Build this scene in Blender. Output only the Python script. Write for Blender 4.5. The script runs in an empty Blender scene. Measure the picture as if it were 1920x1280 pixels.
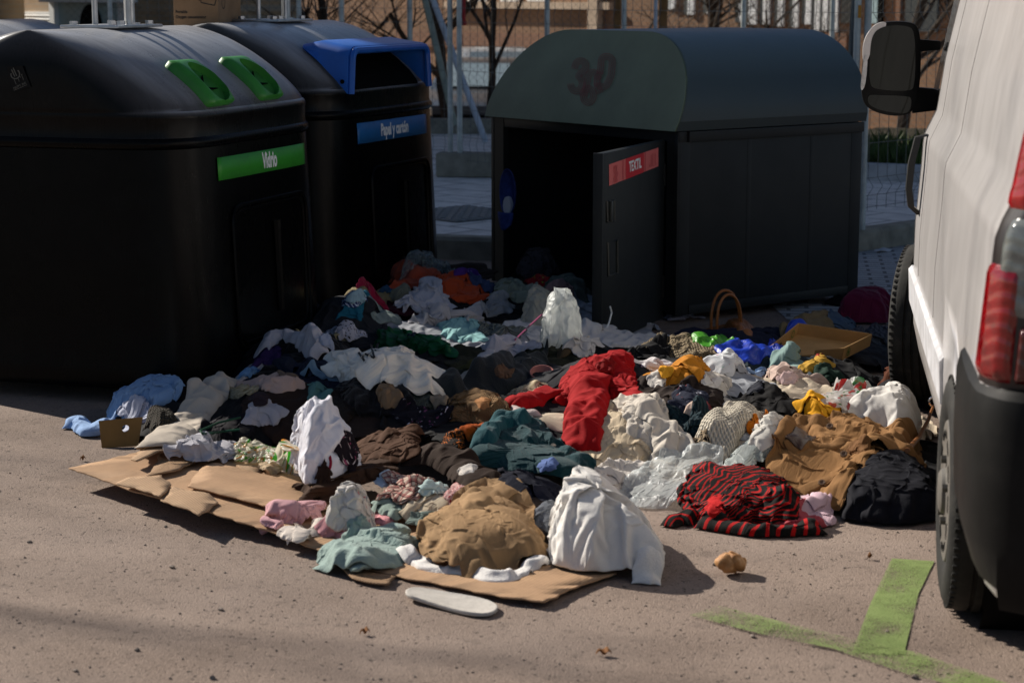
import bpy, bmesh, math, random
import numpy as np
from mathutils import Vector, Matrix
R = math.radians
random.seed(7)
SC = bpy.context.scene
COL = SC.collection
# ------------------------------------------------------------------ camera model (70 mm lens, eye height 1.75 m)
F = 3733.0
PITCH = R(9.91)
CAM = Vector((0, 0, 1.75))
FW = Vector((0, math.cos(PITCH), -math.sin(PITCH)))
UP = Vector((0, math.sin(PITCH), math.cos(PITCH)))
def ray(px, py):
    return (FW * F + Vector((1, 0, 0)) * (px - 960) + UP * (640 - py)).normalized()
def gp(px, py, z=0.0):
    d = ray(px, py); t = (z - CAM.z) / d.z
    return CAM + d * t
def at(px, py, Y):
    d = ray(px, py); return CAM + d * (Y / d.y)
def onplane(px, py, p0, n):
    d = ray(px, py); t = (Vector(p0) - CAM).dot(n) / d.dot(n)
    return CAM + d * t
def proj(p):
    v = Vector(p) - CAM; d = v.dot(FW)
    return (960 + F * v.x / d, 640 - F * v.dot(UP) / d)
# ------------------------------------------------------------------ object helpers
def tag(o, label=None, cat=None, group=None, kind=None):
    if label: o['label'] = label
    if cat: o['category'] = cat
    if group: o['group'] = group
    if kind: o['kind'] = kind
    return o
def empty(name, loc, rz=0.0, label=None, cat=None, group=None):
    o = bpy.data.objects.new(name, None); COL.objects.link(o)
    o.location = loc; o.rotation_euler = (0, 0, rz); o.empty_display_size = .1
    return tag(o, label, cat, group)
def mesh_obj(name, verts, faces, mat, parent=None, smooth=True, uv=None, loc=None, auto=None):
    me = bpy.data.meshes.new(name)
    me.from_pydata([tuple(v) for v in verts], [], [tuple(f) for f in faces])
    if uv is not None:
        l = me.uv_layers.new(name='UVMap')
        idx = np.empty(len(me.loops), dtype=np.int32); me.loops.foreach_get('vertex_index', idx)
        l.data.foreach_set('uv', np.asarray(uv, dtype=np.float32)[idx].ravel())
    if smooth:
        me.polygons.foreach_set('use_smooth', [True] * len(me.polygons))
    if auto is not None:
        me.set_sharp_from_angle(angle=R(auto))
    mats = mat if isinstance(mat, (list, tuple)) else [mat]
    for m in mats: me.materials.append(m)
    me.update()
    o = bpy.data.objects.new(name, me); COL.objects.link(o)
    if parent is not None: o.parent = parent
    if loc is not None: o.location = loc
    return o
class MB:
    "collects primitives, then links them as one mesh object"
    def __init__(s): s.v = []; s.f = []
    def add(s, v, f):
        b = len(s.v); s.v += [tuple(x) for x in v]; s.f += [tuple(i + b for i in q) for q in f]; return s
    def box(s, c, size, rz=0.0, M=None, bev=0.0):
        bm = bmesh.new(); bmesh.ops.create_cube(bm, size=1.0)
        bmesh.ops.scale(bm, vec=size, verts=bm.verts)
        if bev > 0: bmesh.ops.bevel(bm, geom=bm.edges[:], offset=bev, segments=2, affect='EDGES', profile=.6)
        mt = Matrix.Translation(c) @ Matrix.Rotation(rz, 4, 'Z') if M is None else M @ Matrix.Translation(c)
        bmesh.ops.transform(bm, matrix=mt, verts=bm.verts)
        bm.verts.index_update()
        s.add([v.co[:] for v in bm.verts], [[v.index for v in f.verts] for f in bm.faces]); bm.free(); return s
    def tube(s, path, r, seg=8, cap=True, closed=False):
        P = [Vector(p) for p in path]; n = len(P); vs = []
        rr = r if isinstance(r, (list, tuple)) else [r] * n
        nrm = None
        for i in range(n):
            if closed: t = (P[(i + 1) % n] - P[i - 1]).normalized()
            else: t = (P[min(i + 1, n - 1)] - P[max(i - 1, 0)]).normalized()
            if nrm is None:
                nrm = t.orthogonal().normalized()
            else:
                nrm = (nrm - t * nrm.dot(t))
                nrm = nrm.normalized() if nrm.length > 1e-6 else t.orthogonal().normalized()
            b = t.cross(nrm)
            for k in range(seg):
                a = 2 * math.pi * k / seg
                vs.append(P[i] + (nrm * math.cos(a) + b * math.sin(a)) * rr[i])
        fs = []
        m = n if closed else n - 1
        for i in range(m):
            j = (i + 1) % n
            for k in range(seg):
                k2 = (k + 1) % seg
                fs.append((i * seg + k, i * seg + k2, j * seg + k2, j * seg + k))
        if cap and not closed:
            fs.append(tuple(range(seg))[::-1]); fs.append(tuple((n - 1) * seg + k for k in range(seg)))
        return s.add(vs, fs)
    def loft(s, rings, cap0=True, cap1=True, closed=True):
        n = len(rings[0]); vs = [p for r in rings for p in r]; fs = []
        for i in range(len(rings) - 1):
            for k in range(n if closed else n - 1):
                k2 = (k + 1) % n
                fs.append((i * n + k, i * n + k2, (i + 1) * n + k2, (i + 1) * n + k))
        if cap0: fs.append(tuple(range(n))[::-1])
        if cap1: fs.append(tuple((len(rings) - 1) * n + k for k in range(n)))
        return s.add(vs, fs)
    def lathe(s, prof, seg=48, M=None, close=False):
        "prof: (radius, axial) pairs turned about local X"
        vs = []; fs = []; n = len(prof)
        for k in range(seg):
            a = 2 * math.pi * k / seg
            for r, x in prof: vs.append(Vector((x, r * math.cos(a), r * math.sin(a))))
        for k in range(seg):
            k2 = (k + 1) % seg
            for i in range(n if close else n - 1):
                i2 = (i + 1) % n
                fs.append((k * n + i, k * n + i2, k2 * n + i2, k2 * n + i))
        if M is not None: vs = [M @ v for v in vs]
        return s.add(vs, fs)
    def build(s, name, mat, parent=None, smooth=True, auto=35, loc=None):
        return mesh_obj(name, s.v, s.f, mat, parent, smooth, auto=auto if smooth else None, loc=loc)
def prism(pts2, to3, thick_vec):
    "closed 2D outline -> solid plate; to3 maps a 2D point to 3D; thick_vec is the extrusion"
    n = len(pts2); A = [Vector(to3(p)) for p in pts2]; B = [a + Vector(thick_vec) for a in A]
    fs = [tuple(range(n))[::-1], tuple(range(n, 2 * n))]
    for i in range(n): fs.append((i, (i + 1) % n, n + (i + 1) % n, n + i))
    return A + B, fs
def superell(hw, hl, n, seg, z, cx=0, cy=0):
    out = []
    for k in range(seg):
        a = 2 * math.pi * (k + .5) / seg
        # even arc spacing on the square-ish outline
        c, s_ = math.cos(a), math.sin(a)
        m = (abs(c) ** n + abs(s_) ** n) ** (-1.0 / n)
        out.append(Vector((cx + hw * c * m, cy + hl * s_ * m, z)))
    return out
def rrect(hw, hl, r, seg=6):
    out = []
    for (cx, cy, a0) in ((hw - r, hl - r, 0), (-hw + r, hl - r, 90), (-hw + r, -hl + r, 180), (hw - r, -hl + r, 270)):
        for k in range(seg + 1):
            a = R(a0 + 90 * k / seg); out.append((cx + r * math.cos(a), cy + r * math.sin(a)))
    return out
def text_mesh(s, size=1.0, bold=0.0, sx=1.0, align='CENTER'):
    cu = bpy.data.curves.new('lettering', 'FONT'); cu.body = s; cu.size = size; cu.offset = bold
    cu.align_x = align; cu.align_y = 'CENTER'; cu.resolution_u = 4
    o = bpy.data.objects.new('lettering', cu); COL.objects.link(o)
    dg = bpy.context.evaluated_depsgraph_get(); ev = o.evaluated_get(dg); me = ev.to_mesh()
    vs = [(v.co.x * sx, v.co.y) for v in me.vertices]; fs = [tuple(p.vertices) for p in me.polygons]
    ev.to_mesh_clear(); bpy.data.objects.remove(o); bpy.data.curves.remove(cu)
    return vs, fs
# ------------------------------------------------------------------ materials
def newmat(name):
    m = bpy.data.materials.new(name); m.use_nodes = True
    nt = m.node_tree; b = nt.nodes['Principled BSDF']
    return m, nt, b
def nd(nt, typ, **kw):
    n = nt.nodes.new(typ)
    for k, v in kw.items():
        if k.startswith('i_'): n.inputs[k[2:].replace('_', ' ')].default_value = v
        else: setattr(n, k, v)
    return n
def lk(nt, a, b): nt.links.new(a, b)
def ramp(nt, fac, stops, interp='LINEAR'):
    r = nt.nodes.new('ShaderNodeValToRGB'); r.color_ramp.interpolation = interp
    e = r.color_ramp.elements
    while len(e) > 1: e.remove(e[-1])
    e[0].position = stops[0][0]; e[0].color = (*stops[0][1], 1)
    for p, c in stops[1:]:
        x = e.new(p); x.color = (*c, 1)
    lk(nt, fac, r.inputs['Fac']); return r.outputs['Color']
def coords(nt, which='Object', scale=(1, 1, 1), rot=(0, 0, 0)):
    tc = nt.nodes.new('ShaderNodeTexCoord'); mp = nt.nodes.new('ShaderNodeMapping')
    mp.inputs['Scale'].default_value = scale; mp.inputs['Rotation'].default_value = rot
    lk(nt, tc.outputs[which], mp.inputs['Vector']); return mp.outputs['Vector']
def noise(nt, vec, scale, detail=4, rough=.55, dist=0.0):
    n = nt.nodes.new('ShaderNodeTexNoise'); n.inputs['Scale'].default_value = scale
    n.inputs['Detail'].default_value = detail; n.inputs['Roughness'].default_value = rough
    n.inputs['Distortion'].default_value = dist
    if vec is not None: lk(nt, vec, n.inputs['Vector'])
    return n.outputs['Fac']
def mixc(nt, fac, a, b, mode='MIX'):
    m = nt.nodes.new('ShaderNodeMix'); m.data_type = 'RGBA'; m.blend_type = mode
    if hasattr(fac, 'links'): lk(nt, fac, m.inputs[0])
    else: m.inputs[0].default_value = fac
    for s, x in ((6, a), (7, b)):
        if hasattr(x, 'links'): lk(nt, x, m.inputs[s])
        else: m.inputs[s].default_value = (*x, 1)
    return m.outputs[2]
def mth(nt, op, a, b=None, c=None):
    m = nt.nodes.new('ShaderNodeMath'); m.operation = op
    for i, x in enumerate((a, b, c)):
        if x is None: continue
        if hasattr(x, 'links'): lk(nt, x, m.inputs[i])
        else: m.inputs[i].default_value = x
    return m.outputs[0]
def bump(nt, b, h, strength=.3, dist=.01):
    n = nt.nodes.new('ShaderNodeBump'); n.inputs['Strength'].default_value = strength
    n.inputs['Distance'].default_value = dist
    lk(nt, h, n.inputs['Height']); lk(nt, n.outputs['Normal'], b.inputs['Normal']); return n
def pbr(name, base, rough=.6, spec=.4, metal=0.0, var=None, bmp=None, coat=0.0, rvar=0.0, dirt=None):
    m, nt, b = newmat(name)
    b.inputs['Roughness'].default_value = rough; b.inputs['Metallic'].default_value = metal
    b.inputs['Specular IOR Level'].default_value = spec; b.inputs['Base Color'].default_value = (*base, 1)
    if coat: b.inputs['Coat Weight'].default_value = coat; b.inputs['Coat Roughness'].default_value = .08
    v = coords(nt)
    col = base
    if var:
        f = noise(nt, v, var[0], 5)
        col = ramp(nt, f, [(.3, tuple(c * (1 - var[1]) for c in base)), (.7, tuple(min(1, c * (1 + var[1])) for c in base))])
    if dirt:
        f = noise(nt, v, dirt[0], 8, .65)
        f = mth(nt, 'MULTIPLY', ramp(nt, f, [(.5, (0, 0, 0)), (.75, (1, 1, 1))]), dirt[2])
        col = mixc(nt, f, col, dirt[1])
    if col is not base: lk(nt, col, b.inputs['Base Color'])
    if rvar:
        f = noise(nt, v, 9, 6, .6)
        lk(nt, mth(nt, 'MULTIPLY_ADD', f, rvar * 2, rough - rvar), b.inputs['Roughness'])
    if bmp: bump(nt, b, noise(nt, v, bmp[0], 4), bmp[1], bmp[2] if len(bmp) > 2 else .01)
    return m
# ------------------------------------------------------------------ world, sun, camera
SUN_EL, SUN_AZ = R(32), Vector((-.765, .644, 0)).normalized()     # towards the sun
w = bpy.data.worlds.new('World'); SC.world = w; w.use_nodes = True
wn = w.node_tree; bg = wn.nodes['Background']
sky = wn.nodes.new('ShaderNodeTexSky'); sky.sky_type = 'NISHITA'; sky.sun_disc = False
sky.sun_elevation = SUN_EL; sky.sun_rotation = math.atan2(SUN_AZ.x, SUN_AZ.y)
sky.air_density = .75; sky.dust_density = .7; sky.ozone_density = .8; sky.altitude = 600
wn.links.new(sky.outputs[0], bg.inputs[0]); bg.inputs[1].default_value = .05
sd = bpy.data.lights.new('sun', 'SUN'); sd.energy = 5.0; sd.angle = R(.5); sd.color = (1.0, .93, .83)
so = bpy.data.objects.new('sun', sd); COL.objects.link(so)
sv = SUN_AZ * math.cos(SUN_EL) + Vector((0, 0, math.sin(SUN_EL)))
so.rotation_euler = sv.to_track_quat('Z', 'Y').to_euler(); so.location = sv * 30
cd = bpy.data.cameras.new('camera'); cd.lens = 70.0; cd.sensor_width = 36.0; cd.clip_end = 400; cd.clip_start = .1
cd.dof.use_dof = True; cd.dof.focus_distance = 8.6; cd.dof.aperture_fstop = 4.5
co = bpy.data.objects.new('camera', cd); COL.objects.link(co)
co.location = CAM; co.rotation_euler = (R(90) - PITCH, 0, 0); SC.camera = co
SC.view_settings.view_transform = 'Standard'; SC.view_settings.look = 'None'
SC.view_settings.exposure = 0.57; SC.view_settings.gamma = 1.0
SC.cycles.max_bounces = 8; SC.cycles.transparent_max_bounces = 12
# ------------------------------------------------------------------ ground
def asphalt():
    m, nt, b = newmat('asphalt')
    v = coords(nt)
    big = noise(nt, v, .9, 5, .6)
    mid = noise(nt, v, 14, 5, .6)
    vo = nd(nt, 'ShaderNodeTexVoronoi', feature='F1'); vo.inputs['Scale'].default_value = 210; lk(nt, v, vo.inputs['Vector'])
    fine = noise(nt, v, 260, 4, .7)
    stone = ramp(nt, vo.outputs['Color'], [(0, (.095, .067, .052)), (.5, (.195, .143, .112)), (1, (.32, .245, .20))])
    c = mixc(nt, .45, stone, ramp(nt, fine, [(.25, (.08, .058, .045)), (.6, (.255, .19, .150))]))
    c = mixc(nt, ramp(nt, big, [(.35, (0, 0, 0)), (.7, (.55, .55, .55))]), c, (.36, .285, .24))
    c = mixc(nt, ramp(nt, mid, [(.56, (0, 0, 0)), (.76, (.55, .55, .55))]), c, (.085, .064, .054))
    pits = noise(nt, v, 55, 3, .5)
    c = mixc(nt, ramp(nt, pits, [(.63, (0, 0, 0)), (.70, (.9, .9, .9))]), c, (.03, .024, .02))
    lk(nt, c, b.inputs['Base Color']); b.inputs['Roughness'].default_value = .88
    b.inputs['Specular IOR Level'].default_value = .25
    h = mth(nt, 'ADD', mth(nt, 'MULTIPLY', vo.outputs['Distance'], -1.0), mth(nt, 'MULTIPLY', fine, .7))
    h = mth(nt, 'SUBTRACT', h, mth(nt, 'MULTIPLY', ramp(nt, pits, [(.60, (0, 0, 0)), (.72, (1, 1, 1))]), 2.2))
    bump(nt, b, h, .5, .005)
    return m
M_ASPH = asphalt()
# one sheet to the horizon; it drops behind the fence, where the street lies lower
gv = []; gf = []
ys = [-40, -10, 0, 4, 8, 12, 16, 20, 23.5, 27, 31, 36, 60, 120, 300]
xs = [-300, -80, -30, -12, -4, 0, 4, 12, 30, 80, 300]
def gz(y): 
    t = min(1, max(0, (y - 23.5) / 8.0)); return -1.0 * t * t * (3 - 2 * t)
for y in ys:
    for x in xs: gv.append((x, y, gz(y)))
for j in range(len(ys) - 1):
    for i in range(len(xs) - 1):
        a = j * len(xs) + i; gf.append((a, a + 1, a + 1 + len(xs), a + len(xs)))
tag(mesh_obj('ground', gv, gf, M_ASPH), kind='structure')
def paving_mat(name, c1, c2, mortar, scale, rot=0.0, w=1.0, h=1.0):
    m, nt, b = newmat(name)
    v = coords(nt, 'Object', (1, 1, 1), (0, 0, rot))
    br = nt.nodes.new('ShaderNodeTexBrick'); lk(nt, v, br.inputs['Vector'])
    br.inputs['Scale'].default_value = scale; br.inputs['Brick Width'].default_value = w; br.inputs['Row Height'].default_value = h
    br.inputs['Mortar Size'].default_value = .012; br.inputs['Color1'].default_value = (*c1, 1); br.inputs['Color2'].default_value = (*c2, 1)
    br.inputs['Mortar'].default_value = (*mortar, 1)
    f = noise(nt, v, 6, 6, .65)
    c = mixc(nt, .6, br.outputs['Color'], ramp(nt, f, [(.3, (.45, .45, .45)), (.7, (1, 1, 1))]), 'MULTIPLY')
    lk(nt, c, b.inputs['Base Color']); b.inputs['Roughness'].default_value = .85
    bump(nt, b, mth(nt, 'SUBTRACT', mth(nt, 'MULTIPLY', noise(nt, v, 90, 3), .3), br.outputs['Fac']), .5, .006)
    return m
M_PAVE = paving_mat('paving', (.80, .75, .69), (.84, .79, .73), (.32, .29, .26), 1.0, R(42), .6, .4)
M_TILE = paving_mat('gutter_paving', (.42, .43, .44), (.48, .48, .48), (.14, .14, .145), 1.0, R(8), .2, .1)
M_CONC = pbr('concrete', (.27, .25, .20), .9, .2, var=(7, .25), bmp=(60, .4, .01), dirt=(5, (.1, .09, .075), .6))
# kerb line (front edge of the raised pavement)
KL = [(-9, 18.2), (-4.0, 15.0), (-1.6, 13.75), (-.48, 13.22), (.3, 13.02), (1.4, 13.1), (2.36, 13.55), (3.0, 14.15), (4.6, 15.9), (8, 20)]
def offs(line, d):
    out = []
    for i, p in enumerate(line):
        a = Vector(line[max(0, i - 1)]); b_ = Vector(line[min(len(line) - 1, i + 1)]); t = (b_ - a).normalized()
        out.append(Vector(p) + Vector((-t.y, t.x)) * d)
    return out
K2 = offs(KL, .14)
m_ = MB()
m_.loft([[Vector((p[0], p[1], -.02)), Vector((p[0], p[1], .125)), Vector((p[0] + (q.x - p[0]) * .12, p[1] + (q.y - p[1]) * .12, .15)), Vector((q.x, q.y, .15)), Vector((q.x, q.y, -.02))] for p, q in zip(KL, K2)])
tag(m_.build('kerb', M_CONC, None, True, 30), kind='structure')
pv = [(p.x, p.y, .146) for p in K2] + [(14, 23.2, .146), (-16, 23.2, .146)]
tag(mesh_obj('pavement', pv, [tuple(range(len(pv)))], M_PAVE, smooth=False), kind='structure')
K3 = offs(KL, -.004)
K4 = offs(KL, -3.2)
gvv = [(p.x, p.y, .004) for p in K3[5:]] + [(p.x, p.y, .004) for p in reversed([Vector((1.5, 10.6)), Vector((3.2, 10.4)), Vector((9, 12))])]
tag(mesh_obj('gutter_paving', gvv, [tuple(range(len(gvv)))], M_TILE, smooth=False), kind='structure')
# low kerb at the back edge of the pavement, planted bed behind it on the right
m_ = MB()
m_.box((-7, 23.2, .17), (18, .18, .3), bev=.015)
tag(m_.build('back_kerb', M_CONC), kind='structure')
b0 = gp(1560, 333, .15); b1 = gp(1760, 341, .15)
d_ = (b1 - b0).normalized(); p0 = b0 - d_ * 1.2; p1 = b1 + d_ * 4
m_ = MB(); c_ = (p0 + p1) / 2; m_.box((c_.x, c_.y, .19), ((p1 - p0).length, .14, .20), rz=math.atan2(d_.y, d_.x), bev=.012)
tag(m_.build('bed_kerb', pbr('pale_kerb', (.42, .42, .42), .85, .2, var=(9, .2))), kind='structure')
nrm_ = Vector((-d_.y, d_.x, 0))
bed = [p0 + nrm_ * .07, p1 + nrm_ * .07, p1 + nrm_ * 6, p0 + nrm_ * 6]
M_SOIL = pbr('soil', (.035, .03, .02), .95, .1, var=(8, .4), bmp=(30, .8, .03))
tag(mesh_obj('flower_bed', [(p.x, p.y, .2) for p in bed], [(0, 1, 2, 3)], M_SOIL, smooth=False), kind='structure')
# grass tufts in the bed
M_GRASS = pbr('grass_blade', (.06, .095, .022), .7, .3, var=(5, .5))
rg = random.Random(3); vs = []; fs = []
for i in range(9000):
    u, t = rg.random(), rg.random() ** 1.4
    p = bed[0].lerp(bed[1], u) + nrm_ * (t * 2.6); a = rg.random() * 6.3; h = rg.uniform(.08, .26); wv = rg.uniform(.008, .02)
    dx, dy = math.cos(a) * wv, math.sin(a) * wv; lx, ly = rg.uniform(-.1, .1), rg.uniform(-.1, .1)
    k = len(vs)
    vs += [(p.x - dx, p.y - dy, .2), (p.x + dx, p.y + dy, .2), (p.x + lx * .4 + dx * .7, p.y + ly * .4 + dy * .7, .2 + h * .6), (p.x + lx, p.y + ly, .2 + h), (p.x + lx * .4 - dx * .7, p.y + ly * .4 - dy * .7, .2 + h * .6)]
    fs.append((k, k + 1, k + 2, k + 3, k + 4))
tag(mesh_obj('grass', vs, fs, M_GRASS, smooth=False), 'green grass and ground cover in the bed behind the fence', 'grass', kind='stuff')
# manhole cover on the pavement
mc = gp(866, 402, .15); m_ = MB()
mt = Matrix.Translation((mc.x, mc.y, .152)) @ Matrix.Rotation(R(42), 4, 'Z')
m_.box((0, 0, .004), (.74, .74, .012), M=mt, bev=.003)
frame_ = m_.build('manhole_cover', pbr('cast_iron', (.16, .165, .17), .55, .5, .3, var=(20, .3)), auto=30)
tag(frame_, 'square patterned iron manhole cover set in the grey pavement', 'manhole cover')
m_ = MB()
for i in range(9):
    for j in range(9):
        if (i + j) % 2 == 0: m_.box((-.32 + i * .08, -.32 + j * .08, .014), (.06, .028, .012), M=mt)
        else: m_.box((-.32 + i * .08, -.32 + j * .08, .014), (.028, .06, .012), M=mt)
m_.build('stud_pattern', pbr('worn_iron', (.24, .245, .25), .5, .5, .3), frame_, False)
# loose grit on the road
rg = random.Random(9); m_ = MB()
for i in range(420):
    p = gp(rg.uniform(-20, 1940), 860 + 430 * rg.random() ** .8, .0); s_ = rg.uniform(.0015, .0045) * (2.2 if rg.random() < .06 else 1)
    bm = bmesh.new(); bmesh.ops.create_icosphere(bm, subdivisions=1, radius=s_)
    for v_ in bm.verts: v_.co = Vector((v_.co.x * rg.uniform(.7, 1.4), v_.co.y * rg.uniform(.7, 1.4), v_.co.z * rg.uniform(.5, .9))) + Vector((p.x, p.y, s_ * .4))
    bm.verts.index_update(); m_.add([v_.co[:] for v_ in bm.verts], [[v_.index for v_ in f.verts] for f in bm.faces]); bm.free()
tag(m_.build('grit', pbr('grit_stone', (.20, .165, .14), .9, .2, var=(40, .7)), None, False), 'loose grit and tiny stones scattered over the asphalt', 'grit', kind='stuff')
# green painted lines on the asphalt, worn through
def paint_mat(name, thin):
    m, nt, b = newmat(name)
    v = coords(nt)
    n1 = noise(nt, v, 210, 5, .75); n2 = noise(nt, v, 5, 4, .6)
    w_ = mth(nt, 'ADD', n1, mth(nt, 'MULTIPLY', mth(nt, 'SUBTRACT', n2, .5), .55))
    mask = ramp(nt, w_, [(thin, (1, 1, 1)), (thin + .10, (0, 0, 0))])
    b.inputs['Base Color'].default_value = (.115, .30, .022, 1); b.inputs['Roughness'].default_value = .7
    lk(nt, ramp(nt, noise(nt, v, 18, 5), [(.3, (.15, .215, .05)), (.7, (.20, .265, .075))]), b.inputs['Base Color'])
    tr = nt.nodes.new('ShaderNodeBsdfTransparent'); mx = nt.nodes.new('ShaderNodeMixShader')
    lk(nt, mask, mx.inputs[0]); lk(nt, tr.outputs[0], mx.inputs[1]); lk(nt, b.outputs[0], mx.inputs[2])
    lk(nt, mx.outputs[0], nt.nodes['Material Output'].inputs['Surface'])
    bump(nt, b, noise(nt, v, 200, 3), .6, .004)
    return m
def ground_strip(name, pix, mat, z):
    ps = [gp(x, y, z) for x, y in pix]
    tag(mesh_obj(name, ps, [tuple(range(len(ps)))], mat, smooth=False), kind='structure')
ground_strip('painted_stripe', [(1672, 1046), (1752, 1051), (1722, 1112), (1695, 1225), (1597, 1222), (1632, 1130)], paint_mat('fresh_green_paint', .505), .004)
ground_strip('faded_painted_stripe', [(1292, 1152), (1350, 1134), (1480, 1168), (1600, 1196), (1720, 1222), (1925, 1292), (1840, 1296), (1700, 1262), (1560, 1214), (1420, 1186)], paint_mat('faded_green_paint', .445), .008)
# ------------------------------------------------------------------ recycling bins
def bin_plastic(nm='black_plastic', spec=.085, base=.0025, skylit=False):
    m, nt, b = newmat(nm)
    v = coords(nt)
    b.inputs['Base Color'].default_value = (base, base, base, 1); b.inputs['Specular IOR Level'].default_value = spec
    f = noise(nt, v, 6, 6, .6); s = noise(nt, coords(nt, 'Object', (40, 40, 2)), 3, 4, .6)
    lk(nt, mth(nt, 'ADD', mth(nt, 'MULTIPLY', f, .14), mth(nt, 'MULTIPLY_ADD', s, .10, .17)), b.inputs['Roughness'])
    dust = ramp(nt, noise(nt, v, 11, 8, .7), [(.45, (base * .9, base * .9, base * .95)), (.8, (base * 1.9, base * 1.87, base * 1.8))])
    if skylit:
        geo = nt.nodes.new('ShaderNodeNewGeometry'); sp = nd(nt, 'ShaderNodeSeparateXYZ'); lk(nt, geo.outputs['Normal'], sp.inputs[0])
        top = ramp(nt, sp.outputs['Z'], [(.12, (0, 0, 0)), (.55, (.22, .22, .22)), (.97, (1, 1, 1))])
        dust = mixc(nt, mth(nt, 'MULTIPLY', top, ramp(nt, noise(nt, coords(nt, 'Object', (1, 5, 1)), 3, 7, .65), [(.25, (.55, .55, .55)), (.7, (1, 1, 1))])), dust, (.42, .425, .44))  # sky sheen painted into the lid colour, paler the more a face points up
    lk(nt, dust, b.inputs['Base Color'])
    bump(nt, b, noise(nt, v, 2.2, 3), .12, .03)
    return m
M_BIN = bin_plastic()
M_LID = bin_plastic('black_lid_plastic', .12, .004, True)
M_STEEL = pbr('galvanised_steel', (.42, .43, .44), .38, .5, .85, var=(14, .2))
M_GREEN = pbr('green_plastic', (.035, .21, .03), .42, .4, var=(9, .15))
M_GREEN_IN = pbr('green_rubber', (.028, .165, .026), .6, .3, var=(14, .2))
M_BLUE = pbr('blue_plastic', (.012, .10, .42), .38, .45, var=(9, .12))
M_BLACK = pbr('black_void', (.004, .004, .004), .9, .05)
M_WHITE = pbr('white_print', (.75, .77, .75), .5, .3)
HW, HL, ZS, ZH, ZT = .735, .76, 1.125, 1.245, 1.595
NE = 5.6
def ew(z):                       # half width (across) of the bin at height z
    return .735 + .045 * max(0, (ZS - z) / ZS)
def face_x(y, z, off=0.0):
    return ew(z) * max(0.0, 1 - abs(y / HL) ** NE) ** (1.0 / NE) + off
def arch(th):                    # (half width, z) on the lid arch, th 0..90 deg
    return HW * max(0.0, math.cos(th)) ** (1.38 - .40 * math.sin(th) ** 2) + .006, ZH + (ZT - ZH) * math.sin(th) ** 1.36
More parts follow.
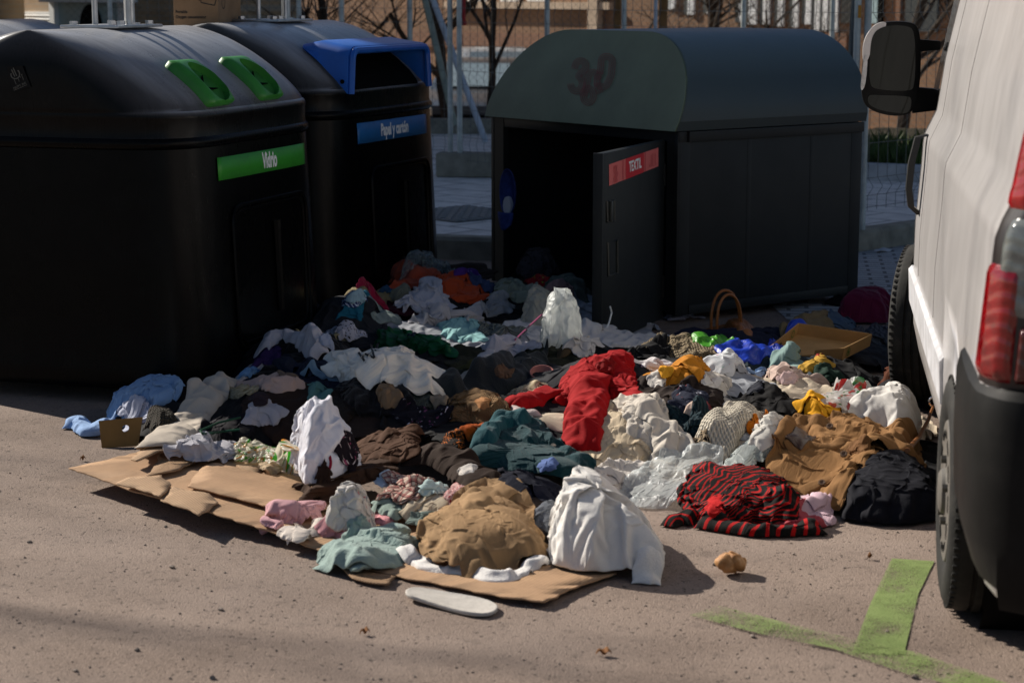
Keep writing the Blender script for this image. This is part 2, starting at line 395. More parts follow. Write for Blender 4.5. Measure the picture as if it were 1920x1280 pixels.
def make_bin(corner, yaw, label, text, colour, lab_mat, kind, group):
    ex = Vector((math.cos(-yaw), math.sin(-yaw), 0)); ey = Vector((math.sin(yaw), math.cos(yaw), 0))
    c = Vector((corner[0], corner[1], 0)) - ex * HW + ey * HL
    root = empty('recycling_bin', c, -yaw, label, 'recycling bin', group)
    S = 112
    m = MB()
    rings = [superell(.70, .72, NE, S, .05), superell(.775, .79, NE, S, .07), superell(.785, .80, NE, S, .10), superell(.775, .79, NE, S, .16)]
    for z in (.4, .7, .95, 1.095): rings.append(superell(ew(z), HL + (ew(z) - .735), NE, S, z))
    rings.append(superell(.70, .72, NE, S, 1.10))
    m.loft(rings); body = m.build('body', M_BIN, root, True, 40)
    m = MB()
    m.loft([superell(.735, .76, NE, S, 1.096), superell(.745, .770, NE, S, 1.104), superell(.749, .774, NE, S, 1.120), superell(.745, .770, NE, S, 1.136), superell(.735, .76, NE, S, 1.145)])
    m.build('seam_rim', M_BIN, root, True, 50)
    m = MB()
    rings = [superell(.70, .72, NE, S, 1.13), superell(.738, .763, NE, S, 1.14)]
    for z in (1.16, 1.18): rings.append(superell(.735, .76, NE, S, z))
    rings += [superell(.735, .760, NE, S, 1.212), superell(.737, .762, NE, S, 1.224), superell(.737, .763, NE, S, 1.234), superell(.734, .762, NE, S, 1.243), superell(.727, .761, NE, S, 1.252)]
    for k in range(1, 22):
        th = R(90) * k / 22.0; hw, z = arch(th)
        hl = .762 - .05 * (math.sin(th) ** 6)
        rings.append(superell(max(.012, hw - .018), hl, NE - 1.5 * math.sin(th), S, z))
    rings.append(superell(.006, .70, 4, S, ZT))
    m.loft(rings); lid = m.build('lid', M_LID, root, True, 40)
    # lifting gear on top: plate, loop, post
    m = MB(); m.box((0, 0, ZT + .006), (.30, .42, .014), bev=.004)
    plate = m.build('lifting_plate', M_STEEL, root, auto=30)
    m = MB()
    pts = [Vector((0, -.075, ZT + .01)), Vector((0, -.075, ZT + .14))]
    for k in range(9):
        a = math.pi - math.pi * k / 8; pts.append(Vector((0, .075 * math.cos(a), ZT + .15 + .075 * math.sin(a))))
    pts += [Vector((0, .075, ZT + .14)), Vector((0, .075, ZT + .01))]
    mz = Matrix.Rotation(R(-62), 4, 'Z')
    m.tube([mz @ (p + Vector((.03, 0, 0))) for p in pts], .014, 10)
    m.build('lifting_loop', M_STEEL, plate)
    m = MB(); m.tube([(.02, .13, ZT), (.02, .13, ZT + .30)], .026, 14); m.tube([(.02, .13, ZT), (.02, .13, ZT + .02)], .05, 14)
    m.build('lifting_post', M_STEEL, plate)
    for (bx, by) in ((.1, .17), (.1, -.17), (-.1, -.17), (-.1, .17), (.06, -.02)):
        m = MB(); m.tube([(bx, by, ZT + .01), (bx, by, ZT + .03)], .02, 6); m.build('bolt', M_STEEL, plate, False)
    # pressed panel with a grip rib on the loading face
    m = MB()
    pr = rrect(.37, .30, .07, 5)
    for off, grow in ((.004, 0), (.012, .035)):
        path = []
        for (u, v) in [(a * (1 + grow * 2), b_ * (1 + grow * 2)) for a, b_ in pr]:
            y = u + .06; z = .50 + v; path.append(Vector((face_x(y, z, off), y, z)))
        m.tube(path, .010, 6, closed=True)
    m.tube([(face_x(.1, z, .012), .1, z) for z in (.3, .45, .6, .72)], [.018, .02, .02, .024], 8)
    m.build('pressed_panel', M_BIN, body)
    # label sticker and its word
    def sticker(y0, y1, z0, z1, mat, name, off=.004, nn=24, par=None, drop=0.0):
        vs = []; uv = []
        for j in range(3):
            for i in range(nn + 1):
                y = y0 + (y1 - y0) * i / nn; z = z0 + (z1 - z0) * j / 2 
                vs.append((face_x(y, z, off), y, z))
        fs = [(j * (nn + 1) + i, j * (nn + 1) + i + 1, (j + 1) * (nn + 1) + i + 1, (j + 1) * (nn + 1) + i) for j in range(2) for i in range(nn)]
        o = mesh_obj(name, vs, fs, mat, par or root)
        sm = o.modifiers.new('thickness', 'SOLIDIFY'); sm.thickness = .0025; sm.offset = 1
        return o
    y0, y1, z0, z1 = lab_rect[kind]
    lb = sticker(y0, y1, z0, z1, lab_mat, 'label_sticker')
    tv, tf = text_mesh(text, (z1 - z0) * lab_txt[kind], .004, .62 if kind == 'glass' else .72)
    yc = y0 + (y1 - y0) * (.55 if kind == 'glass' else .50); zc = (z0 + z1) / 2
    vs = [(face_x(yc + u, zc + v, .0075), yc + u, zc + v) for u, v in tv]
    mesh_obj('lettering', vs, tf, M_WHITE, lb, False)
    return root, c, ex, ey
lab_rect = {'glass': (-.43, .50, .945, 1.045), 'paper': (-.46, .46, .960, 1.07)}
lab_txt = {'glass': .98, 'paper': .80}
M_LABG = pbr('green_label', (.03, .26, .022), .45, .4, dirt=(14, (.015, .12, .015), .5))
M_LABB = pbr('blue_label', (.018, .135, .36), .45, .4, dirt=(14, (.02, .07, .16), .5))
def vault_pt(th, y, off):        # point on the lid arch of the loading side, pushed out along its normal
    a, b_ = arch(th - .01), arch(th + .01)
    t = Vector((b_[0] - a[0], 0, b_[1] - a[1])).normalized(); n = Vector((t.z, 0, -t.x))
    n = n if n.z > 0 else -n
    hw, z = arch(th)
    return Vector((hw - .018, y, z)) + n * off
# --- glass bin
gl, gc, gex, gey = make_bin((-1.39, 8.36), R(18.4), 'big black bin with two green round chutes and a green label', 'Vidrio', None, M_LABG, 'glass', 'black street recycling bins')
def chute(yc):
    # raised hooded frame following the slope of the lid, with a long oval mouth
    NU, NV = 30, 14
    th0, th1 = R(7), R(42); wy = .118
    def S(u, v, off):            # u along slope (0 top..1 bottom), v across (-1..1)
        th = th1 + (th0 - th1) * u; return vault_pt(th, yc + v * wy, off)
    def hgt(u, v):
        e = min(1, (1 - abs(v)) / .22); e2 = min(1, u / .10); e3 = min(1, (1 - u) / .06)
        return .012 + .034 * (e ** .5) * (e2 ** .6) * (e3 ** .5) * (.72 + .28 * math.sin(math.pi * min(1, u * 1.1)))
    m = MB(); seg = 56; ob = []; oin = []
    for k in range(seg):
        a = 2 * math.pi * k / seg; c_, s_ = math.cos(a), math.sin(a)
        mm = (abs(c_) ** 9 + abs(s_) ** 9) ** (-1 / 9.0)
        ob.append((.5 + .5 * c_ * mm, s_ * mm)); oin.append((.55 + .40 * c_, .05 + .78 * s_))
    rings = []
    for f in (0, .04, .12, .25, .45, .7, .9, 1.0):
        ring = []
        for (ou, ov), (iu, iv) in zip(ob, oin):
            u = ou + (iu - ou) * f; v = ov + (iv - ov) * f
            h = -.01 if f == 0 else hgt(min(.995, max(.005, u)), max(-.99, min(.99, v)))
            ring.append(S(u, v, h))
        rings.append(ring)
    for (f, h) in ((1.0, .024), (.985, .004)):
        rings.append([S(.55 + (iu - .55) * f, .05 + (iv - .05) * f, h) for iu, iv in oin])
    m.loft(rings, cap0=False, cap1=False)
    o = m.build('chute', M_GREEN, gl, True, 60)
    vs = [S(.55, .05, .004)] + [S(.55 + (iu - .55) * 1.0, .05 + (iv - .05) * 1.0, .012) for iu, iv in oin]
    mesh_obj('rubber_flap', vs, [(0, 1 + k, 1 + (k + 1) % seg) for k in range(seg)], M_GREEN_IN, o)
    m = MB()
    for (u0, v0, u1, v1, wd) in ((.46, -.05, .34, .42, .03), (.60, -.10, .62, .55, .035), (.52, -.04, .42, -.42, .012)):
        a = S(u0, v0, .011); b_ = S(u1, v1, .016); t = (b_ - a).normalized(); n = Vector((.5, 0, .85)); s_ = t.cross(n).normalized() * wd * .3
        m.add([a - s_, a + s_, b_ + s_ * .25, b_ - s_ * .25, a - s_ - n * .003, a + s_ - n * .003, b_ + s_ * .25 - n * .003, b_ - s_ * .25 - n * .003], [(0, 1, 2, 3), (7, 6, 5, 4), (0, 4, 5, 1), (1, 5, 6, 2), (2, 6, 7, 3), (3, 7, 4, 0)])
    m.build('slit', M_BLACK, o, False)
    return o
chute(-.345); chute(.165)
# sticker on the end face: a hand sign over two words
stk = MB(); 
def endp(px, py, off=.004):
    p = onplane(px, py, gc - gey * (HL), gey); l = p - gc
    return Vector((l.dot(gex), -HL * max(.2, 1 - abs(l.dot(gex) / HW) ** NE) ** (1 / NE) - off - .006, l.z))
M_STK = pbr('sticker_ink', (.10, .10, .085), .6, .3)
M_STKB = pbr('sticker_film', (.006, .006, .006), .6, .15)
sx = lambda cx: cx / 12.8
sy = lambda cy: 100 + cy / 12.8
q = [endp(sx(a), sy(b), .001) for a, b in ((180, 330), (560, 300), (760, 800), (340, 940))]
stb = mesh_obj('end_sticker', q, [(0, 1, 2, 3)], M_STKB, gl, False)
def strk(pts, wd):
    P = [Vector(p) for p in pts]; m = MB(); vs = []
    for i, p in enumerate(P):
        t = (P[min(i + 1, len(P) - 1)] - P[max(0, i - 1)]).normalized(); s_ = Vector((-t.y, t.x)) * wd / 2
        vs += [endp(sx(p.x + s_.x), sy(p.y + s_.y), .003), endp(sx(p.x - s_.x), sy(p.y - s_.y), .003)]
    return vs, [(2 * i, 2 * i + 1, 2 * i + 3, 2 * i + 2) for i in range(len(P) - 1)]
m = MB()
m.add(*strk([(305, 390), (385, 560)], 26)); m.add(*strk([(343, 350), (430, 545)], 26))
m.add(*strk([(395 + 105 * math.cos(a), 505 + 108 * math.sin(a)) for a in [R(-58 + 250 * k / 18) for k in range(19)]], 26))
m.add(*strk([(360, 610), (420, 750)], 14)); m.add(*strk([(470, 610), (490, 680)], 14)); m.add(*strk([(548, 520), (595, 645)], 14)); m.add(*strk([(535, 515), (562, 517)], 28)); m.add(*strk([(500, 540), (520, 590)], 12))
m.add(*strk([(360, 892), (680, 755)], 12))
tv, tf = text_mesh('HAPPY .INK', 78, 1.5, .82)
ca, sa = math.cos(R(-25)), math.sin(R(-25))
m.add([endp(sx(505 + u * ca + v * sa), sy(778 + u * sa - v * ca), .003) for u, v in tv], tf)
m.build('hand_mark', M_STK, stb, False)
# --- paper bin
pb, pc, pex, pey = make_bin((-.93, 10.33), R(21), 'black paper bin with a blue hooded slot and a blue label', 'Papel y cartón', None, M_LABB, 'paper', 'black street recycling bins')
# blue hood: hollow wedge on the slope, open to the street
def hood():
    y0, y1 = -.57, .42
    thb = R(46)
    top_b = vault_pt(thb, 0, .0); bot = vault_pt(R(3), 0, .015)
    zt = 1.485; xf = bot.x + .045
    def outline(xs_, zlift, inset):     # cross outline in y-z at position xs_ along the hood
        return None
    # outer shell profile in x-z: back edge on the lid, rising to the front top, front edge down to the shoulder
    O = [(top_b.x, top_b.z - .005), (top_b.x + .10, zt + .0), (xf - .10, zt - .02), (xf - .03, zt - .03)]
    m = MB(); vs = []; fs = []
    # top sheet with rounded side edges, sides down to the lid line
    prof = [(xx, zz) for xx, zz in O]
    NY = 16; rows = []
    for (xx, zz) in prof:
        row = []
        # lid height at this x on the arch
        th = R(1.5)
        for k in range(200):
            t_ = R(90) * k / 200
            if arch(t_)[0] - .018 < xx: th = t_; break
        else: th = R(2)
        if xx > arch(0)[0] - .02: zl = ZH - .015
        else: zl = arch(th)[1] - .012
        f = (xx - prof[0][0]) / (prof[-1][0] - prof[0][0])
        spread = .06 * f
        hh = max(0.004, zz - zl); r = min(.05, hh * .6)
        ya, yb = y0 + .04 - spread * .6, y1 - .04 + spread * .6
        pts = [(ya - .02, zl), (ya - .01, zl + (hh - r) * .5), (ya, zl + hh - r)]
        for k in range(1, 6):
            a = R(180 - 90 * k / 5); pts.append((ya + r + r * math.cos(a), zl + hh - r + r * math.sin(a)))
        for k in range(5):
            a = R(90 - 90 * k / 5); pts.append((yb - r + r * math.cos(a), zl + hh - r + r * math.sin(a)))
        pts += [(yb, zl + hh - r), (yb + .01, zl + (hh - r) * .5), (yb + .02, zl)]
        rows.append([Vector((xx, a, b_)) for a, b_ in pts])
    m.loft(rows, False, False, closed=False)
    o = m.build('hood', M_BLUE, pb, True, 50)
    sm = o.modifiers.new('thickness', 'SOLIDIFY'); sm.thickness = .022; sm.offset = -1
    ss = o.modifiers.new('bevel', 'BEVEL'); ss.width = .006; ss.segments = 2; ss.limit_method = 'ANGLE'
    # flanged lip round the mouth
    fr = rows[-1]; m = MB()
    m.tube([p + Vector((.012, 0, 0)) for p in fr], .019, 8)
    m.build('mouth_lip', M_BLUE, o)
    # dark slot inside
    vs = []
    for a in (R(1), R(8), R(18), R(30), R(40)):
        for yy in (y0 + .06, (y0 + y1) / 2, y1 - .06): vs.append(vault_pt(a, yy, .008))
    mesh_obj('slot', vs, [(i * 3 + k, i * 3 + k + 1, i * 3 + k + 4, i * 3 + k + 3) for i in range(4) for k in range(2)], M_BLACK, pb, False)
    m = MB()
    for yy in (y0 + .0, y1 - .0):
        m.tube([(fr[0].x - .03, yy - .028 * (1 if yy < 0 else -1), ZH + .05), (fr[0].x - .03, yy - .036 * (1 if yy < 0 else -1), ZH + .05)], .012, 8)
    m.build('rivet', M_BLACK, o)
hood()
# carton standing on top of the paper bin
M_CARD = pbr('cardboard', (.30, .185, .10), .85, .2, var=(6, .18), bmp=(120, .25, .003))
M_INK = pbr('box_ink', (.03, .03, .03), .7, .2)
cb0 = at(326, 40, 10.95); cb1 = at(412, 37, 10.95); cb2 = at(452, 36, 11.35)
zb = 1.50; hb = .42
A = Vector((cb0.x, cb0.y, zb)); B = Vector((cb1.x, cb1.y - .05, zb)); C = Vector((cb2.x, cb2.y, zb)); D = A + (C - B)
crt = mesh_obj('carton', [A, B, C, D] + [p + Vector((0, 0, hb)) for p in (A, B, C, D)], [(3, 2, 1, 0), (4, 5, 6, 7), (0, 1, 5, 4), (1, 2, 6, 5), (2, 3, 7, 6), (3, 0, 4, 7)], M_CARD, None, False)
tag(crt, 'tall brown cardboard carton with black print standing on the paper bin', 'box')
bv = crt.modifiers.new('bevel', 'BEVEL'); bv.width = .004; bv.segments = 2
fx = (B - A).normalized(); fn = Vector((fx.y, -fx.x, 0)); wdt = (B - A).length
def carton_print(lines, px_x, z, size, org, ax, nn):
    m = MB()
    for i, s in enumerate(lines):
        tv, tf = text_mesh(s, size, .0006, .9, 'LEFT')
        m.add([org + ax * (px_x + u) + Vector((0, 0, z - i * size * 1.25 + v)) + nn * .002 for u, v in tv], tf)
    return m
m = carton_print(['Portable', 'Oxygen concentrator'], .012, .150, .022, A, fx, fn)
for (x0, z0, x1, z1) in ((.15, .21, .155, .33), (.158, .2, .165, .33), (.16, .20, .235, .185), (.235, .185, .26, .26)):
    a = A + fx * x0 + Vector((0, 0, z0)) + fn * .002; b_ = A + fx * x1 + Vector((0, 0, z1)) + fn * .002; t = (b_ - a).normalized(); s_ = t.cross(fn) * .0025
    m.add([a - s_, a + s_, b_ + s_, b_ - s_], [(0, 1, 2, 3)])
gxx = (C - B).normalized(); gn = Vector((gxx.y, -gxx.x, 0))
ctr = B + gxx * .10 + Vector((0, 0, .2)) + gn * .002
rg_ = [(ctr + gxx * r_ * math.cos(a) + Vector((0, 0, r_ * math.sin(a)))) for r_ in (.035, .029) for a in [R(15 * k) for k in range(24)]]
m.add(rg_, [(k, (k + 1) % 24, 24 + (k + 1) % 24, 24 + k) for k in range(24)])
m.build('printed_text', M_INK, crt, False)
# third bin of the row, seen only as a sliver of lid behind the glass bin
tb, _, _, _ = make_bin((-2.75, 10.9), R(18.4), 'black bin mostly hidden behind the glass bin, only its lid top showing', 'Vidrio', None, M_LABG, 'glass', 'black street recycling bins')
for ch in list(tb.children):
    if ch.name.split('.')[0] in ('label_sticker', 'lifting_plate', 'pressed_panel'):
        for g in list(ch.children): bpy.data.objects.remove(g)
        bpy.data.objects.remove(ch)
for ch in list(tb.children):
    for g in list(ch.children): bpy.data.objects.remove(g)
# ------------------------------------------------------------------ textile container
P_NC = Vector((.875, 10.52, 0)); AXW = Vector((.602, -.799, 0)).normalized(); AXD = Vector((.799, .602, 0)).normalized()
CW, CDP, CZ, CT = 1.66, 1.40, 1.035, 1.545
def cont_mat(nm='dark_sheet_metal', skylit=False):
    m, nt, b = newmat(nm)
    v = coords(nt); f = noise(nt, v, 4, 6, .6)
    lk(nt, ramp(nt, f, [(.3, (.010, .0115, .012)), (.75, (.017, .019, .019))]), b.inputs['Base Color'])
    b.inputs['Roughness'].default_value = .48; b.inputs['Specular IOR Level'].default_value = .22 if not skylit else .5
    if skylit:
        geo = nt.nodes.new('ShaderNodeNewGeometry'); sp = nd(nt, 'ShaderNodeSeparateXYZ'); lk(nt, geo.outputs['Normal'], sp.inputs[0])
        lk(nt, mixc(nt, ramp(nt, sp.outputs['Z'], [(.0, (0, 0, 0)), (.5, (.25, .25, .25)), (.97, (1, 1, 1))]), (.020, .031, .033), (.105, .15, .16)), b.inputs['Base Color'])  # sky reflection painted in as paler teal where the roof faces up
    lk(nt, mth(nt, 'MULTIPLY_ADD', noise(nt, v, 9, 6), .14, .40), b.inputs['Roughness'])
    bump(nt, b, noise(nt, v, 240, 2), .05, .002)
    return m
M_CONT = cont_mat()
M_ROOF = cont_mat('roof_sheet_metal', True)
M_FRONT = pbr('front_plate_paint', (.115, .155, .10), .5, .35, var=(3, .18), bmp=(240, .05, .002))
M_CONTD = pbr('dark_inner_metal', (.012, .012, .012), .6, .3, var=(5, .3))
ct_o = P_NC - AXW * (CW / 2)
cont = empty('textile_container', ct_o, math.atan2(AXW.y, AXW.x), 'dark grey barrel-topped textile container with its red-labelled door hanging open', 'clothes container')
hw = CW / 2; th_ = .03
m = MB()
for sgn in (-1, 1): m.box((sgn * (hw - th_ / 2), CDP / 2, .54), (th_, CDP, .98), bev=.003)
m.box((0, CDP - th_ / 2, .54), (CW - 2 * th_ - .004, th_, .98)); m.box((0, CDP / 2, .07), (CW - 2 * th_ - .004, CDP - .06, .03))
m.box((-hw + .075, .02, .54), (.088, .036, .976)); m.box((hw - .06, .02, .54), (.056, .036, .976))
body = m.build('body', M_CONT, cont, True, 30)
m = MB()
for yy in (.05, .52, 1.0, CDP - .05): m.box((hw - .001, yy, .53), (.005, .075 if yy in (.05, CDP - .05) else .03, .955), bev=.002)
m.box((hw + .002, CDP / 2, .075), (.008, CDP - .18, .05), bev=.002)
m.build('side_ribs', M_CONT, body)
m = MB(); 
m.box((0, .03, CZ - .032), (CW + .01, .05, .055), bev=.003)
for sgn in (-1, 1): m.box((sgn * (hw + .004), CDP / 2 + .03, CZ - .032), (.03, CDP - .07, .055), bev=.003)
m.build('eave', M_CONT, body)
# barrel roof: half outline in x-z; the front plate leans back
rx = .52; prof = []
NA = 16
prof.append((hw + .012, CZ))
prof.append((hw + .022, CZ + .05))
for k in range(NA + 1):
    a = R(90) * k / NA; prof.append((hw + .022 - rx + rx * math.cos(a), CZ + .05 + (CT - CZ - .05) * math.sin(a)))
full = prof + [(-x, z) for x, z in reversed(prof)]
def fy(z): return -.03 + .24 * ((z - CZ) / (CT - CZ)) ** 1.1
front = [Vector((x, fy(z), z)) for x, z in full]; back = [Vector((x, CDP + .015, z)) for x, z in full]
mid_ = [[f_.lerp(b_, t) for f_, b_ in zip(front, back)] for t in (0, .33, .66, 1)]
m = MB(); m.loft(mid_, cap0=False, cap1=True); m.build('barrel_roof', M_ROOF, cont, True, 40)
m = MB(); fp = [p + Vector((0, -.006, 0)) for p in front]; n_ = len(fp)
fz = [p + Vector((0, .008, -.0)) for p in front]
cxx = [Vector((0, fy(z) - .006, z)) for z in (CZ,)]
m.loft([fp, fz], cap0=True, cap1=False); fascia = m.build('front_plate', M_FRONT, cont, True, 30)
# the 360 emblem as parallel rounded strokes
M_EMB = pbr('emblem_ink', (.17, .055, .048), .55, .3)
def eloc(cx, cy):                # point on the front plate from the photo crop (900,40) at 4.74x
    px, py = 900 + cx / 4.74, 40 + cy / 4.74
    # intersect with the leaning plate (plane through three of its points)
    W = cont_M; a = W @ Vector((0, fy(CZ) - .0, CZ)); b_ = W @ Vector((1, fy(CZ), CZ)); c_ = W @ Vector((0, fy(CT), CT))
    n = (b_ - a).cross(c_ - a).normalized()
    p = onplane(px, py, a, n); l = cont_M.inverted() @ p
    return l
cont_M = Matrix.Translation(ct_o) @ Matrix.Rotation(math.atan2(AXW.y, AXW.x), 4, 'Z')
def arcp(cx, cy, rx_, ry_, a0, a1, n=20): return [(cx + rx_ * math.cos(R(a0 + (a1 - a0) * k / n)), cy + ry_ * math.sin(R(a0 + (a1 - a0) * k / n))) for k in range(n + 1)]
three = [(862, 425)] + arcp(915, 400, 48, 48, 200, 405, 24) + [(925, 455), (905, 480)] + arcp(880, 555, 52, 66, 290, 540, 26)
six = [(1090, 640), (1062, 560), (1064, 510)] + arcp(1025, 500, 42, 46, 0, -175, 20)[0:] + [(968, 590), (950, 660)] + arcp(985, 660, 46, 62, 170, -185, 34)
zero = [(1090, 470)] + arcp(1145, 365, 52, 52, 205, 350, 20) + [(1192, 470), (1165, 540)] + arcp(1112, 535, 48, 50, 10, 200, 20) + [(1072, 500), (1090, 440), (1098, 380)]
m = MB()
for path in (three, six, zero):
    P = [Vector(p) for p in path]
    for off in (-25, -8.3, 8.3, 25):
        vs = []
        for i, p in enumerate(P):
            t = (P[min(i + 1, len(P) - 1)] - P[max(0, i - 1)]).normalized(); n = Vector((-t.y, t.x))
            for s_ in (-2.9, 2.9):
                q2 = p + n * (off + s_); l = eloc(q2.x, q2.y); vs.append(Vector((l.x, fy(l.z) - .0105 - .0008 * (off > 0), l.z)))
        m.add(vs, [(2 * i, 2 * i + 1, 2 * i + 3, 2 * i + 2) for i in range(len(P) - 1)])
m.build('emblem', M_EMB, fascia, False)
# open door, hinged near the right-hand jamb
hinge = Vector((hw - .095, -.035, 0)); Wi = cont_M.inverted()
fe = gp(1119, 652, .03); fe = Wi @ Vector((fe.x, fe.y, 0))
dv = (fe - hinge); DL = dv.length; dv.normalize()
door = empty('door', hinge, math.atan2(dv.y, dv.x)); door.parent = cont
DZ0, DZ1 = .03, .985
m = MB(); m.box((DL / 2, 0, (DZ0 + DZ1) / 2), (DL, .045, DZ1 - DZ0), bev=.004)
dpan = m.build('door_panel', M_CONT, cont, True, 30); dpan.parent = cont; dpan.matrix_local = door.matrix_local.copy() if False else Matrix.Translation(hinge) @ Matrix.Rotation(math.atan2(dv.y, dv.x), 4, 'Z')
bpy.data.objects.remove(door); door = dpan; door.name = 'door'
# the street-facing side of the door is local +y or -y?
dw = cont_M @ Matrix.Translation(hinge) @ Matrix.Rotation(math.atan2(dv.y, dv.x), 4, 'Z')
sgn = 1 if ((dw.to_3x3() @ Vector((0, 1, 0))).dot(CAM - dw @ Vector((DL / 2, 0, .5))) > 0) else -1
def dl(px, py, off):
    n = dw.to_3x3() @ Vector((0, 1, 0)); p = onplane(px, py, dw @ Vector((0, sgn * .0225, 0)), n)
    l = dw.inverted() @ p; return Vector((l.x, sgn * (.0225 + off), l.z))
def dq(name, pts, mat, off=.002, par=None):
    o = mesh_obj(name, [dl(x, y, off) for x, y in pts], [tuple(range(len(pts)))], mat, par or door, False)
    return o
M_LR = pbr('red_label', (.52, .008, .02), .45, .35); M_LP = pbr('pink_label', (.62, .13, .12), .45, .35); M_LPD = pbr('pink_print', (.50, .07, .07), .5, .3)
# corners from crop (600,0) at 2.976x
c2 = lambda x, y: (600 + x / 2.976, y / 2.976)
TL, TR, BR, BL = Vector(c2(1611, 918)), Vector(c2(1886, 824)), Vector(c2(1886, 928)), Vector(c2(1611, 1038))
lrp = lambda u, v: tuple((TL.lerp(TR, u)).lerp(BL.lerp(BR, u), v))
lab = dq('label_sticker', [lrp(0, 0), lrp(1, 0), lrp(1, 1), lrp(0, 1)], M_LP)
dq('red_band', [lrp(.335, 0), lrp(.70, 0), lrp(.70, 1), lrp(.335, 1)], M_LR, .0035, lab)
tv, tf = text_mesh('TEXTIL', 1.0, .03, .48)
xs_ = [t[0] for t in tv]; w_ = max(xs_) - min(xs_); 
mesh_obj('lettering', [dl(*lrp(.52 + u * .255 / w_, .48 - v * .72), .005) for u, v in tv], tf, M_WHITE, lab, False)
m = MB()
def lstroke(pts, wd):
    vs = []
    P = [Vector(p) for p in pts]
    for i, p in enumerate(P):
        t = (P[min(i + 1, len(P) - 1)] - P[max(0, i - 1)]).normalized(); s_ = Vector((-t.y, t.x)) * wd / 2
        vs += [dl(*lrp(p.x + s_.x, p.y + s_.y), .0036), dl(*lrp(p.x - s_.x, p.y - s_.y), .0036)]
    m.add(vs, [(2 * i, 2 * i + 1, 2 * i + 3, 2 * i + 2) for i in range(len(P) - 1)])
for dx in (0, .028, .056): lstroke([(.10 + dx, .15), (.09 + dx, .4), (.12 + dx, .55), (.09 + dx, .75), (.11 + dx, .95)], .012)
lstroke([(.28, .02), (.28, .98)], .02); lstroke([(.73, .02), (.73, .98)], .02)
lstroke([(.78, .85), (.97, .85)], .012); lstroke([(.85, .25), (.85, .85)], .012); lstroke([(.88, .2), (.88, .85)], .012); lstroke([(.93, .25), (.93, .85)], .012); lstroke([(.79, .7), (.82, .7), (.82, .85)], .012)
m.build('printed_lines', M_LPD, lab, False)
m = MB()
M_LOCK = pbr('lock_metal', (.028, .03, .027), .4, .5)
def rail(pts, r_, off): m.tube([dl(x, y, off) for x, y in pts], r_, 6, closed=True)
rail([(1137, 378), (1150, 376), (1150, 414), (1137, 416)], .006, .004)
rail([(1139, 455), (1156, 450), (1156, 512), (1139, 517)], .006, .004)
a = dl(1143, 396, .0); m.box((a.x, sgn * .03, a.z), (.03, .02, .10), bev=.003)
m.build('lock', M_LOCK, door)
for z in (.2, .8): m = MB(); m.tube([(0, 0, z - .06), (0, 0, z + .06)], .028, 10); m.build('hinge', M_CONT, door)
m = MB(); m.box((DL + .0, 0, (DZ0 + DZ1) / 2), (.012, .05, DZ1 - DZ0 + .004), bev=.002); m.build('door_edge', M_CONT, door)
# white cord hanging from the door edge
cp = [(1133, 574), (1136, 585), (1131, 605), (1120, 627), (1109, 634), (1108, 640)]
pts = [dw @ dl(x, y, .03) for x, y in cp]
m = MB(); m.tube(pts, .005, 6); crd = m.build('cord', M_WHITE, None); tag(crd, 'thin white cord dangling from the open door of the container', 'cord')
# blue cap hanging on the left jamb
M_CAP = pbr('blue_cap_cloth', (.03, .055, .22), .8, .2, var=(30, .3), bmp=(300, .3, .002)); M_CAPL = pbr('cap_lining', (.55, .58, .65), .8, .2)
capo = at(946, 370, 11.62)
cap = empty('cap', capo, R(-40), 'blue baseball cap hanging upright inside the left jamb of the container', 'cap')
m = MB(); rings = []
for k in range(9):
    a = R(90) * k / 8; rr = .088 * math.cos(a) + .002; d_ = .10 * math.sin(a)
    rings.append([Vector((rr * .62 * math.cos(b_) + .02 - d_ * .15, d_ * .6, .03 + rr * 1.5 * math.sin(b_))) for b_ in [R(15 * j) for j in range(24)]])
m.loft(rings, False, True); co_ = m.build('crown', M_CAP, cap); s_ = co_.modifiers.new('thickness', 'SOLIDIFY'); s_.thickness = .004
m = MB(); vs = []
for i in range(9):
    for j in range(7):
        u = -1 + i / 4.0; v = j / 6.0
        vs.append(Vector((u * .060 * (1 - .25 * v ** 2) + .02, -.015 - .025 * (1 - u * u) , -.085 - v * .105 * (1 - .32 * u * u))))
m.add(vs, [(i * 7 + j, i * 7 + j + 1, (i + 1) * 7 + j + 1, (i + 1) * 7 + j) for i in range(8) for j in range(6)])
v_ = m.build('visor', M_CAP, cap); s_ = v_.modifiers.new('thickness', 'SOLIDIFY'); s_.thickness = .006
m = MB(); m.loft([[Vector((.012 + .03 * math.cos(b_), .02 + o_, -.05 + .055 * math.sin(b_))) for b_ in [R(30 * j) for j in range(12)]] for o_ in (-.015, .01)]); m.build('lining', M_CAPL, cap)
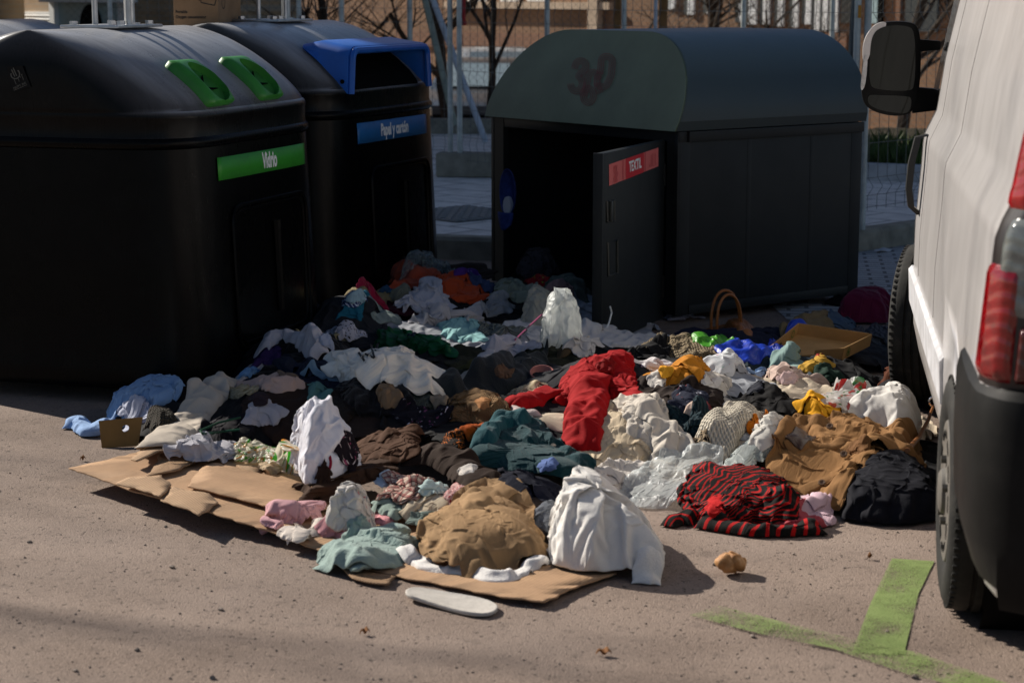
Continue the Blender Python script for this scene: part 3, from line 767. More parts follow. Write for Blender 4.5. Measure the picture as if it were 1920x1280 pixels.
# ------------------------------------------------------------------ van
VTH = R(8.6)
wc = gp(1759, 1136); 
van = empty('van', (wc.x, wc.y, 0), -VTH, 'white panel van parked beside the heap, seen from behind its left rear wheel', 'van')
VM = Matrix.Translation((wc.x, wc.y, 0)) @ Matrix.Rotation(-VTH, 4, 'Z'); VI = VM.inverted()
def vl(px, py, Y): return VI @ at(px, py, Y)
def van_paint():
    m, nt, b = newmat('white_van_paint')
    v = coords(nt)
    f = noise(nt, v, 3, 6, .6)
    g = noise(nt, coords(nt, 'Object', (1, 1, .12)), 14, 5, .65)
    c = ramp(nt, mth(nt, 'ADD', mth(nt, 'MULTIPLY', f, .5), mth(nt, 'MULTIPLY', g, .5)), [(.3, (.41, .39, .38)), (.6, (.545, .52, .51))])
    spx = nd(nt, 'ShaderNodeSeparateXYZ'); lk(nt, v, spx.inputs[0])
    grime = mth(nt, 'MULTIPLY', ramp(nt, spx.outputs['Z'], [(.3, (1, 1, 1)), (.62, (0, 0, 0))]), ramp(nt, noise(nt, v, 12, 7, .7), [(.35, (.1, .1, .1)), (.7, (.8, .8, .8))]))
    lk(nt, mixc(nt, grime, c, (.28, .25, .21)), b.inputs['Base Color']); b.inputs['Roughness'].default_value = .34
    b.inputs['Coat Weight'].default_value = .5; b.inputs['Coat Roughness'].default_value = .12
    bump(nt, b, noise(nt, coords(nt, 'Object', (1, 1, .3)), 2.5, 3), .03, .05)
    return m
M_VAN = van_paint()
M_TRIM = pbr('grey_bumper_plastic', (.008, .008, .0075), .5, .13, var=(6, .25), rvar=.1, dirt=(9, (.022, .02, .018), .45))
M_TYRE = pbr('tyre_rubber', (.015, .0145, .013), .8, .25, var=(14, .3), dirt=(18, (.06, .055, .045), .5), bmp=(90, .3, .003))
M_VGLASS = pbr('dark_window_glass', (.008, .009, .009), .08, .5)
VPROF = [(.30, .075), (.33, .05), (.44, .025), (.60, .018), (.85, .02), (1.08, .036), (1.17, .040), (1.20, .044), (1.295, .088), (1.33, .093), (1.5, .115), (1.72, .16), (2.0, .215), (2.2, .27), (2.34, .35), (2.42, .50), (2.45, .8)]
VW = 2.05
def vx(z):
    for (z0, x0), (z1, x1) in zip(VPROF, VPROF[1:]):
        if z0 <= z <= z1: return x0 + (x1 - x0) * (z - z0) / (z1 - z0)
    return VPROF[0][1] if z < .3 else .8
def sect(y, ins, ztop):
    k = (ztop - .3) / (2.45 - .3)
    L = [Vector((x + ins, y, .3 + (z - .3) * k)) for z, x in VPROF]
    return L + [Vector((VW - p.x, p.y, p.z)) for p in reversed(L)]
REAR = [(-1.0, .17), (-.997, .12), (-.985, .075), (-.955, .035), (-.91, .010), (-.86, .0)]
secs = [sect(y, i, 2.45) for y, i in REAR] + [sect(y, 0, 2.45) for y in (-.5, 0, .5, 1, 1.5, 2.0, 2.4)] + [sect(2.75, .02, 2.43), sect(3.0, .04, 2.3), sect(3.3, .06, 1.85), sect(3.5, .07, 1.45), sect(3.8, .10, 1.25), sect(4.0, .16, 1.05), sect(4.08, .3, .9)]
m = MB(); m.loft(secs)
vbody = m.build('body', M_VAN, van, True, 28)
def cut(o, cutters):
    for c in cutters:
        md = o.modifiers.new('cut', 'BOOLEAN'); md.object = c; md.operation = 'DIFFERENCE'; md.solver = 'EXACT'
    dg = bpy.context.evaluated_depsgraph_get(); ev = o.evaluated_get(dg)
    me = bpy.data.meshes.new_from_object(ev); o.modifiers.clear(); old = o.data; o.data = me
    me.polygons.foreach_set('use_smooth', [True] * len(me.polygons)); me.set_sharp_from_angle(angle=R(28))
    bpy.data.meshes.remove(old)
    for c in cutters: bpy.data.objects.remove(c)
def cyl(y, z, r, x0, x1):
    mm = MB(); mm.lathe([(0.001, x0), (r, x0), (r, x1), (0.001, x1)], 64, Matrix.Translation((0, y, z))); o = mm.build('cutter', M_TRIM, van, False); return o
WB = 3.0
bpy.context.view_layer.update()
cut(vbody, [cyl(0, .35, .415, -.3, .36), cyl(WB, .35, .43, -.3, .40)])
# dark wheel-arch liners
for y in (0, WB):
    m = MB(); m.lathe([(.40, .10), (.40, .36), (.02, .36)], 48, Matrix.Translation((0, y, .35))); m.build('arch_liner', M_BLACK, van)
# bumper wrapping the rear corner
bs = []
path = [(-.34, -.02), (-.5, -.026), (-.75, -.03), (-.90, -.022), (-.97, .0), (-1.02, .04), (-1.055, .10), (-1.065, .2), (-1.07, 1.0)]
zprof = [(.30, .05), (.36, .012), (.46, .0), (.62, .0), (.77, .002), (.815, .012), (.835, .035), (.84, .09)]
rings = []
for y, x in path:
    n_in = .0
    col_ = []
    for z, ins in zprof:
        px_ = x + vx(min(.6, z)) + ins if y > -1.0 else x + .02 + ins * .3
        py_ = y if y > -.97 else y + ins * .8
        col_.append(Vector((px_, py_, z)))
    rings.append(col_)
full = rings + [[Vector((VW - p.x, p.y, p.z)) for p in r_] for r_ in reversed(rings)]
closed = []
for r_ in full:
    inner = [Vector((min(max(p.x, .15), VW - .15), max(p.y, -.96) , p.z)) for p in r_]
    closed.append(r_ + [inner[-1], inner[0]])
m = MB(); m.loft(closed); bmp_ = m.build('bumper', M_TRIM, van, True, 35)
bpy.context.view_layer.update()
cut(bmp_, [cyl(0, .35, .425, -.3, .5)])
m = MB(); m.box((.30, -1.078, .70), (.055, .02, .13), bev=.006); m.build('reflector', pbr('grey_reflector', (.10, .10, .09), .3, .5), bmp_)
# rub strip and sill
m = MB(); 
m.loft([[Vector((vx(z) - o_, y, z)) for z, o_ in ((.50, .0), (.51, .010), (.64, .013), (.655, .0))] + [Vector((vx(.6) + .02, y, .655)), Vector((vx(.6) + .02, y, .5))] for y in (.44, .5, 1.5, 2.50, 2.56)])
m.build('rub_strip', pbr('pale_strip_plastic', (.50, .50, .52), .5, .4, var=(8, .2), dirt=(12, (.25, .23, .2), .6)), van, True, 30)
# shut lines: narrow dark gaps
M_GAP = pbr('shut_line', (.20, .19, .18), .8, .2)
for y in (1.05, 2.05, 2.42):
    m = MB()
    m.loft([[Vector((vx(z) - .0012, y - .004, z)), Vector((vx(z) - .0012, y + .004, z)), Vector((vx(z) + .004, y + .004, z)), Vector((vx(z) + .004, y - .004, z))] for z in (.68, .85, 1.08, 1.17, 1.20, 1.295, 1.33, 1.5, 1.72, 2.0)])
    m.build('door_gap', M_GAP, van, False)
# front door handle: black vertical bow
m = MB()
hz = [(1.21, .0), (1.20, .035), (1.10, .05), (1.0, .05), (.93, .035), (.90, .0)]
m.loft([[Vector((vx(z) - o_ - .012, 2.20, z)), Vector((vx(z) - o_ - .012, 2.27, z)), Vector((vx(z) - o_ + .012, 2.275, z)), Vector((vx(z) - o_ + .012, 2.195, z))] for z, o_ in hz])
m.build('door_handle', pbr('black_handle_plastic', (.015, .015, .013), .4, .5), van, True, 30)
# cab side window
m = MB()
m.loft([[Vector((vx(z) + i_ - .004, y, z)) for z, i_ in ((1.36, .0), (2.05, .0))] for y in (2.48, 2.78)], False, False, closed=False)
m.build('cab_window', M_VGLASS, van)
# wheels
def wheel(y, steer, nm='wheel'):
    T = Matrix.Translation((0.0, y, .345)) @ Matrix.Translation((.1, 0, 0)) @ Matrix.Rotation(steer, 4, 'Z') @ Matrix.Translation((-.1, 0, 0))
    prof = [(.205, .03), (.222, .012), (.25, .002), (.285, .0), (.312, .006), (.330, .022), (.339, .042), (.340, .070), (.331, .073), (.331, .081), (.341, .084), (.342, .104), (.333, .107), (.333, .115), (.342, .118), (.341, .138), (.332, .141), (.332, .149), (.340, .152), (.337, .178), (.325, .198), (.29, .212), (.22, .205), (.205, .19)]
    m = MB(); m.lathe(prof, 72, T); w_ = m.build('wheel', M_TYRE, van, True, 40); 
    for xx in (.028, .192):
        m = MB()
        for k in range(72): m.box((xx, 0, .3305), (.030, .014, .008), M=T @ Matrix.Rotation(2 * math.pi * k / 72, 4, 'X'), bev=.002)
        m.build('tread_blocks', M_TYRE, w_, False)
    m = MB(); m.lathe([(.214, .035), (.214, .02), (.205, .016), (.196, .022), (.19, .05), (.19, .16)], 56, T); m.build('rim', M_RIM, w_, True, 40)
    m = MB()
    m.lathe([(.004, -.012), (.05, -.012), (.062, -.006), (.066, .004), (.085, .008), (.15, .006), (.180, .004), (.200, .006), (.206, .014)], 56, T)
    hc = m.build('hub_cap', M_HUB, w_, True, 30)
    m = MB()
    for k in range(12):
        M_ = T @ Matrix.Rotation(2 * math.pi * k / 12, 4, 'X'); m.box((.0065, 0, .166), (.008, .05, .022), M=M_, bev=.004)
    m.build('vent_slot', M_BLACK, hc, False)
    m = MB()
    for k in range(5):
        M_ = T @ Matrix.Rotation(2 * math.pi * k / 5, 4, 'X'); m.tube([M_ @ Vector((.012, 0, .092)), M_ @ Vector((-.008, 0, .092))], .013, 6)
    m.build('wheel_nut', M_RIM, hc, False)
M_RIM = pbr('rim_steel', (.10, .095, .085), .5, .5, .4, dirt=(12, (.1, .085, .07), .6))
M_HUB = pbr('hub_cap_plastic', (.13, .12, .105), .5, .3, dirt=(16, (.08, .068, .055), .7))
wheel(0, 0); wheel(WB, R(-13))
# tail lamp wrapped round the corner
RP = [(-.80, 0.0), (-.86, .0), (-.91, .010), (-.955, .035), (-.985, .075), (-.997, .12), (-1.0, .17), (-1.003, .34)]
cum = [0]
for (a, b_), (c_, d_) in zip(RP, RP[1:]): cum.append(cum[-1] + math.hypot(c_ - a, d_ - b_))
def rp(s):
    for i in range(len(cum) - 1):
        if s <= cum[i + 1]:
            t = (s - cum[i]) / (cum[i + 1] - cum[i]); return (RP[i][0] + (RP[i + 1][0] - RP[i][0]) * t, RP[i][1] + (RP[i + 1][1] - RP[i][1]) * t)
    return RP[-1]
def corner(s, z, off):
    a = rp(max(0, s - .01)); b_ = rp(s + .01); t = Vector((b_[1] - a[1], b_[0] - a[0], 0)).normalized(); n = Vector((t.y, -t.x, 0))
    if n.x > .2 or n.y > .3: n = -n
    y, i_ = rp(s); return Vector((vx(z) + i_, y, z)) + n * off
S0, S1 = .060, .33
def lens(name, z0, z1, mat, bulge, par, s0f=lambda v: S0, s1=S1, grow=0.0):
    NS, NZ = 22, 18; vs = []
    for j in range(NZ + 1):
        v = j / NZ; z = z0 + (z1 - z0) * v
        for i in range(NS + 1):
            u = i / NS; s = s0f(z) + (s1 - s0f(z)) * u
            e = min(1, min(u, 1 - u) / .10) ** .5 * min(1, min(v, 1 - v) / .10) ** .5
            vs.append(corner(s, z, .004 + bulge * e))
    fs = [(j * (NS + 1) + i, j * (NS + 1) + i + 1, (j + 1) * (NS + 1) + i + 1, (j + 1) * (NS + 1) + i) for j in range(NZ) for i in range(NS)]
    o = mesh_obj(name, vs, fs, mat, par); return o
def lampmat(name, col, tr):
    m, nt, b = newmat(name); b.inputs['Base Color'].default_value = (*col, 1); b.inputs['Roughness'].default_value = .12
    b.inputs['Coat Weight'].default_value = .6; b.inputs['Coat Roughness'].default_value = .05
    b.inputs['Subsurface Weight'].default_value = tr; b.inputs['Subsurface Radius'].default_value = (.03, .01, .01)
    v = coords(nt, 'Object', (1, 1, 1)); wv = nd(nt, 'ShaderNodeTexWave', wave_type='BANDS', bands_direction='DIAGONAL'); wv.inputs['Scale'].default_value = 16; wv.inputs['Distortion'].default_value = 1.5
    lk(nt, v, wv.inputs['Vector']); bump(nt, b, wv.outputs['Fac'], .25, .006)
    lk(nt, ramp(nt, noise(nt, v, 20, 3), [(.3, tuple(c * .45 for c in col)), (.7, col)]), b.inputs['Base Color'])
    return m
def edge(z):                     # the lamp's leading edge: leans back and rounds off at the top
    t = max(0, (z - 1.40) / .2); return S0 + .035 * max(0, (z - .85) / .6) + .08 * t ** 2.5
tl = lens('tail_lamp', .835, 1.615, pbr('lamp_housing', (.02, .014, .013), .35, .5), .006, van, lambda z: edge(z) - .012)
lens('upper_red_lens', 1.25, 1.60, lampmat('red_lens', (.50, .004, .008), .3), .030, tl, lambda z: edge(z))
lens('clear_lens', 1.0, 1.242, lampmat('clear_lens', (.24, .26, .245), .05), .014, tl, lambda z: edge(z) + .05)
lens('brake_red_lens', .848, 1.13, lampmat('deep_red_lens', (.34, .003, .006), .2), .018, tl, lambda z: edge(z), s1=.20)
lens('dark_red_lens', .85, .99, lampmat('dark_red_lens', (.10, .003, .004), .1), .024, tl, lambda z: .205)
# door mirror
YM = 8.25
mir = empty('mirror_hub', VI @ at(1672, 130, YM), 0); 
mo = VI @ at(1672, 130, YM)
bpy.data.objects.remove(mir)
sc_ = YM / (F * math.cos(PITCH))
def mp(px, py, back=0.0):
    p = at(px, py, YM); q2 = VI @ p; return Vector((q2.x, q2.y + back, q2.z))
def outline_px(pts, n=8):
    # rounded closed outline through corner points (px) by Chaikin
    P = [Vector(p) for p in pts]
    for _ in range(3):
        Q = []
        for i in range(len(P)):
            a, b_ = P[i], P[(i + 1) % len(P)]; Q += [a.lerp(b_, .25), a.lerp(b_, .75)]
        P = Q
    return P
hs = outline_px([(1626, 60), (1650, 42), (1700, 40), (1726, 50), (1727, 140), (1718, 205), (1690, 220), (1640, 212), (1614, 190), (1617, 120)])
ctr = Vector((1672, 130))
m = MB()
m.loft([[mp(ctr.x + (p.x - ctr.x) * f, ctr.y + (p.y - ctr.y) * f, d_) for p in hs] for f, d_ in ((.94, -.004), (1.0, .0), (1.01, .03), (.97, .08), (.85, .12), (.6, .145), (.2, .15))])
mh = m.build('mirror', pbr('black_mirror_plastic', (.005, .005, .005), .5, .15), van, True, 40)
cv = outline_px([(1622, 78), (1640, 50), (1655, 42), (1668, 42), (1660, 60), (1640, 90), (1628, 120), (1622, 120)])
m = MB(); m.loft([[mp(p.x - 4, p.y, d_) for p in cv] for d_ in (-.006, .0, .09)]); m.build('mirror_cover', M_VAN, mh, True, 40)
ind = outline_px([(1621, 105), (1628, 102), (1626, 140), (1622, 165), (1614, 172), (1617, 140)])
m = MB(); m.loft([[mp(p.x - 1, p.y, d_) for p in ind] for d_ in (-.012, .0, .04)]); m.build('indicator_lens', lampmat('mirror_indicator', (.6, .6, .6), .1), mh, True, 40)
def mirmat():
    m, nt, b = newmat('mirror_glass'); b.inputs['Base Color'].default_value = (.006, .008, .006, 1); b.inputs['Specular IOR Level'].default_value = .22; b.inputs['Roughness'].default_value = .05
    return m
M_MIR = mirmat()
for nm, o_ in (('mirror_glass', [(1635, 62), (1660, 48), (1700, 48), (1716, 58), (1716, 160), (1706, 172), (1640, 168), (1630, 158), (1630, 110)]), ('wide_angle_glass', [(1628, 178), (1640, 178), (1700, 180), (1710, 184), (1706, 210), (1690, 214), (1645, 206), (1626, 194)])):
    P = outline_px(o_); m = MB()
    tiltx = .02
    m.loft([[mp(p.x, p.y, -.0075 - (p.x - 1672) * .0) for p in P], [mp(p.x, p.y, .002) for p in P]]); g = m.build(nm, M_MIR, mh, True, 40)
M_ARM = pbr('mirror_arm_plastic', (.005, .005, .005), .5, .15)
for (ya, yb) in ((74, 100), (165, 214)):
    m = MB()
    a, b_ = mp(1712, ya, .05), mp(1712, yb, .05); c_, d_ = mp(1765, ya + 4, .06), mp(1765, yb - 6, .06)
    m.loft([[a, b_, b_ + Vector((0, .07, 0)), a + Vector((0, .07, 0))], [c_, d_, d_ + Vector((0, .09, 0)), c_ + Vector((0, .09, 0))]]); m.build('mirror_arm', M_ARM, mh, True, 30)
# ------------------------------------------------------------------ fences and posts
M_WIRE = pbr('fence_wire', (.13, .14, .135), .5, .5, .6)
M_POST = pbr('fence_post_steel', (.45, .48, .46), .5, .5, .3, var=(10, .25))
PA = gp(856, 330, .15); PB = gp(1607, 432, .15); 
PA = Vector((PA.x, PA.y, .15)); PB = Vector((PB.x, PB.y, .15))
PCp = PB + Vector((2.4, 2.5, 0)); PD = PA + Vector((-3.3, 1.1, 0))
def mesh_panel(a, b, label, z0=.28, z1=2.25):
    root = empty('mesh_fence', a, 0, label, 'fence', 'temporary mesh fence panels')
    d = (b - a); L = d.length; t = d.normalized(); nrm = Vector((-t.y, t.x, 0))
    m = MB(); n = int(L / .112)
    folds = [(.44, .03), (1.02, .03), (1.56, .03), (2.02, .03)]
    for i in range(1, n):
        u = L * i / n; P = []
        P.append(t * u + Vector((0, 0, z0 - .15)))
        for fz, fo in folds:
            P += [t * u + Vector((0, 0, fz - .06 - .15)), t * u + nrm * -fo + t * .02 + Vector((0, 0, fz - .15)), t * u + Vector((0, 0, fz + .06 - .15))]
        P.append(t * u + Vector((0, 0, z1 - .15)))
        m.tube(P, .0024, 4, False)
    for z in [.30, .38, .50, .74, .96, 1.08, 1.30, 1.50, 1.62, 1.80, 1.96, 2.08, 2.22]:
        m.tube([t * .03 + Vector((0, 0, z - .15)), t * (L - .03) + Vector((0, 0, z - .15))], .0024, 4, False)
    m.build('wire_mesh', M_WIRE, root)
    for u in (.055, L - .055):
        m = MB(); m.tube([t * u + Vector((0, 0, .0)), t * u + Vector((0, 0, z1 - .1))], .024, 12); m.build('post', M_POST, root)
    return root
mesh_panel(PA, PB, 'wire mesh fence panel standing behind the textile container')
mesh_panel(PB, PCp, 'wire mesh fence panel seen between the container and the white van')
mesh_panel(PD, PA, 'wire mesh fence panel behind the blue-hooded paper bin')
# concrete foot block of the double post, red clamp and sticker on it
bl = MB(); bl.box((0, 0, .105), (.66, .24, .21), bev=.02)
fb = bl.build('concrete_block', M_CONC, None); fb.location = (PA.x + .16, PA.y - .02, .15); fb.rotation_euler = (0, 0, R(-8)); tag(fb, 'concrete foot block at the base of the mesh fence posts', 'concrete block')
m = MB()
m.tube([PA + Vector((-.052, .0, 0)), PA + Vector((-.052, 0, 2.4))], .024, 12)
lp = m.build('fence_stake', M_POST); tag(lp, 'bare steel pipe standing upright in the concrete foot block', 'post')
M_RED = pbr('red_tape', (.34, .012, .015), .55, .3, var=(20, .3))
m = MB()
zc0, zc1 = at(865, 48, PA.y).z, at(865, -60, PA.y).z
m.tube([PA + Vector((.058, 0, zc0 - .15)), PA + Vector((.058, 0, zc1 - .15))], .030, 12)
m.tube([PA + Vector((.058, 0, zc0 - .15)), PA + Vector((.058, 0, zc0 + .04 - .15))], .038, 12)
tp = m.build('red_sleeve', M_RED); tag(tp, 'red plastic sleeve wrapped round the top of the fence post', 'sleeve')
m = MB(); 
for k in range(4):
    z = at(865, 68 + k * 5, PA.y).z; m.box((PA.x + .052, PA.y - .026, z), (.022, .004, .012))
st = m.build('sticker', M_RED, None, False); tag(st, 'small red and white striped sticker on the steel fence post', 'sticker')
# chain-link fence further back with its posts and a slanted brace
cl = empty('chain_link_fence', (-5, 22.6, .15), 0, 'chain-link fence with steel posts running behind the mesh panels', 'fence')
m = MB(); Lc, Hc = 15.0, 2.0; s_ = .085; i = 0; x = -Hc
while x < Lc:
    a0, a1 = max(0, -x), min(Hc, Lc - x)
    if a1 > a0:
        m.tube([(x + a0, 0, a0 + .05), (x + a1, 0, a1 + .05)], .0012, 3, False)
        m.tube([(x + a0, .004, Hc - a0 + .05), (x + a1, .004, Hc - a1 + .05)], .0012, 3, False)
    x += s_
m.build('chain_link', pbr('old_chain_wire', (.06, .06, .055), .7, .3, .2), cl)
for px in (768, 1026, 1395, 1562, 640, 560):
    p = at(px, 30, 22.5); m = MB(); m.tube([(p.x + 5, -.06, 0), (p.x + 5, -.06, 2.4)], .03, 10); m.build('post', M_POST, cl)
def pole(name, pa, pb, r, mat, label, cat, seg=12):
    c = Vector(pa); m = MB(); m.tube([Vector((0, 0, 0)), Vector(pb) - c], r, seg); o = m.build(name, mat, None, loc=c); return tag(o, label, cat)
M_PALE = pbr('pale_painted_pipe', (.42, .46, .52), .5, .4, .2, var=(8, .2)); M_GREY = pbr('greenish_pipe', (.26, .29, .24), .5, .4, .3, var=(8, .2))
f1 = at(911, 258, 21.8); t1 = at(812, 0, 21.9); f2 = at(853, 235, 22.0); t2 = at(797, 0, 22.2)
f1.z = .15
pole('brace_pipe', f1, f1 + (t1 - f1) * 1.12, .035, M_PALE, 'pale bluish brace pipe leaning against the chain-link fence', 'brace pipe')
pole('brace_pipe', f2, f2 + (t2 - f2) * 1.12, .038, M_GREY, 'greenish grey brace pipe leaning left of the pale one', 'brace pipe')
M_WOOD = pbr('brown_post_wood', (.20, .10, .035), .75, .25, var=(12, .3))
def upright(px, Y, r, mat, name, label, cat, top=2.5):
    p = at(px, 55, Y); pole(name, (p.x, p.y, .15), (p.x, p.y, top), r, mat, label, cat)
upright(1157, 20.5, .038, M_WOOD, 'wooden_post', 'thin brown post rising behind the container beside a grey pipe', 'post')
upright(1170, 20.3, .026, M_POST, 'steel_pole', 'grey steel pole beside the thin brown post', 'pole')
upright(1229, 18.0, .017, M_PALE, 'pale_pole', 'slim pale pole behind the top of the container', 'pole')
upright(1243, 20.5, .045, M_WOOD, 'wooden_post', 'thick brown post beside the slim pale pole', 'post')
lean_t = at(1605, -20, 13.75)
pole('fence_stake', (PB.x - .1, PB.y + .05, .15), tuple(lean_t), .028, pbr('dark_pipe', (.10, .11, .11), .5, .4, .5), 'dark leaning steel pipe beside the right fence post', 'pipe')
m = MB(); sp = at(1607, 22, 13.70); m.box((sp.x, sp.y - .10, sp.z), (.022, .004, .085), bev=.001)
tag(m.build('yellow_tag', pbr('yellow_plastic', (.5, .22, .02), .5, .3), None), 'small yellow tag fixed to the leaning fence pipe', 'tag')
# ------------------------------------------------------------------ parked cars behind the fence
def make_car(cx, Y, rz, z0, paint, label, plate=True):
    root = empty('parked_car', (cx, Y, z0), rz, label, 'car', 'cars parked behind the fence')
    P = [(0, .30, .02), (.0, .55, .0), (.05, .72, .02), (.35, .84, .05), (.95, .93, .08), (1.05, .96, .10), (1.65, 1.36, .22), (2.0, 1.44, .26), (3.1, 1.42, .27), (3.9, 1.0, .12), (4.2, .95, .08), (4.25, .6, .02), (4.25, .3, .03)]
    W = .87
    m = MB()
    def ring(y, z, i_): return [Vector((x, y, zz)) for x, zz in ((-W + .05, .25), (-W + i_ * .25, .35), (-W + i_ * .3, min(z, .8)), (-W + i_, z - .02), (-W + i_ + .05, z), (W - i_ - .05, z), (W - i_, z - .02), (W - i_ * .3, min(z, .8)), (W - i_ * .25, .35), (W - .05, .25))]
    m.loft([ring(y, z, i_) for y, z, i_ in P]); b = m.build('body', paint, root, True, 30)
    g = [Vector((-.62, 1.06, .985)), Vector((.62, 1.06, .985)), Vector((.54, 1.62, 1.355)), Vector((-.54, 1.62, 1.355))]
    mesh_obj('windscreen', [p + Vector((0, -.012, .012)) for p in g], [(0, 1, 2, 3)], M_CARGLASS, root, False)
    m = MB(); m.box((0, -.006, .50), (.95, .03, .16), bev=.01); m.build('grille', M_BLACK, root)
    m = MB(); m.box((0, -.02, .22), (1.6, .06, .2), bev=.02); m.build('lower_bumper', M_TRIM, root)
    for s in (-1, 1):
        m = MB(); m.box((s * .63, .01, .62), (.30, .07, .13), bev=.03); m.build('headlight', M_HEAD, root)
        m = MB(); m.lathe([(.02, 0), (.2, 0), (.31, .02), (.32, .16), (.2, .18)], 32, Matrix.Translation((s * .80 - (.18 if s > 0 else 0), .8, .32))); m.build('wheel', M_TYRE, root)
        m = MB(); m.box((s * .98, 1.35, .98), (.2, .1, .13), bev=.03); m.build('wing_mirror', paint, root)
    m = MB(); m.box((0, -.058, .42), (.52, .012, .11), bev=.003); m.build('number_plate', pbr('plate_white', (.5, .5, .5), .5, .3), root)
    return root
M_CARGLASS = pbr('car_glass', (.30, .38, .42), .12, .5); M_HEAD = pbr('headlight_glass', (.55, .5, .4), .15, .5)  # pale blue windscreen colour stands in for reflected sky
c0 = at(818, 180, 33.5); make_car(-.85, 33.0, R(-10), -.80, pbr('grey_blue_car_paint', (.05, .065, .08), .3, .5, .3, coat=.5), 'dark blue-grey car facing the fence, left of the container')
c1 = at(905, 130, 39.0); make_car(-.05, 37.0, R(8), -.72, pbr('silver_car_paint', (.32, .36, .40), .3, .5, .4, coat=.5), 'pale silver car parked behind the dark car')
c2_ = at(1655, 250, 40); 
# ------------------------------------------------------------------ buildings
def brick_mat(name, c1, c2, mortar):
    m, nt, b = newmat(name); tc = nt.nodes.new('ShaderNodeTexCoord'); sp = nd(nt, 'ShaderNodeSeparateXYZ'); cb = nd(nt, 'ShaderNodeCombineXYZ')
    lk(nt, tc.outputs['Object'], sp.inputs[0]); lk(nt, sp.outputs['X'], cb.inputs[0]); lk(nt, sp.outputs['Z'], cb.inputs[1])
    br = nt.nodes.new('ShaderNodeTexBrick'); lk(nt, cb.outputs[0], br.inputs['Vector']); br.inputs['Scale'].default_value = 1
    br.inputs['Brick Width'].default_value = .25; br.inputs['Row Height'].default_value = .065; br.inputs['Mortar Size'].default_value = .008
    br.inputs['Color1'].default_value = (*c1, 1); br.inputs['Color2'].default_value = (*c2, 1); br.inputs['Mortar'].default_value = (*mortar, 1)
    f = noise(nt, cb.outputs[0], 1.3, 5, .6)
    lk(nt, mixc(nt, .5, br.outputs['Color'], ramp(nt, f, [(.3, (.55, .55, .55)), (.7, (1.1, 1.1, 1.1))]), 'MULTIPLY'), b.inputs['Base Color']); b.inputs['Roughness'].default_value = .9
    bump(nt, b, br.outputs['Fac'], -.4, .01)
    return m
M_BRO = brick_mat('orange_brick', (.29, .15, .072), (.24, .125, .06), (.22, .155, .105)); M_BRT = brick_mat('tan_brick', (.40, .28, .165), (.33, .23, .13), (.32, .27, .2))
M_BRD = brick_mat('red_brown_brick', (.27, .12, .06), (.22, .10, .05), (.2, .13, .09))
M_CREAM = pbr('cream_render', (.55, .42, .30), .85, .2, var=(2, .15)); M_WALLW = pbr('white_frame', (.78, .79, .78), .6, .3); M_PANE = pbr('window_pane', (.05, .06, .065), .1, .5)
M_SHOP = pbr('pale_blue_glass', (.40, .54, .56), .25, .5); M_SHUT = None
def shutter_mat():
    m, nt, b = newmat('roller_shutter'); wv = nd(nt, 'ShaderNodeTexWave', wave_type='BANDS', bands_direction='Z'); wv.inputs['Scale'].default_value = 6.5
    lk(nt, coords(nt), wv.inputs['Vector']); lk(nt, ramp(nt, wv.outputs['Fac'], [(.0, (.30, .30, .28)), (.5, (.55, .55, .52))]), b.inputs['Base Color']); b.inputs['Roughness'].default_value = .6
    bump(nt, b, wv.outputs['Fac'], .6, .02); return m
M_SHUT = shutter_mat()
def building(name, px0, Y0, ang, length, height, z0, mat, label, depth=6):
    p = at(px0, 60, Y0); root = empty(name, (p.x, p.y, z0), ang, label, 'building'); m = MB()
    m.box((length / 2, depth / 2, height / 2), (length, depth, height)); m.build('wall', mat, root, False); return root
def U(root, px):                 # photo column -> position along the facade
    d = ray(px, 60); M_ = Matrix.Rotation(-root.rotation_euler.z, 4, 'Z'); o = M_ @ (CAM - root.location); v = M_ @ d
    return (o + v * (-o.y / v.y)).x
def Zy(root, px, py):
    d = ray(px, py); M_ = Matrix.Rotation(-root.rotation_euler.z, 4, 'Z'); o = M_ @ (CAM - root.location); v = M_ @ d
    return (o + v * (-o.y / v.y)).z
def bb(root, name, mat, x0, x1, y0, y1, d0, d1, par=None):
    "panel given by photo columns and rows, between depths d0 (front) and d1"
    xa, xb = sorted((U(root, x0), U(root, x1))); za, zb = Zy(root, (x0 + x1) / 2, y1), Zy(root, (x0 + x1) / 2, y0)
    if y0 <= 0: zb = Zy(root, (x0 + x1) / 2, 0) + .9
    m = MB(); m.box(((xa + xb) / 2, (d0 + d1) / 2, (za + zb) / 2), (xb - xa, d1 - d0, zb - za)); return m.build(name, mat, par or root, False)
bA = building('brick_building', 480, 50, R(-52), 28, 9, -1.05, M_BRO, 'orange brick building with pale windows far behind the container')
bb(bA, 'plinth', M_BRD, 745, 1125, 62, 92, -.05, .0); bb(bA, 'beam', M_CREAM, 840, 1150, 4, 17, -.12, .0); bb(bA, 'pilaster', M_CREAM, 1112, 1130, 0, 95, -.15, .0)
bb(bA, 'plinth', M_BRD, 1135, 1290, 50, 140, -.05, .0)
wr = random.Random(5)
for x0 in (880, 940, 990):
    wq = bb(bA, 'window', M_WALLW, x0, x0 + 34, 0, 3, -.04, .0)
for x0, wd_, y1 in ((1257, 10, 18), (1292, 11, 28), (1328, 8, 26), (1388, 9, 42), (1406, 14, 46), (1433, 11, 46), (1461, 10, 50), (1489, 9, 52), (1512, 10, 46), (1530, 9, 60), (1545, 9, 58), (1566, 7, 60)):
    wq = bb(bA, 'window', M_WALLW, x0, x0 + wd_, 0, y1, -.05, .0); bb(bA, 'pane', M_PANE, x0 - 9, x0 - 1, 0, y1, -.02, .0, wq)
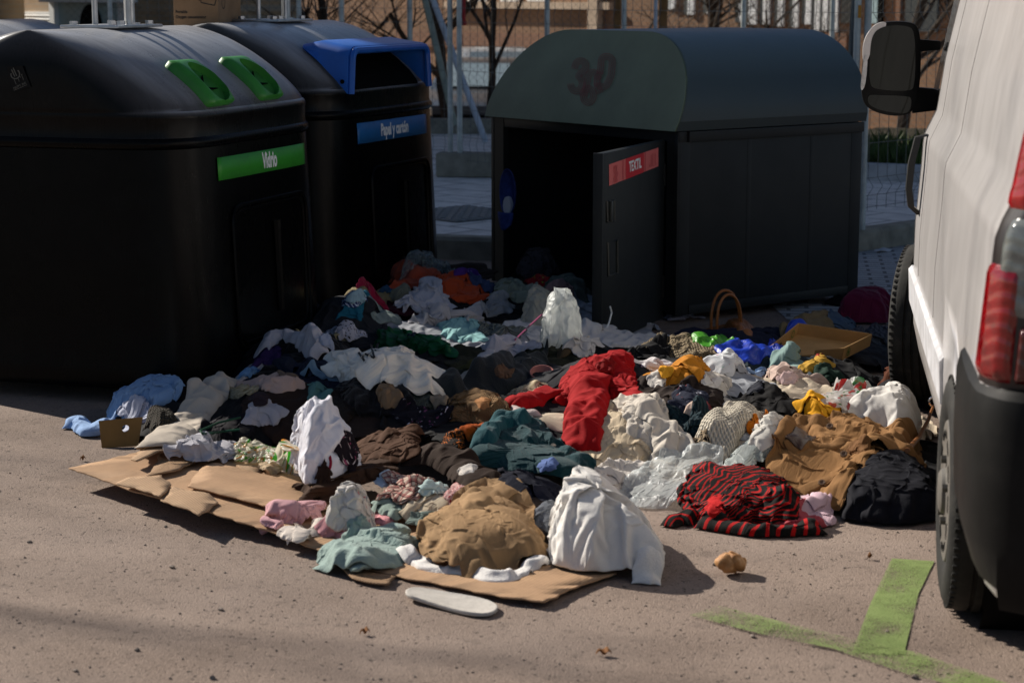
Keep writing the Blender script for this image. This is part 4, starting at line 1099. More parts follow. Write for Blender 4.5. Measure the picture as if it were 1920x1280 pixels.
wq = bb(bA, 'window', pbr('dark_recess', (.02, .02, .018), .6, .2), 1580, 1604, 0, 44, -.06, .0)
wq = bb(bA, 'window', M_SHOP, 1632, 1648, 0, 44, -.06, .0); bb(bA, 'frame', M_BLACK, 1648, 1656, 0, 46, -.06, .0, wq)
bb(bA, 'plinth', M_BRD, 1500, 1590, 62, 100, -.04, .0)
bb(bA, 'pilaster', M_BRD, 1684, 1692, 0, 80, -.08, .0); bb(bA, 'window', M_PANE, 1700, 1760, 0, 60, -.06, .0)
bS = building('brick_building', -1017, 20.2, R(63.5), 8.6, 13, -1.0, M_BRT, 'tall brick building left of the bins that keeps the pavement in shade')  # unseen block, added only for the shade it throws
bB = building('brick_building', -120, 31, R(-52), 8.0, 7, -1.0, M_BRT, 'tan brick building with a roller shutter and pale shop window, top left', 1.6)
wq = bb(bB, 'window', M_WALLW, 24, 106, 22, 70, -.03, .0); bb(bB, 'shutter', M_SHUT, 29, 103, 26, 70, -.06, -.03, wq)
bb(bB, 'pilaster', M_WALLW, 106, 116, 0, 70, -.10, .0)
wq = bb(bB, 'shop_window', M_SHOP, 117, 232, 6, 70, -.04, .0); bb(bB, 'frame', M_WALLW, 232, 240, 4, 70, -.08, .0, wq); bb(bB, 'awning', M_WALLW, 106, 260, 0, 5, -.25, .0, wq)
bb(bB, 'dark_jamb', M_BRD, 241, 254, 6, 70, -.05, .0)
m = MB(); xx = U(bB, 178); m.lathe([(.001, -.02), (.32, -.02), (.32, 0)], 32, Matrix.Translation((xx, -.045, Zy(bB, 178, 54))) @ Matrix.Rotation(R(90), 4, 'Z')); m.build('round_opening', M_BLACK, bB, False)
# ------------------------------------------------------------------ bare trees
M_BARK = pbr('bark', (.045, .034, .026), .9, .15, var=(14, .4), bmp=(40, .5, .02)); M_TWIG = pbr('twig_bark', (.05, .036, .026), .9, .15, var=(10, .3))
def bare_tree(x, y, z0, h, label, seed, spread=.55, levels=4, r0=.07, lean=0.0, group='bare trees behind the fence', first=None):
    rt = random.Random(seed); root = empty('bare_tree', (x, y, z0), 0, label, 'tree', group)
    trunk, crown = MB(), MB()
    def grow(p, d, L, r, lev):
        n = 5; pts = [p]; rr = [r]; q = p.copy(); dd = d.copy()
        for k in range(n):
            dd = (dd + Vector((rt.uniform(-1, 1), rt.uniform(-1, 1), rt.uniform(-.4, .7))) * .13).normalized(); q = q + dd * (L / n); pts.append(q.copy()); rr.append(r * (1 - .45 * (k + 1) / n))
        (trunk if lev == 0 else crown).tube(pts, rr, 7 if lev < 2 else (4 if lev < 3 else 3), False)
        if lev >= levels: return
        nb = rt.choice((3, 4, 4, 5)) + (2 if lev == 0 else 0)
        for k in range(nb):
            t = rt.uniform(.35, 1.0) if lev else rt.uniform(first or .35, 1.0); i = min(n - 1, int(t * n)); b0 = pts[i].lerp(pts[i + 1], t * n - i)
            a = rt.uniform(0, 6.28); out = Vector((math.cos(a), math.sin(a), 0)); nd_ = (dd * (1 - spread) + out * spread + Vector((0, 0, .18))).normalized()
            grow(b0, nd_, L * rt.uniform(.5, .75), max(.004, rr[i] * rt.uniform(.45, .65)), lev + 1)
    grow(Vector((0, 0, 0)), Vector((lean, 0, 1)).normalized(), h * .5, r0, 0)
    trunk.build('trunk', M_BARK, root); crown.build('crown', M_TWIG, root)
    return root
tp_ = at(914, 235, 25.5); bare_tree(tp_.x, 25.5, -.15, 4.2, 'slender bare tree behind the chain-link fence left of the container', 11, .5, 4, .06, .10)
tp_ = at(845, 120, 27); bare_tree(tp_.x, 27, -.45, 5.0, 'bushy bare tree behind the parked cars near the brace pipes', 4, .62, 4, .10, first=.15)
tp_ = at(1330, 60, 28); bare_tree(tp_.x, 28, -.5, 4.4, 'spreading bare tree behind the middle of the container roof', 8, .68, 4, .11, first=.15)
tp_ = at(1440, 60, 30); bare_tree(tp_.x, 30, -.8, 4.2, 'small bare tree behind the right half of the container roof', 23, .6, 4, .08, first=.2)
tp_ = at(1690, 100, 26); bare_tree(tp_.x, 26, -.3, 5.0, 'bare tree behind the wing mirror of the van', 15, .6, 4, .09, first=.2)
tp_ = at(640, 20, 27); bare_tree(tp_.x, 27, -.5, 4.5, 'bare tree above the lid of the paper bin', 31, .6, 4, .09, first=.2)
bare_tree(-13.2, 13.4, 0, 14, 'second tall bare street tree left of the bins', 77, .6, 4, .04, first=.5, group='bare street trees')
bare_tree(-14.3, 15.4, 0, 15, 'tall bare street tree left of the bins whose branches dapple the asphalt', 42, .6, 4, .04, first=.5, group='bare street trees')
# ------------------------------------------------------------------ fabrics
def C(h):
    h = h.lstrip('#'); v = [int(h[i:i + 2], 16) / 255 for i in (0, 2, 4)]
    return tuple(x / 12.92 if x <= .04045 else ((x + .055) / 1.055) ** 2.4 for x in v)
FAB = {}
def uvc(nt, scale=1.0, rot=0.0):
    tc = nt.nodes.new('ShaderNodeTexCoord'); mp = nt.nodes.new('ShaderNodeMapping')
    mp.inputs['Scale'].default_value = (scale,) * 3; mp.inputs['Rotation'].default_value = (0, 0, rot)
    lk(nt, tc.outputs['UV'], mp.inputs['Vector']); return mp.outputs['Vector']
def sep(nt, v):
    s = nd(nt, 'ShaderNodeSeparateXYZ'); lk(nt, v, s.inputs[0]); return s.outputs
def band(nt, x, period, duty):    # 1 inside a band of the given duty
    f = mth(nt, 'FRACT', mth(nt, 'DIVIDE', x, period)); return mth(nt, 'LESS_THAN', f, duty)
def fab(kind, col, col2=None, col3=None, key=None, **kw):
    k = (kind, col, col2, col3, key)
    if k in FAB: return FAB[k]
    c = C(col); m, nt, b = newmat('%s_fabric' % kind)
    v = uvc(nt, 1.0, kw.get('rot', .3)); o = coords(nt)
    b.inputs['Roughness'].default_value = .88; b.inputs['Specular IOR Level'].default_value = .18
    base = ramp(nt, noise(nt, v, 7, 4), [(.25, tuple(x * .88 for x in c)), (.75, tuple(min(1, x * 1.08) for x in c))])
    mpc = nt.nodes.new('ShaderNodeMapping'); mpc.inputs['Scale'].default_value = (1.0, .22, 1.0); mpc.inputs['Rotation'].default_value = (0, 0, .7); lk(nt, v, mpc.inputs['Vector'])
    mic = noise(nt, mpc.outputs['Vector'], 44, 3, .55, .8)                 # small creases run in lines
    crease = mth(nt, 'MULTIPLY', mic, .6)
    h = mth(nt, 'ADD', crease, mth(nt, 'MULTIPLY', noise(nt, v, 130, 3, .6, .8), .12)); bs, bd = .38, .014
    s = sep(nt, v)
    if kind in ('cotton',): pass
    elif kind == 'denim':
        w_ = noise(nt, uvc(nt, 1, .8), 420, 2, .6)
        base = mixc(nt, mth(nt, 'MULTIPLY', w_, .35), base, tuple(min(1, x * 1.7 + .04) for x in c))
        base = mixc(nt, ramp(nt, noise(nt, v, 11, 4), [(.5, (0, 0, 0)), (.75, (.35, .35, .35))]), base, tuple(min(1, x * 1.6 + .05) for x in c))
    elif kind in ('terry', 'fleece'):
        sc = 260 if kind == 'terry' else 150
        p1 = noise(nt, v, sc, 3, .7); vo = nd(nt, 'ShaderNodeTexVoronoi'); vo.inputs['Scale'].default_value = sc * .9; lk(nt, v, vo.inputs['Vector'])
        h = mth(nt, 'ADD', mth(nt, 'MULTIPLY', mic, .12), mth(nt, 'ADD', mth(nt, 'MULTIPLY', p1, .5), mth(nt, 'MULTIPLY', vo.outputs['Distance'], -.5)))
        bs, bd = .42, .006; b.inputs['Sheen Weight'].default_value = .10; b.inputs['Sheen Roughness'].default_value = .5
        base = mixc(nt, .35, base, ramp(nt, p1, [(.3, tuple(x * .6 for x in c)), (.65, tuple(min(1, x * 1.1) for x in c))]))
    elif kind == 'knit':
        y_ = mth(nt, 'MULTIPLY', s[0], 2 * math.pi / kw.get('pitch', .014)); x_ = mth(nt, 'MULTIPLY', s[1], 2 * math.pi / (kw.get('pitch', .014) * 1.2))
        r_ = mth(nt, 'ADD', mth(nt, 'MULTIPLY', mth(nt, 'SINE', y_), .5), mth(nt, 'MULTIPLY', mth(nt, 'SINE', mth(nt, 'ADD', x_, mth(nt, 'MULTIPLY', mth(nt, 'ABSOLUTE', mth(nt, 'SINE', mth(nt, 'MULTIPLY', y_, .5))), 2.0))), .35))
        h = mth(nt, 'ADD', r_, mth(nt, 'MULTIPLY', mic, .5)); bs, bd = .8, .006
        base = mixc(nt, .5, base, ramp(nt, mth(nt, 'MULTIPLY_ADD', r_, .5, .5), [(.2, tuple(x * .45 for x in (C(col2) if col2 else c))), (.65, c)]))
    elif kind == 'crochet':
        vo = nd(nt, 'ShaderNodeTexVoronoi'); vo.inputs['Scale'].default_value = 70; lk(nt, v, vo.inputs['Vector'])
        base = ramp(nt, vo.outputs['Distance'], [(.0, C(col2)), (.38, C(col2)), (.5, c), (1, c)]); h = mth(nt, 'MULTIPLY', vo.outputs['Distance'], 1.0); bs, bd = .9, .008
    elif kind == 'stripe':
        per, du = kw.get('period', .05), kw.get('duty', .35)
        wob = mth(nt, 'ADD', s[kw.get('axis', 1)], mth(nt, 'MULTIPLY', noise(nt, v, 5, 2), .012))
        base = mixc(nt, band(nt, wob, per, du), base, C(col2))
    elif kind == 'check':
        per = kw.get('period', .03)
        a_ = band(nt, s[0], per, .42); b2 = band(nt, s[1], per, .42)
        base = mixc(nt, mth(nt, 'MULTIPLY', a_, .55), base, C(col2)); base = mixc(nt, mth(nt, 'MULTIPLY', b2, .55), base, C(col2))
        if col3:
            base = mixc(nt, mth(nt, 'MULTIPLY', band(nt, mth(nt, 'ADD', s[0], per * .7), per, .14), .8), base, C(col3)); base = mixc(nt, mth(nt, 'MULTIPLY', band(nt, mth(nt, 'ADD', s[1], per * .7), per, .14), .8), base, C(col3))
    elif kind in ('floral', 'dots'):
        sc = kw.get('scale', 26)
        vo = nd(nt, 'ShaderNodeTexVoronoi'); vo.inputs['Scale'].default_value = sc; vo.inputs['Randomness'].default_value = 1.0 if kind == 'floral' else .25
        dv_ = mixc(nt, .06 if kind == 'floral' else 0.0, v, (0, 0, 0)); lk(nt, v, vo.inputs['Vector'])
        pet = mth(nt, 'ADD', vo.outputs['Distance'], mth(nt, 'MULTIPLY', noise(nt, v, sc * 3, 2), .35 if kind == 'floral' else .0))
        msk = mth(nt, 'LESS_THAN', pet, kw.get('size', .45)); cs = sep(nt, vo.outputs['Color'])
        pick = mth(nt, 'GREATER_THAN', cs[0], .5)
        sel = mth(nt, 'MULTIPLY', msk, mth(nt, 'GREATER_THAN', cs[1], kw.get('skip', .25)))
        base = mixc(nt, sel, base, mixc(nt, pick, C(col2), C(col3 or col2)))
    elif kind == 'mesh':
        vo = nd(nt, 'ShaderNodeTexVoronoi'); vo.inputs['Scale'].default_value = 60; lk(nt, v, vo.inputs['Vector']); base = ramp(nt, vo.outputs['Distance'], [(.2, tuple(x * .3 for x in c)), (.5, c)])
    elif kind == 'satin':
        b.inputs['Roughness'].default_value = .42; b.inputs['Specular IOR Level'].default_value = .45
    elif kind == 'paper':
        vo = nd(nt, 'ShaderNodeTexVoronoi', feature='F1'); vo.inputs['Scale'].default_value = 14; lk(nt, v, vo.inputs['Vector'])
        h = mth(nt, 'ADD', vo.outputs['Distance'], mth(nt, 'MULTIPLY', mic, .4)); bs, bd = .75, .03; b.inputs['Roughness'].default_value = .6; b.inputs['Specular IOR Level'].default_value = .3
    elif kind == 'leather':
        b.inputs['Roughness'].default_value = .4; b.inputs['Specular IOR Level'].default_value = .45
        h = noise(nt, v, 160, 4); bs, bd = .3, .003
    if kind in ('plastic', 'clear'):
        vo = nd(nt, 'ShaderNodeTexVoronoi', feature='DISTANCE_TO_EDGE'); vo.inputs['Scale'].default_value = 22; 
        dvec = nd(nt, 'ShaderNodeVectorMath', operation='ADD'); nz = nt.nodes.new('ShaderNodeTexNoise'); nz.inputs['Scale'].default_value = 9; lk(nt, v, nz.inputs['Vector'])
        sc_ = nd(nt, 'ShaderNodeVectorMath', operation='SCALE'); sc_.inputs['Scale'].default_value = .12; lk(nt, nz.outputs['Color'], sc_.inputs[0]); lk(nt, v, dvec.inputs[0]); lk(nt, sc_.outputs[0], dvec.inputs[1]); lk(nt, dvec.outputs[0], vo.inputs['Vector'])
        h = mth(nt, 'ADD', mth(nt, 'MULTIPLY', vo.outputs['Distance'], 1.0), mic); bs, bd = .4, .015
        b.inputs['Roughness'].default_value = .34; b.inputs['Specular IOR Level'].default_value = .5
        if col2:
            pr = noise(nt, v, kw.get('pscale', 9), 2); base = mixc(nt, ramp(nt, pr, [(.56, (0, 0, 0)), (.58, (1, 1, 1))]), base, C(col2))
            if col3: base = mixc(nt, ramp(nt, noise(nt, uvc(nt, 1, 1.3), kw.get('pscale', 9) * 1.1, 2), [(.58, (0, 0, 0)), (.60, (1, 1, 1))]), base, C(col3))
        lk(nt, base, b.inputs['Base Color'])
        bump(nt, b, h, bs, bd)
        tl_ = nt.nodes.new('ShaderNodeBsdfTranslucent'); lk(nt, base, tl_.inputs[0]); mx = nt.nodes.new('ShaderNodeMixShader'); mx.inputs[0].default_value = .45
        lk(nt, b.outputs[0], mx.inputs[1]); lk(nt, tl_.outputs[0], mx.inputs[2]); out = mx.outputs[0]
        tr = nt.nodes.new('ShaderNodeBsdfTransparent'); m2 = nt.nodes.new('ShaderNodeMixShader')
        fac = ramp(nt, noise(nt, v, 12, 4), [(.3, (kw.get('t', .78 if kind == 'clear' else .12),) * 3), (.7, (kw.get('t', .78 if kind == 'clear' else .12) * .5,) * 3)])
        lk(nt, fac, m2.inputs[0]); lk(nt, out, m2.inputs[1]); lk(nt, tr.outputs[0], m2.inputs[2])
        lk(nt, m2.outputs[0], nt.nodes['Material Output'].inputs['Surface'])
    else:
        lk(nt, base, b.inputs['Base Color']); bump(nt, b, h, bs, bd)
        if kind in ('cotton', 'floral', 'dots', 'check') and sum(c) > 1.2:   # thin pale cloth lets light through
            tl_ = nt.nodes.new('ShaderNodeBsdfTranslucent'); lk(nt, base, tl_.inputs[0]); mx = nt.nodes.new('ShaderNodeMixShader'); mx.inputs[0].default_value = .18
            lk(nt, b.outputs[0], mx.inputs[1]); lk(nt, tl_.outputs[0], mx.inputs[2]); lk(nt, mx.outputs[0], nt.nodes['Material Output'].inputs['Surface'])
    FAB[k] = m; return m
# ------------------------------------------------------------------ the heap: a height field that every settled garment raises
CELL = .0125; GX0, GX1, GY0, GY1 = -2.5, 2.3, 5.2, 12.5
NX, NYY = int((GX1 - GX0) / CELL), int((GY1 - GY0) / CELL)
gx = GX0 + (np.arange(NX) + .5) * CELL; gy = GY0 + (np.arange(NYY) + .5) * CELL
XX, YY = np.meshgrid(gx, gy, indexing='ij')
def gau(cx, cy, sx, sy, h): return h * np.exp(-((XX - cx) / sx) ** 2 - ((YY - cy) / sy) ** 2)
def sbox(x0, x1, y0, y1, s, h):
    f = lambda a: 1 / (1 + np.exp(-a / s)); return h * f(XX - x0) * f(x1 - XX) * f(YY - y0) * f(y1 - YY)
# outline of the heap on the ground; it rises steeply from its edge and levels off
_b = [tuple(gp(x, y).xy) for x, y in ((205, 800), (330, 850), (470, 866), (545, 905), (600, 985), (680, 1022), (800, 1040), (1000, 1045), (1215, 1050), (1215, 990), (1160, 930), (1290, 965), (1440, 985), (1560, 968), (1745, 962))] + [(1.52, 7.6), (1.60, 8.5), (1.85, 9.8), (1.2, 10.1), (.55, 9.95), (.95, 11.4), (.3, 12.0), (-.30, 12.35), (-.55, 12.2), (-.96, 10.35), (-.95, 9.95), (-1.36, 8.45), (-1.7, 8.2)]
_d = np.full(XX.shape, 9.0); _in = np.zeros(XX.shape, bool)
for (x0, y0), (x1, y1) in zip(_b, _b[1:] + _b[:1]):
    ex_, ey_ = x1 - x0, y1 - y0; t_ = np.clip(((XX - x0) * ex_ + (YY - y0) * ey_) / (ex_ * ex_ + ey_ * ey_), 0, 1)
    _d = np.minimum(_d, np.hypot(XX - x0 - t_ * ex_, YY - y0 - t_ * ey_))
    c_ = ((y0 > YY) != (y1 > YY)) & (XX < (x1 - x0) * (YY - y0) / (y1 - y0 + 1e-12) + x0); _in ^= c_
HF = np.where(_in, .20 * (1 - np.exp(-_d / .36)), 0.0)
HF = HF * np.interp(YY, [5.2, 6.2, 7.7, 8.5, 9.2, 10.2, 11.0, 11.8], [.45, .62, 1.0, .60, .52, .70, 1.05, 1.45])
HF = HF + gau(.42, 7.72, .28, .32, .10) + gau(1.15, 7.9, .4, .35, .015) + gau(-1.42, 8.1, .2, .22, .03)
HF = HF + np.where(_in, gau(-1.10, 9.0, .20, .36, .16) + gau(-.83, 9.68, .22, .36, .20) + gau(-.60, 11.0, .18, .45, .12), 0)
HF = HF + .012 * np.where(_in, np.sin(XX * 11 + 2 * np.sin(YY * 7)) + np.sin(YY * 13 + XX * 5), 0)
def hf(x, y):
    fx_ = np.clip((np.asarray(x) - GX0) / CELL - .5, 0, NX - 1.001); fy_ = np.clip((np.asarray(y) - GY0) / CELL - .5, 0, NYY - 1.001)
    i = fx_.astype(int); j = fy_.astype(int); a = fx_ - i; b_ = fy_ - j
    return HF[i, j] * (1 - a) * (1 - b_) + HF[i + 1, j] * a * (1 - b_) + HF[i, j + 1] * (1 - a) * b_ + HF[i + 1, j + 1] * a * b_
TS = np.linspace(5.2, 12.25, 1500)
BINS = [(gc, gex, gey), (pc, pex, pey)]
def march(px, py, off=0.0):
    d = ray(px, py); x = d.x / d.y * TS; z = CAM.z + d.z / d.y * TS
    s = z - (hf(x, TS) + off)
    for c_, ex_, ey_ in BINS:
        dx_, dy_ = x - c_.x, TS - c_.y
        s = np.where((np.abs(dx_ * ex_.x + dy_ * ex_.y) < .90) & (np.abs(dx_ * ey_.x + dy_ * ey_.y) < .88) & (z < 1.5), -1, s)
    k = np.argmax(s < 0)
    if not (s < 0).any(): k = len(TS) - 1
    return np.array([x[k], TS[k], z[k]])
def zray(px, py, Y): d = ray(px, py); return CAM.z + d.z / d.y * Y
def snoise(rng, nu, nv, f):      # smooth random field
    g = rng.standard_normal((int(f) + 3, int(f) + 3)); u = np.linspace(0, f, nu); v = np.linspace(0, f, nv)
    i = u.astype(int); j = v.astype(int); a = (u - i)[:, None]; b_ = (v - j)[None, :]
    a = a * a * (3 - 2 * a); b_ = b_ * b_ * (3 - 2 * b_)
    return g[np.ix_(i, j)] * (1 - a) * (1 - b_) + g[np.ix_(i + 1, j)] * a * (1 - b_) + g[np.ix_(i, j + 1)] * (1 - a) * b_ + g[np.ix_(i + 1, j + 1)] * a * b_
def folded(P, rng, amp, wl, nsys=3):
    "pleat the sheet: long ridged folds of several directions, each fading in and out, leaning over a little"
    nu, nv, _ = P.shape; Q = P.copy()
    x = P[..., 0] - P[..., 0].mean(); y = (P[..., 1] - P[..., 1].mean())
    ctr = rng.uniform(-.3, .3, 2) * np.array([np.ptp(x), np.ptp(y)])
    th_m = rng.uniform(0, math.pi)
    for j in range(nsys):
        th = th_m + (0, rng.uniform(-.5, .5), rng.uniform(.6, 2.4))[j % 3]; w_ = wl * rng.uniform(.75, 1.4) * (1.0, .6, .7)[j % 3]
        warp = snoise(rng, nu, nv, 3) * 1.3 + snoise(rng, nu, nv, 6) * .4
        if rng.random() < .4:                       # folds fanning out of a pinched point
            ang = np.arctan2(y - ctr[1], x - ctr[0]); ph = ang * rng.integers(5, 9) + warp * .8
        else: ph = 2 * math.pi * (x * math.cos(th) + y * math.sin(th)) / w_ + warp
        tri = np.abs(((ph / (2 * math.pi)) % 1.0) * 2 - 1)
        rid = (tri ** 1.7 - .38) * 1.6
        mask = np.clip(.45 + .75 * snoise(rng, nu, nv, 3), 0, 1.2)
        a_ = amp * (1.25, .55, .35)[j % 3] * mask
        Q[..., 2] += a_ * rid
        sh = a_ * np.cos(ph) * rng.uniform(.2, .8)
        Q[..., 0] += sh * math.cos(th); Q[..., 1] += sh * math.sin(th)
    th = th_m + rng.uniform(-.35, .35); ph = 2 * math.pi * (x * math.cos(th) + y * math.sin(th)) / (wl * .42) + snoise(rng, nu, nv, 4) * 1.6    # fine drag creases
    Q[..., 2] += amp * .22 * (np.abs(((ph / (2 * math.pi)) % 1.0) * 2 - 1) ** 2 - .3) * np.clip(snoise(rng, nu, nv, 4) + .4, 0, 1.3)
    return Q
def settle(P, dome, slack, rng, steps=34, iters=7, bend=.06, hold=.02, edge_hold=.25, aniso=0.0, nf=5.0, amp=.012, lift=.006, fold=.016, wl=.085, nsys=3):
    "position-based cloth: the sheet is longer than its outline, so it buckles into folds as it settles on the heap"
    nu, nv, _ = P.shape
    flat_xy = P[..., :2].copy()
    if fold > 0: P = folded(P, rng, fold, wl, nsys)
    P[..., 2] += max(0.0, fold * .6)
    du = np.linalg.norm(P[1:] - P[:-1], axis=2); dvv = np.linalg.norm(P[:, 1:] - P[:, :-1], axis=2)
    sl = slack * .55 * (1 + .5 * np.clip(snoise(rng, nu, nv, 4), -1.2, 1.2))
    ru = du * (1 + sl[1:] * (1 + aniso)); rv = dvv * (1 + sl[:, 1:] * (1 - aniso))
    d1 = np.linalg.norm(P[1:, 1:] - P[:-1, :-1], axis=2) * (1 + sl[1:, 1:]); d2 = np.linalg.norm(P[1:, :-1] - P[:-1, 1:], axis=2) * (1 + sl[1:, 1:])
    P = P.copy(); P[..., 2] += amp * .6 * (1.2 * snoise(rng, nu, nv, nf) + .8 * snoise(rng, nu, nv, nf * 2)) + amp
    X0 = flat_xy; V = np.zeros_like(P)
    eh = np.full((nu, nv), hold); eh[0] = eh[-1] = edge_hold; eh[:, 0] = eh[:, -1] = edge_hold
    def con(A, B, rest, k):
        d = B - A; L = np.sqrt((d * d).sum(-1)) + 1e-9; c = d * (k * .5 * (L - rest) / L)[..., None]; A += c; B -= c
    for st in range(steps):
        V *= .86; V[..., 2] -= .0011; old = P.copy(); P += V
        for it in range(iters):
            con(P[0:-1:2], P[1::2], ru[0::2], 1) ; con(P[1:-1:2], P[2::2], ru[1::2], 1)
            con(P[:, 0:-1:2], P[:, 1::2], rv[:, 0::2], 1); con(P[:, 1:-1:2], P[:, 2::2], rv[:, 1::2], 1)
            con(P[0:-1:2, :-1], P[1::2, 1:], d1[0::2], .35); con(P[1:-1:2, :-1], P[2::2, 1:], d1[1::2], .35)
            con(P[1::2, :-1], P[0:-1:2, 1:], d2[0::2], .35); con(P[2::2, :-1], P[1:-1:2, 1:], d2[1::2], .35)
            if bend > 0:
                P[1:-1] += bend * .5 * ((P[2:] + P[:-2]) * .5 - P[1:-1]); P[:, 1:-1] += bend * .5 * ((P[:, 2:] + P[:, :-2]) * .5 - P[:, 1:-1])
        P[..., :2] += (X0 - P[..., :2]) * eh[..., None]
        g = hf(P[..., 0], P[..., 1]) + dome + lift
        low = P[..., 2] < g
        P[..., 2] = np.where(low, g, P[..., 2])
        P[..., :2] = np.where(low[..., None], old[..., :2] + (P[..., :2] - old[..., :2]) * .45, P[..., :2])
        V = P - old
    return P
def raise_field(P, soft=.72):
    global HF
    nu, nv, _ = P.shape; up = 3
    a = np.linspace(0, nu - 1, (nu - 1) * up + 1); b_ = np.linspace(0, nv - 1, (nv - 1) * up + 1)
    i = np.minimum(a.astype(int), nu - 2); j = np.minimum(b_.astype(int), nv - 2); s = (a - i)[:, None, None]; t = (b_ - j)[None, :, None]
    Q = P[np.ix_(i, j)] * (1 - s) * (1 - t) + P[np.ix_(i + 1, j)] * s * (1 - t) + P[np.ix_(i, j + 1)] * (1 - s) * t + P[np.ix_(i + 1, j + 1)] * s * t
    ix = ((Q[..., 0] - GX0) / CELL).astype(int).ravel(); iy = ((Q[..., 1] - GY0) / CELL).astype(int).ravel(); ok = (ix >= 0) & (ix < NX) & (iy >= 0) & (iy < NYY)
    T = np.full_like(HF, -1); np.maximum.at(T, (ix[ok], iy[ok]), Q[..., 2].ravel()[ok])
    HF = np.where(T > HF, HF + (T - HF) * soft, HF)
def cloth_obj(name, P, size_uv, mat, thick, parent=None, label=None, cat=None, group=None, sub=1):
    nu, nv, _ = P.shape; c = P.reshape(-1, 3).mean(0); c[2] = P[..., 2].min(); c = Vector(c)
    vs = (P.reshape(-1, 3) - np.array(c))
    I = np.arange(nu * nv).reshape(nu, nv)
    fs = np.stack([I[:-1, :-1], I[1:, :-1], I[1:, 1:], I[:-1, 1:]], -1).reshape(-1, 4)
    uu, vv = np.meshgrid(np.linspace(0, size_uv[0], nu), np.linspace(0, size_uv[1], nv), indexing='ij')
    o = mesh_obj(name, vs.tolist(), fs.tolist(), mat, None, True, np.stack([uu, vv], -1).reshape(-1, 2))
    o.location = c
    if parent is not None: o.parent = parent; o.location = c - parent.location
    if thick > 0:
        s = o.modifiers.new('thickness', 'SOLIDIFY'); s.thickness = thick; s.offset = -1
    if sub:
        s = o.modifiers.new('smooth', 'SUBSURF'); s.levels = sub; s.render_levels = sub
    return tag(o, label, cat, group)
THICK = {'terry': .006, 'fleece': .004, 'knit': .005, 'denim': .0025, 'plastic': 0, 'clear': 0, 'paper': .0012, 'crochet': .004, 'cotton': .0013, 'floral': .0012, 'check': .0012, 'dots': .0012, 'satin': .0012, 'stripe': .0015}
NITEM = [0]
def footprint(P2, n, rng):
    c = P2.mean(0)
    # area centroid
    x, y = P2[:, 0], P2[:, 1]; x1, y1 = np.roll(x, -1), np.roll(y, -1); cr = x * y1 - x1 * y; A = cr.sum() / 2
    if abs(A) > 1e-6: c = np.array([((x + x1) * cr).sum() / (6 * A), ((y + y1) * cr).sum() / (6 * A)])
    ph = np.linspace(-math.pi, math.pi, 181); Rr = np.zeros(181)
    for k, a in enumerate(ph):
        d = np.array([math.cos(a), math.sin(a)]); best = 0
        for p, q in zip(P2, np.roll(P2, -1, axis=0)):
            e = q - p; den = d[0] * e[1] - d[1] * e[0]
            if abs(den) < 1e-9: continue
            w_ = p - c; t = (w_[0] * e[1] - w_[1] * e[0]) / den; s = (w_[0] * d[1] - w_[1] * d[0]) / den
            if t > 0 and -1e-6 <= s <= 1 + 1e-6: best = max(best, t)
        Rr[k] = best
    Rr[-1] = Rr[0]; ker = np.array([1, 2, 1]) / 4.0
    Rr[1:-1] = np.convolve(Rr, ker, 'same')[1:-1]
    Rr[Rr < .02] = .02
    wob = sum(rng.normal() * np.sin(k_ * ph + rng.uniform(0, 6.28)) / (k_ ** .6) for k_ in range(3, 14)); Rr = Rr * (1 + .055 * np.clip(wob, -2, 2)); Rr[-1] = Rr[0]
    s = np.linspace(-1, 1, n); a, b_ = np.meshgrid(s, s, indexing='ij')
    dx = a * np.sqrt(1 - b_ ** 2 / 2); dy = b_ * np.sqrt(1 - a ** 2 / 2); th0 = rng.uniform(0, 6.28)
    r = np.sqrt(dx * dx + dy * dy); ang = np.arctan2(dy, dx) + th0; ang = (ang + math.pi) % (2 * math.pi) - math.pi
    rad = np.interp(ang, ph, Rr)
    return c, r, c[0] + rad * r * np.cos(ang), c[1] + rad * r * np.sin(ang)
def kindof(mat): return mat.name.split('_')[0]
